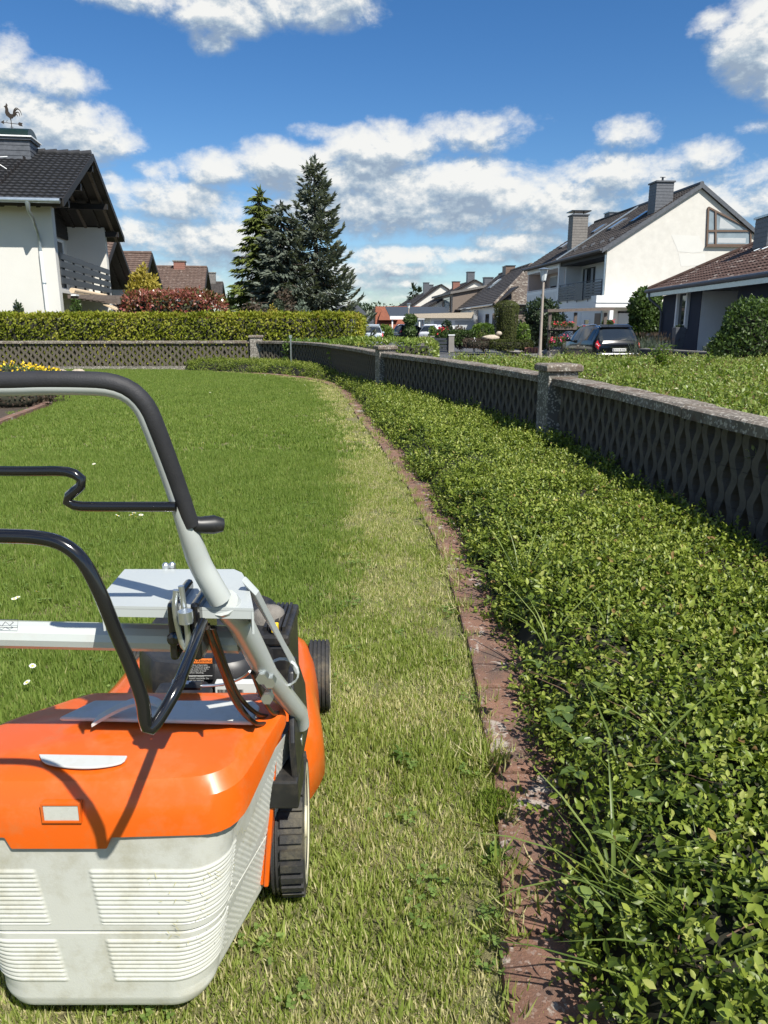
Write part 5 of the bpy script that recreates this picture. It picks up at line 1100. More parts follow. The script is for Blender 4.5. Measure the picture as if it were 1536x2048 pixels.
mb = MB(); slab(mb, (eL[0], -.12, eL[1]), (0, 1, 0), U1 + .12, (ap[0] - eL[0], 0, ap[1] - eL[1]), Sx, .15); slab(mb, (eR[0], -.12, eR[1]), (0, 1, 0), U1 + .12, (ap[0] - eR[0], 0, ap[1] - eR[1]), Sr, .15); rf = obj('roof', mb, 'soffit', r1)
o = tile_slope('roof_tiles', (eL[0], -.12, eL[1]), (0, 1, 0), U1 + .12, (ap[0] - eL[0], 0, ap[1] - eL[1]), Sx, 'grey_tile', rf, samp=3); o['kind'] = 'stuff'
o = tile_slope('roof_tiles', (eR[0], -.12, eR[1]), (0, 1, 0), U1 + .12, (ap[0] - eR[0], 0, ap[1] - eR[1]), Sr, 'grey_tile', rf, samp=3); o['kind'] = 'stuff'
mb = MB(); mb.prism([(eL[0], -.125, eL[1] - .17), (ap[0], -.125, ap[1] - .17), (ap[0], -.125, ap[1] + .08), (eL[0], -.125, eL[1] + .08)], (0, -.05, 0)); mb.prism([(eR[0], -.125, eR[1] - .17), (ap[0], -.125, ap[1] - .17), (ap[0], -.125, ap[1] + .08), (eR[0], -.125, eR[1] + .08)], (0, -.05, 0)); mb.tube([(ap[0], -.1, ap[1] + .06), (ap[0], U1, ap[1] + .06)], .12, 8); obj('verge_board', mb, 'slate', rf)
mb = MB(); mb.tube([(eL[0] - .06, -.15, eL[1]), (eL[0] - .06, U1, eL[1])], .07, 8); obj('gutter', mb, 'slate', r1); mb = MB(); mb.tube([(-.06, .05, 5.6), (-.06, .05, .1)], .05, 8); obj('downpipe', mb, 'zinc', r1)
pg = [R1.pl(*q, 1, 0) for q in [(1416, 415), (1500, 459), (1500, 490), (1413, 490)]]
mb = MB(); mb.prism([p + [0, -.015, 0] for p in pg], (0, -.02, 0)); GWp = mb
frm = MB()
for a, b in zip(pg, pg[1:] + pg[:1]): frm.bar(a + [0, -.03, 0], b + [0, -.03, 0], .09, .12, (0, 1, 0))
a, b = R1.pl(1430, 422, 1, 0), R1.pl(1430, 490, 1, 0); frm.bar(a + [0, -.035, 0], b + [0, -.035, 0], .10, .12, (0, 1, 0)); a, b = R1.pl(1414, 462, 1, 0), R1.pl(1500, 462, 1, 0); frm.bar(a + [0, -.04, 0], b + [0, -.04, 0], .10, .10, (0, 1, 0))
CW = obj('window', frm, 'frame_brown', r1); obj('pane', GWp, 'glass_pale', CW); mb = MB(); a, b = R1.pl(1410, 492, 1, 0), R1.pl(1502, 492, 1, 0); mb.box(a[0], b[0], -.16, 0, a[2] - .05, a[2]); obj('sill', mb, 'frame_brown', CW)
mb = MB(); mb.prism([R1.pl(x_, y_, 1, 0) + [0, -.001, 0] for x_, y_ in [(1342, 469), (1398, 472), (1410, 503), (1385, 506), (1356, 503)]], (0, -.006, 0)); mb.prism([R1.pl(x_, y_, 1, 0) + [0, -.001, 0] for x_, y_ in [(1357, 507), (1410, 508), (1412, 530), (1362, 533)]], (0, -.006, 0)); obj('render_patch', mb, 'render', r1)
x0, x1 = pg[3][0], pg[2][0]; z0 = pg[3][2]; mb = MB(); mb.box(x0 + .6, x1 - .3, -.0385, -.0352, z0 + .12, z0 + .38); mb.prism([(x0 + .62, -.0385, z0 + .86), (x0 + 1.6, -.0385, z0 + .86), (x0 + .62, -.0385, z0 + 1.45)], (0, .0033, 0)); mb.box(x0 + .1, x0 + .36, -.0385, -.0352, z0 + .12, z0 + .55); obj('interior_blind', mb, 'curtain', CW)
window(r1, (1.35, 7.4, 3.32), (0, -1, 0), (-1, 0, 0), 2.1, 2.05, 'gloss_black', 'glass', 2, 1, .08)
mb = MB(); mb.box(1.27, 1.30, 5.45, 5.80, 3.4, 5.3); mb.box(1.27, 1.30, 6.6, 6.95, 3.4, 5.3); obj('curtain', mb, 'curtain', r1)
for kk in range(6): mb = MB(); mb.box(-.10, -.06, .34, U1 - .1, 3.34 + kk * .155, 3.46 + kk * .155); obj('balcony_board', mb, 'slate', r1)
mb = MB(); mb.tube([(-.08, .34, 4.34), (-.08, U1 - .1, 4.34)], .02, 6)
for y in (.4, 2.5, 4.4, 6.2, 7.8): mb.box(-.055, -.02, y - .02, y + .02, 3.2, 4.34)
mb.box(-.14, -.05, 3.2, 4.6, 3.3, 4.3); obj('balcony_rail', mb, 'slate', r1)
# porch, door and ground floor
mb = MB(); mb.box(-.75, 1.9, -.85, -.02, 3.04, 3.42); mb.box(-.75, 4.4, -.80, -.02, 2.80, 3.03); obj('porch_roof', mb, 'white', r1)
for x0 in (.10, 3.9): mb = MB(); mb.box(x0, x0 + .2, -.75, -.55, 0, 2.79); obj('porch_pillar', mb, 'white', r1)
mb = MB(); mb.box(.9, 3.5, -.05, -.012, .1, 2.5); DR = obj('front_door', mb, 'curtain', r1); mb = MB(); mb.box(3.42, 3.72, -.08, -.01, .1, 2.55); mb.box(.85, 3.5, -.07, -.01, 2.5, 2.6); obj('door_frame', mb, 'gloss_black', DR)
mb = MB(); mb.box(-.03, .019, .32, 1.2, .1, 2.5); obj('entrance_door', mb, 'frame_brown', r1)
window(r1, (.02, 2.95, 1.0), (0, -1, 0), (-1, 0, 0), .9, 1.2, 'white', 'glass', 1, 1, .07, 'white')
mb = MB(); mb.box(.0, 1.35, 3.6, U1 - .1, 0, 2.6); obj('ground_floor_wall', mb, 'white', r1); window(r1, (0, 7.2, .9), (0, -1, 0), (-1, 0, 0), 1.6, 1.3, 'white', 'curtain', 2, 1, .07)
for p, q in [((2.75, 8.2), (3.72, 9.5))]: chimney(r1, p[0], q[0], .55, 1.5, 7.2, 9.45, 'slate', 'slate')
mb = MB(); mb.tube([(3.25, 1.0, 9.5), (3.25, 1.0, 9.78)], .06, 8); mb.tube([(3.1, 1.0, 9.78), (3.4, 1.0, 9.78)], .02, 6); obj('chimney_pot', mb, 'gloss_black', r1)
def skylight(parent, u, y, w, h, e, kk):
    s_ = unit(np.array([1, 0, kk])); n_ = unit(np.array([-kk, 0, 1.])); c = np.array([e[0], 0, e[1]]) + s_ * u + np.array([0, y, 0]); mb = MB(); mb.prism([c + n_ * .05, c + n_ * .05 + [0, w, 0], c + n_ * .05 + [0, w, 0] + s_ * h, c + n_ * .05 + s_ * h], n_ * .10); o = obj('roof_window', mb, 'slate', parent)
    g = .07; c = c + s_ * g + [0, g, 0]; mb = MB(); mb.prism([c + n_ * .15, c + n_ * .15 + [0, w - 2 * g, 0], c + n_ * .15 + [0, w - 2 * g, 0] + s_ * (h - 2 * g), c + n_ * .15 + s_ * (h - 2 * g)], n_ * .006); obj('pane', mb, 'glass_pale', o)
skylight(rf, 3.1, 2.0, .8, 1.2, eL, k); skylight(rf, 3.1, 5.4, .8, 1.2, eL, k)
for u_, y in [(1.0, .8), (1.0, 2.2), (1.0, 3.7), (1.0, 5.2), (1.0, 6.7)]:
    s_ = unit(np.array([1, 0, k])); c = np.array([eL[0], y, eL[1]]) + s_ * u_ + [0, 0, .10]; mb = MB(); mb.obox(c, (.12, 0, .08), (0, .06, 0), (-.03, 0, .06)); obj('snow_guard', mb, 'slate', rf)
mb = MB(); s_ = unit(np.array([1, 0, k])); a = np.array([eL[0], U1 - .02, eL[1] + .12]); mb.bar(a, a + s_ * Sx, .16, .07); obj('party_flashing', mb, 'zinc', rf)
# second unit
R2f = Frame(*(R1.O + R1.U * (U1 + .01))[:2], -5); r2 = R2f.thing('terraced_house', 'rose coloured terraced house with white balcony railing, left of the white gable house', 'house'); U2 = 7.8
mb = MB(); mb.box(1.35, 9.1, .02, U2, 0, 5.7); mb.box(0, 1.35, U2 - .3, U2, 0, 5.8); mb.box(.02, 1.35, .02, U2 - .3, 2.6, 3.3); mb.box(.0, 1.3, .24, U2, 0, 2.6); obj('wall', mb, 'pinkwall', r2)
mb = MB(); mb.box(-.10, .28, -.02, .22, 2.6, 5.8); obj('party_wall', mb, 'white', r2)
mb = MB(); mb.box(-.05, 1.3, .2, U2, 5.5, 5.8); obj('eave_boarding', mb, 'white', r2)
mb = MB(); slab(mb, (eL[0], 0, eL[1]), (0, 1, 0), U2 + .15, (ap[0] - eL[0], 0, ap[1] - eL[1]), Sx, .15); slab(mb, (eR[0], 0, eR[1]), (0, 1, 0), U2 + .15, (ap[0] - eR[0], 0, ap[1] - eR[1]), Sr, .15); rf2 = obj('roof', mb, 'soffit', r2)
o = tile_slope('roof_tiles', (eL[0], 0, eL[1]), (0, 1, 0), U2 + .15, (ap[0] - eL[0], 0, ap[1] - eL[1]), Sx, 'grey_tile', rf2, samp=3); o['kind'] = 'stuff'
mb = MB(); mb.tube([(ap[0], 0, ap[1] + .06), (ap[0], U2 + .1, ap[1] + .06)], .12, 8); obj('ridge', mb, 'grey_tile', rf2); mb = MB(); mb.tube([(eL[0] - .06, 0, eL[1]), (eL[0] - .06, U2 + .1, eL[1])], .07, 8); obj('gutter', mb, 'slate', rf2)
window(r2, (1.35, 6.4, 4.0), (0, -1, 0), (-1, 0, 0), 1.6, 1.3, 'white', 'glass', 1, 1, .07); mb = MB(); mb.box(1.27, 1.30, 4.87, 6.33, 4.6, 5.22); obj('roller_shutter', mb, 'curtain', r2)
mb = MB(); mb.tube([(-.04, .25, 4.25), (-.04, U2 - .1, 4.25)], .03, 6); mb.tube([(-.04, .25, 3.3), (-.04, U2 - .1, 3.3)], .03, 6); mb.box(-.05, -.03, .25, U2 - .1, 4.0, 4.2); obj('balcony_rail', mb, 'white', r2)
for y in np.arange(.35, U2 - .1, .30): mb = MB(); mb.box(-.055, -.025, y - .11, y + .11, 2.7, 4.05); obj('balcony_slat', mb, 'white', r2)
chimney(r2, .75, 1.75, .3, 1.2, 6.2, 8.75, 'slate_light', 'slate'); mb = MB(); mb.box(.6, 1.9, .2, 1.3, 9.0, 9.06); mb.tube([(.8, .4, 8.8), (.8, .4, 9.0)], .04, 6); mb.tube([(1.7, 1.1, 8.8), (1.7, 1.1, 9.0)], .04, 6); obj('chimney_hood', mb, 'gloss_black', r2)
chimney(r2, 5.3, 6.1, 5.9, 6.9, 8.6, 9.75, 'slate', 'zinc')
skylight(rf2, 2.4, 3.2, .8, 1.2, eL, k); skylight(rf2, 2.4, 5.0, .8, 1.2, eL, k); skylight(rf2, 3.6, 1.5, .7, 1.0, eL, k)

# ---- house with the half-hipped roof behind the clipped column
R3 = Frame(9.45, 66, -3); r3 = R3.thing('hipped_house', 'low white house with big grey hipped roof behind the clipped column shrub', 'house')
LN = 24.0; zr = 7.45; ze = 3.5; rx = 5.2; hip0 = 8.6
mb = MB(); mb.box(.45, 9.8, .45, LN - 1, 0, ze); obj('wall', mb, 'white', r3); mb = MB(); mb.box(.47, 9.8, .42, .449, 0, ze); 
for i in range(18): mb.box(.47, 9.8, .40, .42, .2 + i * .18, .2 + i * .18 + .15)
obj('side_boarding', mb, 'sage', r3)
Sx3 = math.hypot(rx, zr - ze); mb = MB(); slab(mb, (0, .2, ze - .02), (0, 1, 0), LN - .2, (rx, 0, zr - ze), Sx3 * .4, .12); mb.prism([(0, 0, ze - .1), (0, LN, ze - .1), (10.4, LN, ze - .1), (10.4, 0, ze - .1)], (0, 0, .09)); rf3 = obj('roof', mb, 'soffit', r3)
o = tile_slope('roof_tiles', (0, 0, ze), (0, 1, 0), LN, (rx, 0, zr - ze), Sx3, 'grey_tile', rf3, samp=2, lo=lambda f: f * hip0, hi=lambda f: LN); o['kind'] = 'stuff'
o = tile_slope('roof_tiles', (0, 0, ze), (1, 0, 0), 10.4, (0, hip0, zr - ze), math.hypot(hip0, zr - ze), 'pale_tile', rf3, samp=2, lo=lambda f: f * rx, hi=lambda f: 10.4 - f * rx); o['kind'] = 'stuff'
mb = MB(); mb.tube([(0, 0, ze + .08), (rx, hip0, zr + .06)], .11, 6); mb.tube([(rx, hip0, zr + .06), (rx, LN, zr + .06)], .12, 6); obj('hip_ridge', mb, 'pale_tile', rf3)
mb = MB(); mb.tube([(-.07, 0, ze), (-.07, LN, ze)], .09, 6); mb.tube([(0, -.07, ze), (10.4, -.07, ze)], .09, 6); obj('gutter', mb, 'gloss_black', rf3)
chimney(r3, 4.6, 5.6, 17.5, 19.3, 6.6, 7.95, 'frame_brown', 'gloss_black'); 
s_ = unit(np.array([rx, 0, zr - ze])); c = np.array([0, 16.0, ze]) + s_ * 3.4; n_ = unit(np.array([-(zr - ze), 0, rx])); mb = MB(); mb.prism([c + n_ * .05, c + n_ * .05 + [0, 1.1, 0], c + n_ * .05 + [0, 1.1, 0] + s_ * 1.5, c + n_ * .05 + s_ * 1.5], n_ * .12); o = obj('roof_window', mb, 'zinc', rf3); mb = MB(); mb.prism([c + n_ * .18 + s_ * .08 + [0, .1, 0], c + n_ * .18 + s_ * .08 + [0, 1.0, 0], c + n_ * .18 + s_ * 1.42 + [0, 1.0, 0], c + n_ * .18 + s_ * 1.42 + [0, .1, 0]], n_ * .01); obj('pane', mb, 'glass_pale', o)
mb = MB(); mb.box(.40, .449, 10.2, 13.8, .2, 3.25); obj('front_door', mb, 'gloss_black', r3)
window(r3, (.45, 6.0, .9), (0, -1, 0), (-1, 0, 0), 1.6, 1.9, 'gloss_black', 'glass', 1, 1, .1); window(r3, (.45, 20.5, .7), (0, -1, 0), (-1, 0, 0), 2.6, 2.0, 'white', 'glass', 3, 2, .14); window(r3, (.45, 2.6, .9), (0, -1, 0), (-1, 0, 0), 1.2, 1.9, 'gloss_black', 'glass', 1, 1, .1)
mb = MB(); mb.box(-3.2, .44, LN - 2, LN + 6, 2.55, 2.95); mb.box(-3.0, -2.7, LN - 1.8, LN - 1.5, 0, 2.55); obj('canopy', mb, 'white', r3)
# ---- navy bungalow
B1 = Frame(12.0, 35, 3); b1 = B1.thing('bungalow', 'navy blue bungalow with red brown tiled roof and white entrance at the right border', 'house')
def by(y): return -y
mb = MB(); mb.box(.5, 9, -5.35, -.6, 0, 3.12); mb.box(.5, 9, -22, -8.75, 0, 3.12); mb.box(3.2, 9, -8.75, -5.35, 0, 3.12); obj('wall', mb, 'navy', b1)
for i in range(16): mb = MB(); z = .75 + i * .15; mb.box(3.16, 3.198, -8.74, -5.36, z, z + .138); mb.box(.52, 3.15, -5.398, -5.36, z, z + .138); obj('white_plank', mb, 'white', b1)
mb = MB(); mb.box(.50, 3.2, -5.36 - .045, -5.36 - .041, .6, 3.1); obj('recess_wall', mb, 'white', b1)
mb = MB(); mb.box(-.5, 3.2, -8.75, -5.40, .35, .66); mb.box(-1.0, -.5, -8.6, -5.0, .35, .5); obj('entrance_step', mb, 'slate', b1)
mb = MB(); mb.box(3.10, 3.155, -8.5, -7.4, .67, 2.75); dr = obj('front_door', mb, 'white', b1); mb = MB(); mb.box(3.08, 3.099, -8.3, -7.6, 2.3, 2.6); obj('door_light', mb, 'glass', dr); mb = MB(); mb.box(3.08, 3.12, -6.9, -5.9, 2.55, 2.85); obj('fanlight', mb, 'glass', b1)
window(b1, (.5, -2.75, 1.72), (0, -1, 0), (-1, 0, 0), 1.35, 1.55, 'white', 'glass', 1, 1, .16, None, .12); window(b1, (.5, -11.4, 1.5), (0, -1, 0), (-1, 0, 0), 2.2, 1.8, 'white', 'glass', 2, 1, .14, None, .12)
be, bz, brx, brz = -.0, 3.36, 5.6, 6.05; SB = math.hypot(brx, brz - bz); hp = 3.4
mb = MB(); mb.prism([(-.02, .02, bz - .20), (-.02, -24, bz - .20), (9, -24, bz - .20), (9, .02, bz - .20)], (0, 0, .12)); rfb = obj('roof', mb, 'slate', b1); mb = MB(); mb.box(-.06, -.021, -24, .06, bz - .28, bz - .02); obj('fascia', mb, 'zinc', rfb)
o = tile_slope('roof_tiles', (0, 0, bz), (0, -1, 0), 24, (brx, 0, brz - bz), SB, 'brown_tile2', rfb, samp=4, lo=lambda f: f * hp); o['kind'] = 'stuff'
mb = MB(); mb.prism([(0, .04, bz - .05), (brx, -hp + .04, brz - .05), (brx, -hp, brz + .12), (0, 0, bz + .10)], (.02, .06, 0)); mb.tube([(0, 0, bz + .07), (brx, -hp, brz + .07)], .11, 8); obj('hip_ridge', mb, 'brown_tile2', rfb)
mb = MB(); mb.add([(0, .02, bz), (brx, -hp, brz), (10, 0.02, bz)], [(0, 1, 2)]); obj('hip_slope', mb, 'brown_tile2', rfb)
mb = MB(); mb.tube([(-.10, .05, bz - .03), (-.10, -24, bz - .03)], .085, 8); gb = obj('gutter', mb, 'slate', rfb, smooth=40); mb = MB(); mb.tube([(-.08, -.35, bz - .08), (-.06, -.4, bz - .35), (.34, -.75, bz - .75), (.42, -.8, bz - 1.0), (.42, -.8, .5)], .05, 8); obj('downpipe', mb, 'slate', gb, smooth=40)
cb0, cb1 = B1.pl(1511, 440, 1, -4.0), B1.pl(1511, 520, 1, -4.0); chimney(b1, cb0[0] + .02, cb0[0] + 1.5, -5.2, -4.0, 4.6, cb0[2], 'slate', 'zinc')
mb = MB()
for y in (-5.0, -5.7): c = np.array([2.9, y, bz + 2.9 * (brz - bz) / brx + .05]); mb.tube([c, c + [.05, 0, .35]], .05, 8); mb.tube([c + [-.5, .0, -.2], c], .025, 6)
obj('vent_pipe', mb, 'zinc', rfb)
mb = MB(); mb.box(.30, .42, -8.95, -8.8, 1.9, 2.4); obj('wall_lamp', mb, 'gloss_black', b1)

# ---- far white row and other far houses on the right
def rowhouse(px0, ridge, eave, Y, L, half, label, wall, tile, az=-4, zchim=None, group='white houses far down the street'):
    """gable faces the camera; px of the near gable's left eave and apex give the size"""
    a = at_y(*eave, Y); F = Frame(a[0], Y, az); t = F.thing('row_house', label, 'house', group); q = F.pl(*ridge, 1, 0); z0 = a[2] - STREET; zr = q[2]; hx = q[0]; kk = (zr - z0) / hx; w = hx + half
    mb = MB(); mb.prism([(0, 0, 0), (w, 0, 0), (w, 0, zr - kk * half * .9), (hx, 0, zr - .1), (0, 0, z0 - .1)], (0, L, 0)); obj('wall', mb, wall, t)
    mb = MB(); S = math.hypot(hx + .4, (hx + .4) * kk); e = (-.4, -.25, z0 - .4 * kk); slab(mb, e, (0, 1, 0), L + .5, (1, 0, kk), S, .2); slab(mb, (w + .3, -.25, zr - kk * .9 * (half + .3)), (0, 1, 0), L + .5, (-1, 0, kk * .9), math.hypot(half + .3, (half + .3) * kk * .9), .2); r = obj('roof', mb, 'soffit', t)
    o = tile_slope('roof_tiles', e, (0, 1, 0), L + .5, (1, 0, kk), S, tile, r, samp=2); o['kind'] = 'stuff'
    window(t, (0, L * .6, z0 - 2.2), (0, -1, 0), (-1, 0, 0), 1.4, 1.4, 'white', 'glass', 1, 1, .1); window(t, (0, L * .6, 1.0), (0, -1, 0), (-1, 0, 0), 1.4, 1.4, 'white', 'glass', 1, 1, .1); window(t, (0, L * .25, z0 - 2.2), (0, -1, 0), (-1, 0, 0), 1.2, 1.4, 'white', 'glass', 1, 1, .1)
    if zchim:
        for (u, y, h, m_) in zchim: chimney(t, hx * u - .45, hx * u + .45, y, y + 1.0, z0 + kk * hx * u - .5, z0 + kk * hx * u + h, m_, 'slate')
    return F, t, hx, zr
rowhouse(0, (951, 559), (850, 617), 96, 12, 3.2, 'white gabled row house with broad chimney behind the taupe dormer house', 'render2', 'grey_tile', zchim=[(.97, 2.0, 1.1, 'slate'), (.78, 6, .8, 'brick_red')])
F, t, hx, zr_ = rowhouse(0, (883, 568), (814, 617), 122, 16, 1.0, 'white gabled row house with pale long verge, second farthest of the white row', 'render2', 'grey_tile', zchim=[(.70, 6, 1.6, 'slate'), (.93, 10, .6, 'slate')])
rowhouse(0, (842, 588), (790, 622), 158, 18, 3.0, 'pale grey row house with small windows at the far end of the white row', 'pinkwall', 'grey_tile')
# taupe house with dormers
D1 = Frame(*at_y(905, 620, 88)[:2], -4); d1h = D1.thing('dormer_house', 'taupe clad house with two dormer windows above white garages', 'house')
zt, zb = D1.pl(905, 586, 1, 0)[2], D1.pl(905, 626, 1, 0)[2]; e = D1.pl(966, 574, 1, 0); W = e[0]; zr_ = e[2]; Ld = D1.pl(868, 600, 0, 0)[1]
mb = MB(); mb.prism([(0, 0, zb - 1.2), (W + 2, 0, zb - 1.2), (W + 2, 0, zr_ + .25), (0, 0, zt - .1)], (0, Ld, 0)); obj('wall', mb, 'sage', d1h); mb = MB(); mb.box(.4, W + 2, .3, Ld, 0, zb - 1.2); obj('lower_wall', mb, 'white', d1h)
mb = MB(); mb.prism([(-.3, -.3, zt - .12), (W + 2, -.3, zr_ + .26), (W + 2, -.3, zr_ + .5), (-.3, -.3, zt + .14)], (0, Ld + .6, 0)); obj('roof', mb, 'slate_light', d1h)
mb = MB(); mb.prism([(-.02, -1.5, zb - .2), (-1.9, -1.5, zb - 1.3), (-1.9, -1.5, zb - 1.5), (-.02, -1.5, zb - .45)], (0, Ld + 3, 0)); obj('lower_roof', mb, 'slate', d1h)
for f0, f1 in ((.10, .40), (.58, .92)): window(d1h, (0, Ld * f1, zb + .15), (0, -1, 0), (-1, 0, 0), Ld * (f1 - f0), zt - zb - .55, 'gloss_black', 'glass_pale', 1, 1, .2, None, .10)
c = D1.pl(976, 572, 1, 1.0); chimney(d1h, c[0] - .5, c[0] + .5, .6, 1.6, zr_ - 1, D1.pl(976, 556, 1, 1.0)[2], 'slate', 'slate')
# garages and carport
g0, g1 = at_y(862, 640, 74), at_y(925, 640, 74); G = Frame(g0[0], 74, -3); gt = G.thing('garage', 'flat roofed white double garage with pale roof edge', 'garage'); W = g1[0] - g0[0] + 1
mb = MB(); mb.box(0, W, 0, 6, 0, 2.45); obj('wall', mb, 'white', gt); mb = MB(); mb.prism([(-1.2, -.5, 2.46), (W, -.5, 2.46), (W, -.5, 3.0), (-1.9, -.5, 2.85)], (0, 7, 0)); obj('roof', mb, 'stone', gt)
for kk in range(2): mb = MB(); x0 = .3 + kk * W * .5; mb.box(x0, x0 + W * .42, -.04, -.005, .1, 2.2); obj('garage_door', mb, 'curtain', gt)
g0 = at_y(780, 640, 84); G = Frame(g0[0], 84, -3); gt = G.thing('carport', 'blue grey roofed carport beside the ivy covered post', 'carport'); mb = MB(); mb.prism([(0, 0, 2.6), (7.0, 0, 2.6), (6.6, 4, 3.7), (-.3, 4, 3.7)], (0, 0, .12)); obj('roof', mb, 'slate_blue', gt); mb = MB(); mb.box(0, 7, -.08, -.01, 2.4, 2.75); mb.box(7, 15, -.08, 0, 1.5, 2.9); obj('fascia', mb, 'white', gt)
for x0 in (.2, 3.2, 6.6): mb = MB(); mb.box(x0, x0 + .14, .1, .24, 0, 2.55); obj('post', mb, 'white', gt)
mb = MB(); mb.box(2.2, 2.9, 3.0, 3.4, 0, 2.0); obj('blue_bin', mb, mat('blue plastic', (.03, .08, .30), .5, .1), gt)
# red roofed house at the end of the street
Rr = Frame(*at_y(739, 640, 118)[:2], 0); rt = Rr.thing('red_roofed_house', 'house with steep red clay roof at the far end of the street', 'house'); zr = Rr.pl(742, 613, 1, 4)[2]; L = Rr.pl(806, 640, 1, 0)[0]
mb = MB(); mb.box(.6, L + 3, .6, 8.4, 0, 1.4); obj('wall', mb, 'dark_wood', rt); S = math.hypot(4.4, zr - .9); mb = MB(); slab(mb, (.9, -.4, .9), (1, 0, 0), L + 2, (0, 4.4, zr - .9), S, .2); slab(mb, (.9, 8.4, .9), (1, 0, 0), L + 2, (0, -4.4, zr - .9), S, .2); rr = obj('roof', mb, 'soffit', rt)
o = tile_slope('roof_tiles', (.9, -.4, .9), (1, 0, 0), L + 2, (0, 4.4, zr - .9), S, 'red_tile', rr, samp=2); o['kind'] = 'stuff'
mb = MB(); mb.prism([(.6, 0, .9), (.6, 8, .9), (.6, 4, zr - .2)], (.2, 0, 0)); obj('gable_boarding', mb, 'dark_wood', rt); c = Rr.pl(775, 622, 1, 1.5)[0]; mb = MB(); mb.loft([[(c - 1.4, .2, 2.5), (c + 1.6, .2, 2.5), (c + 1.6, 3, 2.5), (c - 1.4, 3, 2.5)], [(c - .9, .8, zr - .5), (c + .9, .8, zr - .5), (c + .9, 3, zr - .5), (c - .9, 3, zr - .5)]]); obj('chimney', mb, 'red_tile', rt)
Rr = Frame(*at_y(722, 640, 140)[:2], 0); rt = Rr.thing('grey_house', 'dark grey roofed house with solar panels at the far street end', 'house'); mb = MB(); mb.box(-4, 2.2, 1, 8, 0, 2.4); obj('wall', mb, 'white', rt)
mb = MB(); mb.prism([(-4.5, .4, 2.2), (2.6, .4, 2.2), (-.6, .4, 5.2), (-4.5, .4, 5.2)], (0, 8, 0)); obj('roof', mb, 'slate', rt); mb = MB(); mb.box(-3.8, -1.2, .33, .385, 2.9, 4.6); obj('solar_panel', mb, 'navy', rt)

# ------------------------------------------------------------------ street
RZ = -.42
flat('road', [(-3.5, 13.2), (6.4, 13.2), (7.2, 30), (7.0, 60), (3.5, 150), (-6, 150), (-1.2, 60), (-1.6, 24)], RZ, 'asphalt', -.75)
mb = MB(); kp = [(6.45, 13.2), (7.25, 30), (7.05, 60), (3.55, 150)]; n = len(kp); w_ = 14
mb.add([(x, y, RZ + .12) for x, y in kp] + [(x + w_, y, RZ + .12) for x, y in kp] + [(x, y, -.75) for x, y in kp], [(i, i + 1, n + i + 1, n + i) for i in range(n - 1)] + [(i, 2 * n + i, 2 * n + i + 1, i + 1) for i in range(n - 1)])
tag(obj('pavement', mb, 'paving'), kind='structure')
PZ = RZ + .12
kb = bpy.data.objects.new('kerb', None); COL.objects.link(kb); tag(kb, kind='structure')
a, b = np.array([7.25, 30.]), np.array([7.05, 60.])
for i in range(30): p = a + (b - a) * i / 30; q = a + (b - a) * (i + .985) / 30; mb = MB(); mb.bar((p[0] - .07, p[1], PZ - .09), (q[0] - .07, q[1], PZ - .09), .14, .20); obj('kerb_stone', mb, 'concrete', kb)
def P0(px, Y, z=None): q = at_y(px, 660, Y); return (q[0], Y, PZ if z is None else z)
def Zt(py, Y): return at_y(768, py, Y)[2]
def wpx(d, Y): return d / FPX * Y * .985
# the clipped hedge along the far side of the garden
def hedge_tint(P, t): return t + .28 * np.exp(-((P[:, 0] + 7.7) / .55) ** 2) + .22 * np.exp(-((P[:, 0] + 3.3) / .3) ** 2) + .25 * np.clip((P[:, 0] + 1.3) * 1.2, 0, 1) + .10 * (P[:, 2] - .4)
HG = thing('clipped_hedge', (-9.2, 22.6, -.7), 0, 'long clipped yellow green hedge behind the far wall', 'hedge')
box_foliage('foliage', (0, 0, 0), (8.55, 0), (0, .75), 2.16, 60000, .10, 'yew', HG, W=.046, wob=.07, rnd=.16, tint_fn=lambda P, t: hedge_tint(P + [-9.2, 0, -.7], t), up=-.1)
n = 1500; C = np.stack([rng.uniform(-8.5, 8.5, n), rng.uniform(-.75, .72, n), 2.10 + .07 * lump(np.stack([rng.uniform(-8, 8, n), np.zeros(n), np.zeros(n)], 1), 1) + rng.uniform(-.03, .05, n)], 1)
leaves('top_growth', C, rng.normal(0, .5, (n, 3)) + [0, 0, 1], rng.normal(0, 1, (n, 3)), .10 * rng.uniform(.6, 1.3, n), .030, 'yew_tip', HG)
mb = MB()
for x in np.arange(-8, 8.5, .8): mb.tube([(x, 0, 0), (x + .05, .05, 1.6)], [.05, .02], 5)
obj('stem', mb, 'bark', HG)
LH = thing('low_hedge', (.05, 18.2, -.7), 0, 'low rounded bright green hedge just beyond the wall corner', 'hedge'); box_foliage('foliage', (0, 0, 0), (1.2, -.1), (.05, 1.35), 1.52, 9000, .075, 'bankleaf', LH, W=.035, wob=.05, rnd=.28)
LH = thing('low_hedge', (-1.7, 20.2, -.7), 0, 'low green hedge stub between the long hedge and the rounded hedge', 'hedge'); box_foliage('foliage', (0, 0, 0), (.9, 0), (0, .5), 1.45, 2500, .08, 'bright_green', LH, W=.04)
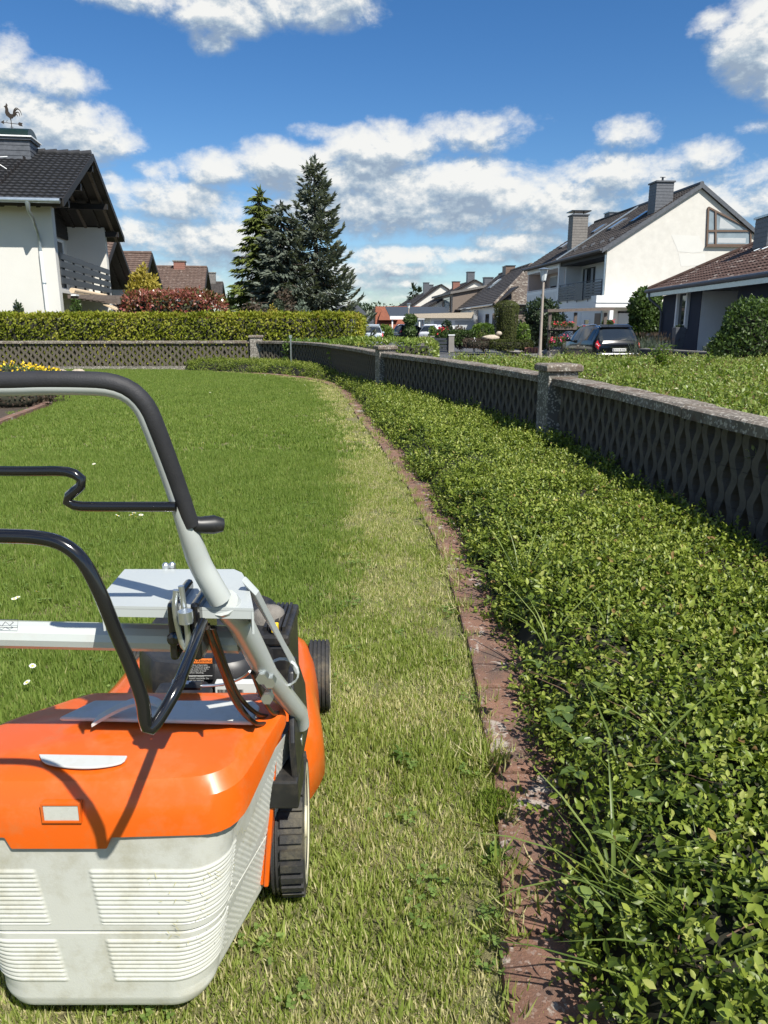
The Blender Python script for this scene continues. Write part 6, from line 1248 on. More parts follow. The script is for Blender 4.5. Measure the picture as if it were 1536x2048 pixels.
# shrubs seen over the hedge
def shrub(name, label, px0, px1, ytop, Y, m, n, L, cat='shrub', zb=None, group=None, depth=.8, **kw):
    x0, x1 = at_y(px0, 640, Y)[0], at_y(px1, 640, Y)[0]; zt = Zt(ytop, Y); zb = -.7 if zb is None else zb; t = thing(name, ((x0 + x1) / 2, Y, zb), 0, label, cat, group); rx = (x1 - x0) / 2; h = zt - zb
    ball_foliage('foliage', (0, 0, h * .52), (rx, rx * depth, h * .5), n, L, m, t, **kw); mb = MB(); mb.tube([(0, 0, 0), (.03, 0, h * .5)], [max(.02, rx * .07), .015], 6); obj('stem', mb, 'bark', t); return t
x0, x1 = at_y(248, 600, 25.5)[0], at_y(448, 600, 25.5)[0]; zt = Zt(584, 25.5); PH = thing('photinia_hedge', ((x0 + x1) / 2, 25.5, -.7), 0, 'rounded shrub hedge with red young leaves on top above the long hedge', 'shrub'); hw = (x1 - x0) / 2
box_foliage('foliage', (0, 0, 0), (hw, -.1), (0, .7), zt + .7, 6500, .13, 'photinia', PH, W=.06, wob=.09, rnd=.62)
n = 1150; u = rng.uniform(-1, 1, n); C = np.stack([u * hw * .93, rng.uniform(-.7, .4, n), (zt + .7) * (1 - .10 * np.abs(u) ** 3) - .06 + rng.uniform(-.18, .06, n)], 1)
leaves('young_leaves', C, rng.normal(0, .6, (n, 3)) + [0, 0, .8], rng.normal(0, .7, (n, 3)) + [0, -.5, .6], .13 * rng.uniform(.7, 1.2, n), .05, 'photinia_top', PH)
mb = MB(); mb.tube([(0, 0, 0), (0, 0, 1.2)], .05, 6); obj('stem', mb, 'bark', PH)
t = shrub('golden_conifer', 'golden yellow conifer shrub behind the red tipped shrub, the tall one', 262, 312, 545, 29, 'gold', 2600, .17, 'conifer', rough=.25, W=.08, tidy=.3, up=.8); shrub('golden_conifer', 'golden yellow conifer shrub, the smaller one to the right of its tall twin', 296, 328, 561, 28.6, 'gold', 1400, .15, 'conifer', rough=.25, W=.07, up=.8)
shrub('small_conifer', 'small dark conifer tip in front of the near white house wall', 30, 50, 606, 23.7, 'dark_green', 500, .10, 'conifer', zb=.6, W=.05, up=.9)
shrub('garden_shrub', 'green shrub between the far houses and the conifers', 446, 482, 588, 46, 'mid_green', 900, .2)
shrub('brown_shrub', 'brown leaved low shrub at the foot of the conifers, the left one', 478, 548, 610, 27, 'brown_red', 1400, .12); shrub('brown_shrub', 'brown leaved shrub behind the clipped green dome', 545, 596, 588, 31, 'brown_red', 1500, .14)
shrub('clipped_dome', 'smooth dark green clipped dome above the hedge', 538, 576, 602, 26, 'dark_green', 2600, .07, W=.03, rough=.03, depth=1.0, tidy=.2)
shrub('golden_cone', 'tiny golden cone shrub in front of the clipped dome', 538, 557, 614, 24.6, 'gold', 500, .09, zb=.2, W=.04); shrub('silver_shrub', 'feathery grey green shrub right of the clipped dome', 586, 628, 608, 26, 'grey_green', 1300, .13, W=.03)
shrub('garden_shrub', 'leafy green plant under the pergola of the near white house', 145, 168, 604, 24.4, 'mid_green', 500, .12, zb=.3)
# pergola in front of the near white house
pg_ = thing('pergola', tuple(H1.O + H1.R * .9 + H1.U * .9), -9, 'weathered wooden pergola below the balcony of the near white house', 'pergola')
mb = MB(); mb.bar((.75, -.3, 2.62), (.75, 7.4, 2.62), .10, .18); obj('beam', mb, 'grey_wood', pg_)
for y in np.linspace(-.1, 7.2, 8): mb = MB(); mb.bar((-.85, y, 2.76), (1.05, y, 2.74), .07, .12); obj('rafter', mb, 'grey_wood', pg_)
for y in (.15, 3.6, 7.1): mb = MB(); mb.box(.69, .81, y - .06, y + .06, 0, 2.53); obj('post', mb, 'grey_wood', pg_); mb = MB(); mb.bar((.75, y + .05, 2.0), (.75, y + .62, 2.55), .08, .08); obj('brace', mb, 'grey_wood', pg_)

# ---- conifers
def conifer(name, label, px, ytop, Y, rpx, m, whorl, per, droop, rise, L, W, narrow=.85, dens=22, lean=0., group=None):
    b = at_y(px, 640, Y); zt = Zt(ytop, Y); H = zt + .7; R = wpx(rpx, Y); t = thing(name, (b[0], Y, -.7), 0, label, 'tree', group); C, D, Nv, T = [], [], [], []
    mb = MB(); mb.tube([(0, 0, 0), (.03, 0, H * .5), (0, 0, H * .93)], [.2, .11, .03], 8); obj('trunk', mb, 'bark', t); bm_ = MB(); h = .5
    while h < H - .1:
        f = h / H; Lb = R * (1 - f) ** narrow * 1.02 + .14; k = max(4, int(per * (1 - f * .4)))
        a0 = rng.uniform(0, 6.28)
        for j in range(k):
            a = a0 + j * 6.283 / k + rng.normal(0, .2); l = Lb * rng.uniform(.72, 1.16); o = np.array([math.cos(a), math.sin(a), 0]); s_ = np.array([-o[1], o[0], 0]); hh = h + rng.normal(0, whorl * .3)
            nn = int(6 + dens * l); ff = rng.random(nn) ** .7; dz = l * (-droop * ff + rise * ff ** 3)
            lat = rng.normal(0, 1, nn) * .20 * l * (1.05 - ff) ** .8 * 1.0; base = np.array([0, 0, hh]) + o * (ff * l)[:, None] + s_ * lat[:, None]; base[:, 2] += dz - np.abs(lat) * .25 - rng.random(nn) * .10 * l * (1 - .5 * ff)
            sl = (-droop + 3 * rise * ff ** 2); d = o * rng.uniform(.5, 1.0, (nn, 1)) + s_ * (np.sign(lat) * rng.uniform(.2, .9, nn))[:, None]; d[:, 2] += sl - rng.uniform(.0, .7, nn) * (1 - ff)
            C.append(base); D.append(d); Nv.append(np.array([0, 0, 1.]) + rng.normal(0, .55, (nn, 3)) + o * .4); T.append(np.clip(.30 + .35 * ff + rng.normal(0, .16, nn), 0, 1))
            bm_.tube([(0, 0, hh), tuple(o * l * .5 + [0, 0, hh + l * (-droop * .5 + rise * .12)]), tuple(o * l * .95 + [0, 0, hh + l * (-droop * .95 + rise * .85)])], [.03, .018, .006], 4, False)
        h += whorl * rng.uniform(.8, 1.2) * (1.0 - .35 * f)
    nn = 40; C.append(np.stack([rng.normal(0, .05, nn), rng.normal(0, .05, nn), H - rng.random(nn) * .7], 1)); D.append(rng.normal(0, .5, (nn, 3)) + [0, 0, 1]); Nv.append(rng.normal(0, 1, (nn, 3))); T.append(rng.random(nn))
    C = np.concatenate(C); n = len(C); leaves('crown', C, np.concatenate(D), np.concatenate(Nv), L * rng.uniform(.6, 1.3, n), W * rng.uniform(.7, 1.3, n), m, t, 'card', np.concatenate(T), fold=.5, droop=.2); obj('branches', bm_, 'bark', t); return t
conifer('blue_spruce', 'tallest grey blue spruce with upturned branch tips, right of the conifer group', 634, 318, 38, 108, 'blue_spruce', .40, 9, .30, .42, .30, .095, .78, 56, group='conifers behind the long hedge')
conifer('blue_spruce', 'shorter grey blue spruce with drooping branches between the tall spruce and the green fir', 568, 408, 37, 104, 'blue_spruce', .42, 9, .42, .25, .30, .095, .66, 56, group='conifers behind the long hedge')
conifer('green_fir', 'narrow yellow green fir with pointed leaning top, left of the conifer group', 528, 380, 39, 90, 'green_fir', .34, 10, .50, .15, .36, .09, .68, 56, group='conifers behind the long hedge')
conifer('dark_conifer', 'small dark conifer behind the roofs of the far white row', 826, 573, 165, 24, 'dark_green', 1.3, 6, .3, .2, 1.0, .3, .8, 8); conifer('dark_conifer', 'tiny dark conifer right of its taller twin behind the far white row', 838, 579, 168, 16, 'dark_green', 1.3, 6, .3, .2, 1.0, .3, .8, 8)
t = thing('distant_trees', (0, 0, 0), 0, 'dark far treeline beyond the end of the street', 'trees'); tag(t, kind='stuff')
for k, (px_, Y) in enumerate([(716, 190), (728, 200), (742, 195), (700, 185), (762, 210), (790, 215)]): p = at_y(px_, 640, Y); ball_foliage('crown', (p[0], Y, 1.5), (5, 4, 4.6), 500, .9, 'dark_green', t)

# ---- planting and things along the far pavement
shrub('clipped_column', 'tall clipped column shrub, wider at the top, in front of the hipped house', 988, 1037, 603, 43, 'topiary', 200, .1, zb=PZ)
cl = [o for o in bpy.data.objects if o.name.startswith('clipped_column')][0]
for ch in list(cl.children):
    if ch.name.startswith('foliage'): bpy.data.objects.remove(ch)
H_ = Zt(603, 43) - PZ; n = 9000; z = rng.random(n); r = .47 + .22 * z ** .8; r = r * np.where(z > .86, np.sqrt(np.clip(1 - ((z - .86) / .14) ** 2, 0, 1)) * .9 + .1, 1) * np.sqrt(np.where(rng.random(n) < .12, rng.random(n), 1)); a = rng.uniform(0, 6.28, n); r = r * (1 + .05 * np.sin(a * 9) ) * (1 + .04 * rng.normal(0, 1, n))
C = np.stack([r * np.cos(a), r * np.sin(a), z * H_], 1); Nv = np.stack([np.cos(a), np.sin(a), np.where(z > .86, 1.2, .1)], 1)
leaves('foliage', C, rng.normal(0, .4, (n, 3)) + [0, 0, 1], Nv + rng.normal(0, .4, (n, 3)), .10 * rng.uniform(.7, 1.2, n), .035, 'topiary', cl, 'card', np.clip(.45 + rng.normal(0, .22, n) + .2 * lump(C, 3.), 0, 1), core=uv_ball((0, 0, H_ * .54), (.52, .52, H_ * .46)))
def hedge_box(label, px0, px1, ytop, ybot, Y, m, n, L, dep=.5, name='clipped_hedge', group='low hedges along the far pavement', rnd=.1):
    x0, x1 = at_y(px0, 640, Y)[0], at_y(px1, 640, Y)[0]; zt, zb = Zt(ytop, Y), Zt(ybot, Y); t = thing(name, ((x0 + x1) / 2, Y + dep, zb), 0, label, 'hedge', group); box_foliage('foliage', (0, 0, 0), ((x1 - x0) / 2, 0), (0, dep), zt - zb, n, L, m, t, W=L * .45, wob=.03, rnd=rnd); return t
hedge_box('low clipped dark green box hedge in front of the column shrub', 984, 1068, 682, 698, 40, 'topiary', 2500, .09); hedge_box('low clipped brown green hedge, left end of the box hedge', 936, 985, 680, 697, 40.3, 'brown_red', 1500, .09, 1.0)
hedge_box('leafy bright green hedge beside the pale stone gate pillar', 906, 950, 664, 690, 44, 'mid_green', 1800, .14, .6); hedge_box('sunlit bright green rounded hedge under the hipped house windows', 950, 990, 650, 678, 52, 'bright_green', 1800, .17, .8, rnd=.5)
shrub('golden_mound', 'low olive mound shrub behind the beige stone', 950, 988, 667, 42, 'topiary', 900, .1, zb=PZ, W=.04); shrub('garden_shrub', 'mixed green shrub right of the clipped column', 1036, 1062, 650, 41, 'bright_green', 900, .14, zb=PZ)
shrub('dark_tree', 'dense dark shrub behind the street lamp', 1046, 1128, 606, 45, 'dark_green', 4500, .2, 'shrub', zb=PZ, rough=.3); shrub('white_blossom', 'white flowering shrub beside the clipped column', 1034, 1047, 643, 46, 'grey_green', 500, .15, zb=PZ)
p = at_y(949, 672, 41); t = thing('white_lantern', (p[0], 41, PZ), 0, 'white garden ornament on the low hedge near the olive mound', 'ornament'); mb = MB(); mb.lathe([(.06, 0), (.06, .30), (.13, .34), (.15, .55), (.03, .72), (0, .74)], n=8); obj('body', mb, 'white', t); mb = MB(); mb.tube([(0, 0, .73), (0, 0, .80)], .03, 6); obj('finial', mb, 'white', t)
p = at_y(985, 676, 40.8); mb = MB(); V, F = uv_ball((0, 0, .12), (.50, .3, .18), 12, 7); V = V * (1 + .18 * lump(V, 3.))[:, None]; V[:, 2] += .10 * np.clip(V[:, 0], 0, 1); mb.add(V, F); V, F = uv_ball((.40, 0, .36), (.17, .15, .13), 10, 6); mb.add(V, F); o = obj('garden_boulder', mb, 'stone', smooth=60); o.location = (p[0], 41.2, Zt(681, 41)); tag(o, 'pale beige boulder shape lying behind the box hedge', 'stone')
# gate pillar, fence and roses
p = P0(903, 42); t = thing('gate_pillar', p, 0, 'pale stone gate pillar beside dark planter fence', 'pillar'); mb = MB(); h = Zt(671, 42) - PZ; mb.box(-.15, .15, -.15, .15, 0, h); obj('pillar_shaft', mb, 'paving', t); mb = MB(); mb.box(-.18, .18, -.18, .18, h, h + .05); obj('pillar_cap', mb, 'white', t)
q0, q1 = at_y(868, 680, 42), at_y(897, 680, 42); t = thing('garden_fence', (q0[0], 42, PZ), 0, 'dark grey board fence left of the pale gate pillar', 'fence'); h = Zt(675, 42) - PZ
for k in range(4): mb = MB(); mb.box(0, q1[0] - q0[0], -.02, .02, .06 + k * h / 4.2, .04 + (k + .85) * h / 4.2); obj('fence_board', mb, 'planter', t)
for x in (0, q1[0] - q0[0]): mb = MB(); mb.box(x - .04, x + .04, .021, .09, 0, h); obj('post', mb, 'planter', t)
q0, q1 = at_y(840, 680, 44), at_y(868, 680, 44); t = thing('low_wall', (q0[0], 44, PZ), 0, 'low grey garden wall behind the rounded hedge', 'wall'); mb = MB(); mb.box(0, q1[0] - q0[0], 0, .25, 0, Zt(674, 44) - PZ); obj('masonry', mb, 'slate_light', t); mb = MB(); mb.box(-.03, q1[0] - q0[0] + .03, -.03, .28, Zt(674, 44) - PZ, Zt(672, 44) - PZ); obj('coping_slab', mb, 'paving', t)
def flowers(label, px0, px1, py0, py1, Y, cols, n, name='flower_bed', green='mid_green', sz=.075):
    x0, x1 = at_y(px0, 640, Y)[0], at_y(px1, 640, Y)[0]; z1, z0 = Zt(py0, Y), Zt(py1, Y); t = thing(name, ((x0 + x1) / 2, Y, z0), 0, label, 'flowers', 'red flowers along the far pavement'); w = (x1 - x0) / 2; h = z1 - z0
    m_ = 700; C = np.stack([rng.uniform(-w, w, m_), rng.uniform(-.2, .2, m_), rng.random(m_) * h * .8], 1); leaves('foliage', C, rng.normal(0, .6, (m_, 3)) + [0, 0, .6], rng.normal(0, .7, (m_, 3)) + [0, -.4, .6], .10, .05, green, t)
    for c in cols:
        C = np.stack([rng.uniform(-w, w, n), rng.uniform(-.28, .15, n), h * (.35 + .65 * rng.random(n) ** .6)], 1); C = np.repeat(C, 4, 0) + rng.normal(0, .02, (n * 4, 3)); k = len(C); leaves('blossoms', C, rng.normal(0, 1, (k, 3)), rng.normal(0, .6, (k, 3)) + [0, -.5, .6], sz * 1.3, sz, c, t)
    return t
flowers('red roses above the dark board fence', 873, 897, 655, 676, 42.2, ['petal_red'], 14, 'rose_bush', sz=.06)
shrub('garden_shrub', 'dark round shrub above the board fence, in front of the garage', 884, 906, 643, 46, 'dark_green', 900, .15, zb=PZ); shrub('garden_shrub', 'bronze green shrub right of the dark round shrub', 905, 936, 655, 45, 'brown_red', 900, .13, zb=PZ); shrub('garden_shrub', 'small yellow green shrub by the white garage', 858, 876, 655, 50, 'bright_green', 600, .15, zb=PZ)
shrub('garden_shrub', 'low green shrub left of the dark round shrub', 876, 892, 660, 44.5, 'mid_green', 500, .12, zb=PZ)
p = P0(820, 56); t = thing('ivy_column', p, 0, 'ivy covered post standing by the blue grey carport', 'climbing plant'); h = Zt(629, 56) - PZ; n = 2600; z = rng.random(n); a = rng.uniform(0, 6.28, n); r = .36 * (1 + .25 * np.sin(z * 17) + .1 * rng.normal(0, 1, n)); C = np.stack([r * np.cos(a), r * np.sin(a), z * h], 1); leaves('foliage', C, rng.normal(0, .6, (n, 3)), np.stack([np.cos(a), np.sin(a), .3 + 0 * a], 1) + rng.normal(0, .4, (n, 3)), .14, .11, 'mid_green', t); mb = MB(); mb.tube([(0, 0, 0), (0, 0, h * .97)], .2, 8); obj('post', mb, 'bark', t)
shrub('garden_shrub', 'round green bush beside the parked silver car', 750, 788, 652, 62, 'bright_green', 1500, .2, zb=PZ)
# climbing ivy wall and shrubs round the bungalow
shrub('ivy_thicket', 'tall dark ivy thicket between the white house and the navy bungalow', 1256, 1330, 582, 37, 'mid_green', 6500, .16, 'climbing plant', zb=PZ, rough=.22, W=.11); 
p = P0(1306, 33.5); t = thing('stone_pedestal', p, 0, 'weathered stone pedestal in front of the ivy thicket', 'pedestal'); mb = MB(); mb.box(-.12, .12, -.12, .12, 0, 1.0); obj('pedestal_shaft', mb, 'paving', t); mb = MB(); mb.box(-.2, .2, -.2, .2, 1.0, 1.1); obj('pedestal_cap', mb, 'paving', t)
def ograss(label, px_, Y, n, h, sp):
    p = P0(px_, Y, PZ + .2); t = thing('ornamental_grass', p, 0, label, 'plant', 'ornamental grasses'); a = rng.uniform(0, 6.28, n); tt = np.abs(rng.normal(.1, .32, n)); C = np.stack([rng.normal(0, sp, n), rng.normal(0, sp * .6, n), np.zeros(n)], 1); D = np.stack([np.cos(a) * np.sin(tt), np.sin(a) * np.sin(tt), np.cos(tt)], 1)
    leaves('blades', C, D, rng.normal(0, 1, (n, 3)), h * rng.uniform(.6, 1.1, n), .022, 'grey_green', t, 'blade', droop=.2); m_ = 90; leaves('plumes', C[:m_] + D[:m_] * h * .95, D[:m_], rng.normal(0, 1, (m_, 3)), .16, .03, 'brown_red', t)
ograss('feathery ornamental grass right behind the black car', 1300, 26.5, 420, .95, .22); ograss('feathery ornamental grass beside the grey planter', 1326, 27, 260, .75, .2)
p = P0(1358, 27.5, PZ); t = thing('tall_planter', p, 0, 'tall tapered grey planter in front of the navy wall', 'planter'); h = Zt(655, 27.5) - PZ; mb = MB(); mb.loft([[(sx * w, sy * w, z) for sx, sy in ((-1, -1), (1, -1), (1, 1), (-1, 1))] for w, z in ((.12, 0), (.19, h), (.165, h), (.16, h - .08))]); obj('pot', mb, 'slate', t, bevel=.01); ball_foliage('foliage', (0, 0, h + .0), (.13, .13, .07), 150, .08, 'dark_green', t)
q0, q1 = np.array(P0(1288, 24.5)), np.array(P0(1445, 21.0)); t = thing('low_navy_wall', tuple(q0), 0, 'low navy garden wall with grey coping in front of the bungalow', 'wall'); d = q1 - q0; zt = Zt(699, 24.5) - PZ; mb = MB(); mb.bar((0, 0, zt / 2 - .2), (d[0], d[1], zt / 2 - .2), .2, zt + .4); obj('masonry', mb, 'navy', t)
for k in range(5): a, b = d * k / 5, d * (k + .99) / 5; mb = MB(); mb.bar((a[0], a[1], zt + .02), (b[0], b[1], zt + .02), .26, .04); obj('coping_slab', mb, 'paving', t)
t = thing('garden_bench', tuple(B1.O + B1.R * 1.0 + B1.U * -6.1 + B1.Z * .67), 3, 'white wooden bench at the bungalow entrance', 'bench')
for k in range(4): mb = MB(); mb.box(-.25 + k * .11, -.16 + k * .11, -.6, .6, .42, .45); obj('slat', mb, 'white', t)
for k in range(3): mb = MB(); mb.box(.22, .25, -.6, .6, .55 + k * .13, .63 + k * .13); obj('backrest_slat', mb, 'white', t)
for x in (-.22, .2):
    for y in (-.52, .52): mb = MB(); mb.box(x - .03, x + .03, y - .03, y + .03, 0, .41); obj('leg', mb, 'white', t)
shrub('large_shrub', 'big leafy green shrub at the right border in front of the bungalow', 1425, 1600, 606, 18.5, 'mid_green', 9000, .10, 'shrub', zb=-.5, rough=.16, W=.055, tidy=.4); shrub('silver_shrub', 'low pale grey green shrub in front of the bungalow steps', 1408, 1442, 690, 23, 'grey_green', 500, .1, zb=PZ)
# pergola, trellis and flower boxes before the white terrace
p0, p1 = np.array(P0(1096, 38.0)), np.array(P0(1212, 39.5)); z = Zt(622, 38.5) - PZ; t = thing('pergola', tuple(p0), 0, 'low brown pergola roof in front of the white terraced house', 'pergola'); d = p1 - p0
mb = MB(); mb.bar((-.2, 0, z), (d[0] + .2, d[1], z + .12), .5, .14); obj('roof_beam', mb, 'grey_wood', t)
for f in (0.02, .45, .97): mb = MB(); x, y = d[0] * f, d[1] * f; mb.box(x - .07, x + .07, y - .07, y + .07, 0, z - .07); obj('post', mb, 'grey_wood', t)
q0, q1 = np.array(P0(1098, 36.5)), np.array(P0(1150, 36.5)); zt = Zt(662, 36.5) - PZ; w = q1[0] - q0[0]; t = thing('trellis_screen', tuple(q0), 0, 'dark lattice screen behind the red flower bed', 'trellis')
mb = MB(); st = .155
for k in range(-8, 16):
    for s_ in (1, -1):
        x0 = k * st; a = [x0, 0]; b = [x0 + s_ * zt, zt]
        u0 = 0; pts = []
        for f in np.linspace(0, 1, 41):
            x = a[0] + (b[0] - a[0]) * f
            if 0 <= x <= w: pts.append((x, .012 * s_, .05 + f * (zt - .1)))
        if len(pts) > 2: mb.bar(pts[0], pts[-1], .012, .05, (0, 1, 0))
o = obj('lattice', mb, 'dark_wood', t); o['kind'] = 'stuff'; mb = MB()
for x in (0, w): mb.box(x - .05, x + .05, -.05, .05, 0, zt)
mb.box(-.05, w + .05, -.045, .045, zt - .01, zt + .06); obj('frame', mb, 'dark_wood', t); mb = MB(); mb.box(-.1, w + .1, -.35, -.06, 0, .26); obj('trough', mb, 'paving', t)
tb = thing('flower_box', (q0[0] + w / 2, 36.5, PZ + zt + .06), 0, 'weathered flower box on top of the lattice screen', 'flower box'); mb = MB(); mb.box(-w / 2 - .05, w / 2 + .05, -.14, .14, 0, .2); obj('box', mb, 'grey_wood', tb)
flowers('red geraniums in the box on top of the lattice screen', 1103, 1147, 644, 656, 36.5, ['petal_red'], 20, 'geranium', sz=.055); flowers('red and pink flower bed at the foot of the lattice screen', 1101, 1141, 671, 694, 36.0, ['petal_red', 'petal_pink'], 17, sz=.06); flowers('red flowers in the box between lattice screen and black car', 1152, 1172, 652, 668, 36.6, ['petal_red'], 9, 'geranium', sz=.055); flowers('red and white flowers on the sill above the black car', 1206, 1226, 640, 650, 40.5, ['petal_red'], 6, 'geranium', sz=.055)
p = P0(1161, 36.7); t = thing('flower_box', (p[0], 36.7, PZ), 0, 'stone flower box between lattice screen and black car', 'flower box'); mb = MB(); mb.box(-.3, .3, -.15, .15, 0, Zt(667, 36.7) - PZ); obj('box', mb, 'slate_light', t, bevel=.02)
p = at_y(1062, 692, 40); t = thing('brick_edging', (p[0], 39.9, PZ), 0, 'red bricks standing at the right end of the box hedge', 'bricks')
for k in range(5): mb = MB(); mb.box(-.35 + k * .16, -.22 + k * .16, -.1, .1, 0, .3 + .02 * (k % 2)); obj('brick', mb, 'brick_red', t)
p = at_y(1095, 690, 37.5); mb = MB(); V, F = uv_ball((0, 0, .1), (.28, .2, .18), 9, 6); mb.add(V * (1 + .2 * lump(V, 4.))[:, None], F); o = obj('garden_stone', mb, 'paving'); o.location = (p[0], 37.5, PZ); tag(o, 'pale rounded stone beside the street lamp foot', 'stone')

# ---- lamps
def lamp(px_, ytop, Y, label, r=.06):
    p = P0(px_, Y); t = thing('street_lamp', p, 0, label, 'street lamp', 'street lamps'); h = Zt(ytop, Y) - PZ
    mb = MB(); mb.tube([(0, 0, 0), (0, 0, 1.0), (0, 0, h - .5)], [r * 1.35, r, r * .78], 12); mb.tube([(0, 0, 0), (0, 0, .35)], r * 1.7, 12); obj('pole', mb, 'post', t, smooth=40)
    mb = MB(); mb.lathe([(.09, h - .50), (.155, h - .09), (.15, h - .085), (.085, h - .49)], n=8); obj('lamp_glass', mb, 'lampglass', t); mb = MB(); mb.lathe([(.26, h - .085), (.265, h - .07), (.06, h - .01), (0, h)], n=24); obj('lamp_shade', mb, 'zinc', t, smooth=40)
    mb = MB(); mb.lathe([(r * .85, h - .56), (.10, h - .5), (.09, h - .49)], n=12)
    for k in range(4): a = k * math.pi / 2; mb.tube([(.09 * math.cos(a), .09 * math.sin(a), h - .5), (.155 * math.cos(a), .155 * math.sin(a), h - .085)], .008, 5)
    obj('lamp_cage', mb, 'steel', t); mb = MB(); mb.lathe([(.0, h - .46), (.045, h - .42), (.05, h - .25), (.0, h - .18)], n=10); obj('bulb', mb, 'white', t)
lamp(1082, 535, 31, 'street lamp with conical shade on the pavement, the near one'); lamp(817, 606, 76, 'far street lamp above the ivy covered post'); lamp(735, 632, 100, 'farthest street lamp near the red roofed house')
p = P0(741, 70); t = thing('globe_lamp', p, 0, 'small white globe garden lamp beyond the long hedge end', 'lamp'); h = Zt(654, 70) - PZ; mb = MB(); mb.tube([(0, 0, 0), (0, 0, h - .2)], .05, 8); obj('pole', mb, 'white', t); mb = MB(); mb.add(*uv_ball((0, 0, h), (.2, .2, .2), 12, 8)); obj('globe', mb, 'white', t, smooth=60)

# ---- cars
ST = np.array([(0, .76, .36, .80, .87, .66), (.04, .83, .28, .88, .97, .72), (.16, .865, .24, .93, 1.17, .72), (.36, .88, .22, .96, 1.46, .64), (.52, .88, .22, .965, 1.545, .62), (.9, .88, .22, .965, 1.58, .62), (1.5, .88, .22, .96, 1.59, .62), (2.15, .88, .22, .95, 1.55, .62), (2.55, .88, .22, .94, 1.36, .66), (3.0, .87, .22, .92, 1.05, .73), (3.35, .86, .24, .86, .93, .73), (3.65, .82, .28, .74, .80, .66), (3.86, .68, .34, .58, .63, .55)])
def car_ring(y):
    w, zb, be, zt, wt = (np.interp(y, ST[:, 0], ST[:, k]) for k in range(1, 6)); e = min(.06, (zt - be) * .35)
    return np.array([(0, y, zb), (.82 * w, y, zb), (w * .985, y, zb + .13), (w, y, be - .24), (.985 * w, y, be), (wt + .02, y, zt - e), (wt * .80, y, zt - e * .25), (0, y, zt)])
def car_s(y, k, sg): r = car_ring(y); i = int(min(6, math.floor(k))); f = k - i; p = r[i] * (1 - f) + r[i + 1] * f; return np.array([sg * p[0], p[1], p[2]])
def car_patch(ys, ks, sg, off):
    """surface patch pushed out along its normal"""
    G = np.array([[car_s(y, k, sg) for k in ks] for y in ys]); du = np.gradient(G, axis=0); dv = np.gradient(G, axis=1); n = unit(np.cross(du, dv)); c = np.array([0, 1.8, .8]); s_ = np.sign(((G - c) * n).sum(-1, keepdims=True)); return G + n * s_ * off
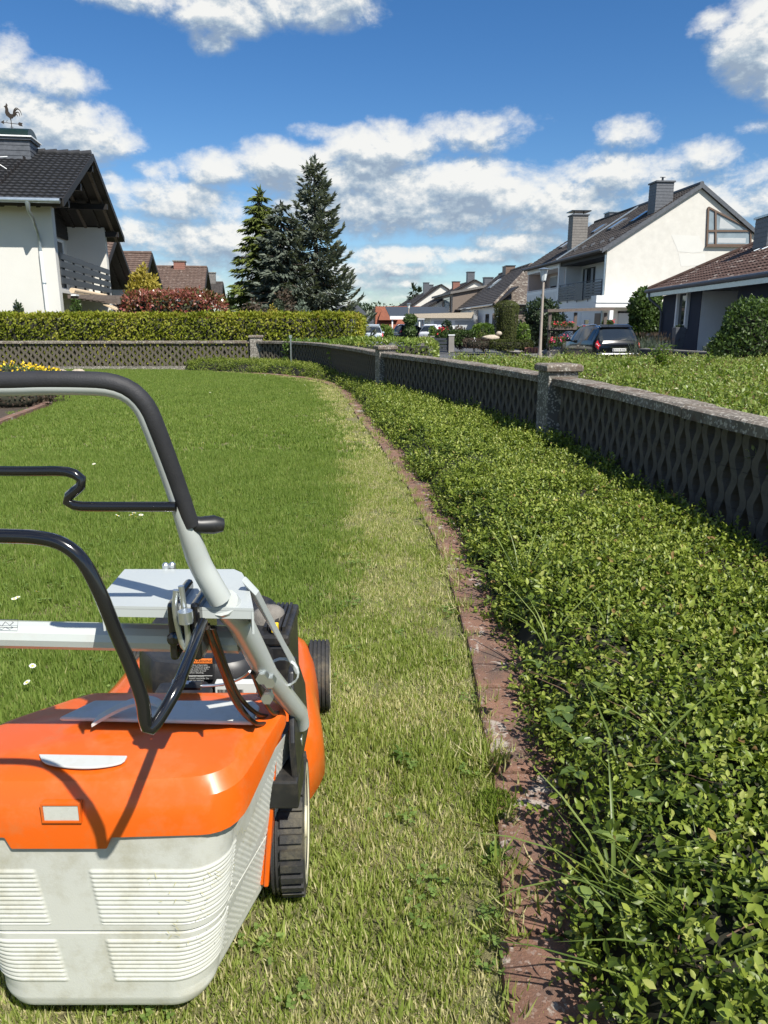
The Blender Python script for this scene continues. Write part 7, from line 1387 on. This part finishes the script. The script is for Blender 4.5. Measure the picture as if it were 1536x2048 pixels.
def make_car(px_, Y, az, paint, label, name='parked_car', sc=1.0, zz=None):
    b = at_y(px_, 700, Y); t = thing(name, (b[0], Y, RZ if zz is None else zz), az, label, 'car', 'cars parked along the street'); t.scale = (sc,) * 3; ys = np.unique(np.concatenate([ST[:, 0], np.linspace(0, 3.86, 40)])); mb = MB(); R = []
    for y in ys: r = car_ring(y); m_ = r[::-1] * [-1, 1, 1]; R.append(np.vstack([r, m_[1:-1]]))
    mb.loft(R); obj('body', mb, paint, t, smooth=38)
    def patch(nm, ys, ks, sg, off, m, parent=t): G = car_patch(ys, ks, sg, off); mb = MB(); mb.loft([list(r) for r in G], closed=False, caps=False); return obj(nm, mb, m, parent, smooth=60)
    ks = np.concatenate([np.linspace(5.15, 7, 8)]); G = np.concatenate([car_patch(np.linspace(.09, .345, 7), ks, 1, .006), car_patch(np.linspace(.09, .345, 7), ks, -1, .006)[:, ::-1][:, 1:]], 1); mb = MB(); mb.loft([list(r) for r in G], closed=False, caps=False); obj('rear_window', mb, 'glass', t, smooth=60)
    G = np.concatenate([car_patch(np.linspace(2.3, 2.97, 7), ks, 1, .005), car_patch(np.linspace(2.3, 2.97, 7), ks, -1, .005)[:, ::-1][:, 1:]], 1); mb = MB(); mb.loft([list(r) for r in G], closed=False, caps=False); obj('windscreen', mb, 'glass', t, smooth=60)
    for sg in (1, -1):
        for y0, y1 in ((.55, .90), (.97, 1.72), (1.80, 2.55)): patch('side_window', np.linspace(y0, y1, 6), np.linspace(4.12, 4.88, 4), sg, .006, 'glass')
        o = patch('tail_light', np.linspace(.012, .15, 5), np.linspace(3.55, 4.75, 6), sg, .012, 'redlight'); patch('reversing_lens', np.linspace(.02, .10, 3), np.linspace(4.0, 4.25, 3), sg, .016, 'white_label', o)
        mb = MB(); mb.tube([(sg * .66, .45, 1.50), (sg * .63, .75, 1.60), (sg * .63, 1.9, 1.60), (sg * .66, 2.25, 1.52)], .018, 6); obj('roof_rail', mb, 'chrome', t)
        mb = MB(); mb.tube([(sg * .86, 2.45, .98), (sg * .95, 2.42, 1.0)], .03, 6); V, F = uv_ball((sg * 1.0, 2.42, 1.03), (.10, .06, .075), 10, 6); mb.add(V, F); obj('mirror', mb, paint, t, smooth=60)
        mb = MB(); mb.box(sg * .878 - .02, sg * .878 + .02, 1.55, 1.72, .80, .83); mb.box(sg * .878 - .02, sg * .878 + .02, .98, 1.12, .80, .83); obj('door_handle', mb, 'chrome', t)
        patch('door_moulding', np.linspace(.75, 2.9, 8), np.linspace(2.75, 2.95, 3), sg, .010, 'black')
        for y in (.68, 3.18):
            W_ = bpy.data.objects.new('wheel', None); finish(W_, t); W_.location = (sg * .79, y, .30); mb = MB(); mb.lathe([(.20, -.10), (.29, -.10), (.305, -.06), (.305, .06), (.29, .10), (.20, .10)], axis='x', n=28, close=True); obj('tyre', mb, 'rubber', W_, smooth=40)
            mb = MB(); mb.lathe([(.205, -.09), (.205, .085)], axis='x', n=24)
            for k in range(7): a = k * 6.283 / 7; mb.obox((sg * .085, .10 * math.cos(a), .10 * math.sin(a)), (.012, 0, 0), (0, .10 * math.cos(a), .10 * math.sin(a)), (0, -.022 * math.sin(a), .022 * math.cos(a)))
            obj('rim', mb, 'chrome', W_); mb = MB(); mb.lathe([(.345, sg * .092), (.365, sg * .092), (.365, sg * .098), (.345, sg * .098)], axis='x', n=28, close=True); obj('arch_trim', mb, 'black', W_)
    mb = MB(); mb.loft([[(-.80, .10, z - .07), (-.74, -.05 - d, z - .06), (.74, -.05 - d, z - .06), (.80, .10, z - .07)] for z, d in ((.42, 0), (.50, .02), (.60, .02), (.68, -.02))], closed=False); mb.prism([(-.79, .1, .33), (-.72, -.03, .33), (.72, -.03, .33), (.79, .1, .33)], (0, 0, .05)); obj('rear_bumper', mb, paint, t, smooth=40); mb = MB(); mb.tube([(-.84, .02, .565), (-.72, -.082, .565), (.72, -.082, .565), (.84, .02, .565)], .016, 6); obj('bumper_strip', mb, 'chrome', t)
    mb = MB(); mb.box(-.26, .26, -.045, .02, .655, .765); NP = obj('number_plate', mb, 'white_label', t, bevel=.004); mb = MB(); mb.box(-.24, -.205, -.0465, -.045, .665, .755); obj('plate_band', mb, 'slate_blue', NP)
    for x_, w_2 in ((-.17, .04), (-.11, .04), (-.04, .03), (.02, .05), (.09, .04), (.15, .05)): mb = MB(); mb.box(x_, x_ + w_2 * .6, -.0466, -.045, .685, .738); obj('plate_print', mb, 'slate', NP)
    mb = MB(); mb.box(-.34, .34, -.02, .03, .79, .815); obj('boot_trim', mb, 'chrome', t); mb = MB(); V, F = uv_ball((0, .075, .93), (.045, .02, .045), 12, 6); mb.add(V, F); obj('boot_badge', mb, 'chrome', t)
    mb = MB(); mb.prism([(-.6, .36, 1.49), (.6, .36, 1.49), (.56, .55, 1.58), (-.56, .55, 1.58)], (0, -.03, .025)); obj('spoiler', mb, paint, t); mb = MB(); mb.tube([(.0, .07, 1.03), (.30, .10, 1.09)], .012, 5); obj('wiper', mb, 'black', t); mb = MB(); mb.tube([(-.25, .5, 1.57), (-.25, .35, 1.78)], .006, 5); obj('aerial', mb, 'black', t)
    return t
make_car(1238, 27.6, -8, 'carpaint', 'black hatchback with red tail lights parked before the white terrace', zz=-.42)
make_car(742, 52, -4, 'carblue', 'pale silver car roof just above the low hedge at the end of the street'); make_car(792, 80, 60, 'carpaint', 'dark car parked crosswise beside the carport, mostly hidden by the rounded hedge'); make_car(853, 60, 40, 'carwhite', 'white car with bright roof parked in front of the white garage')
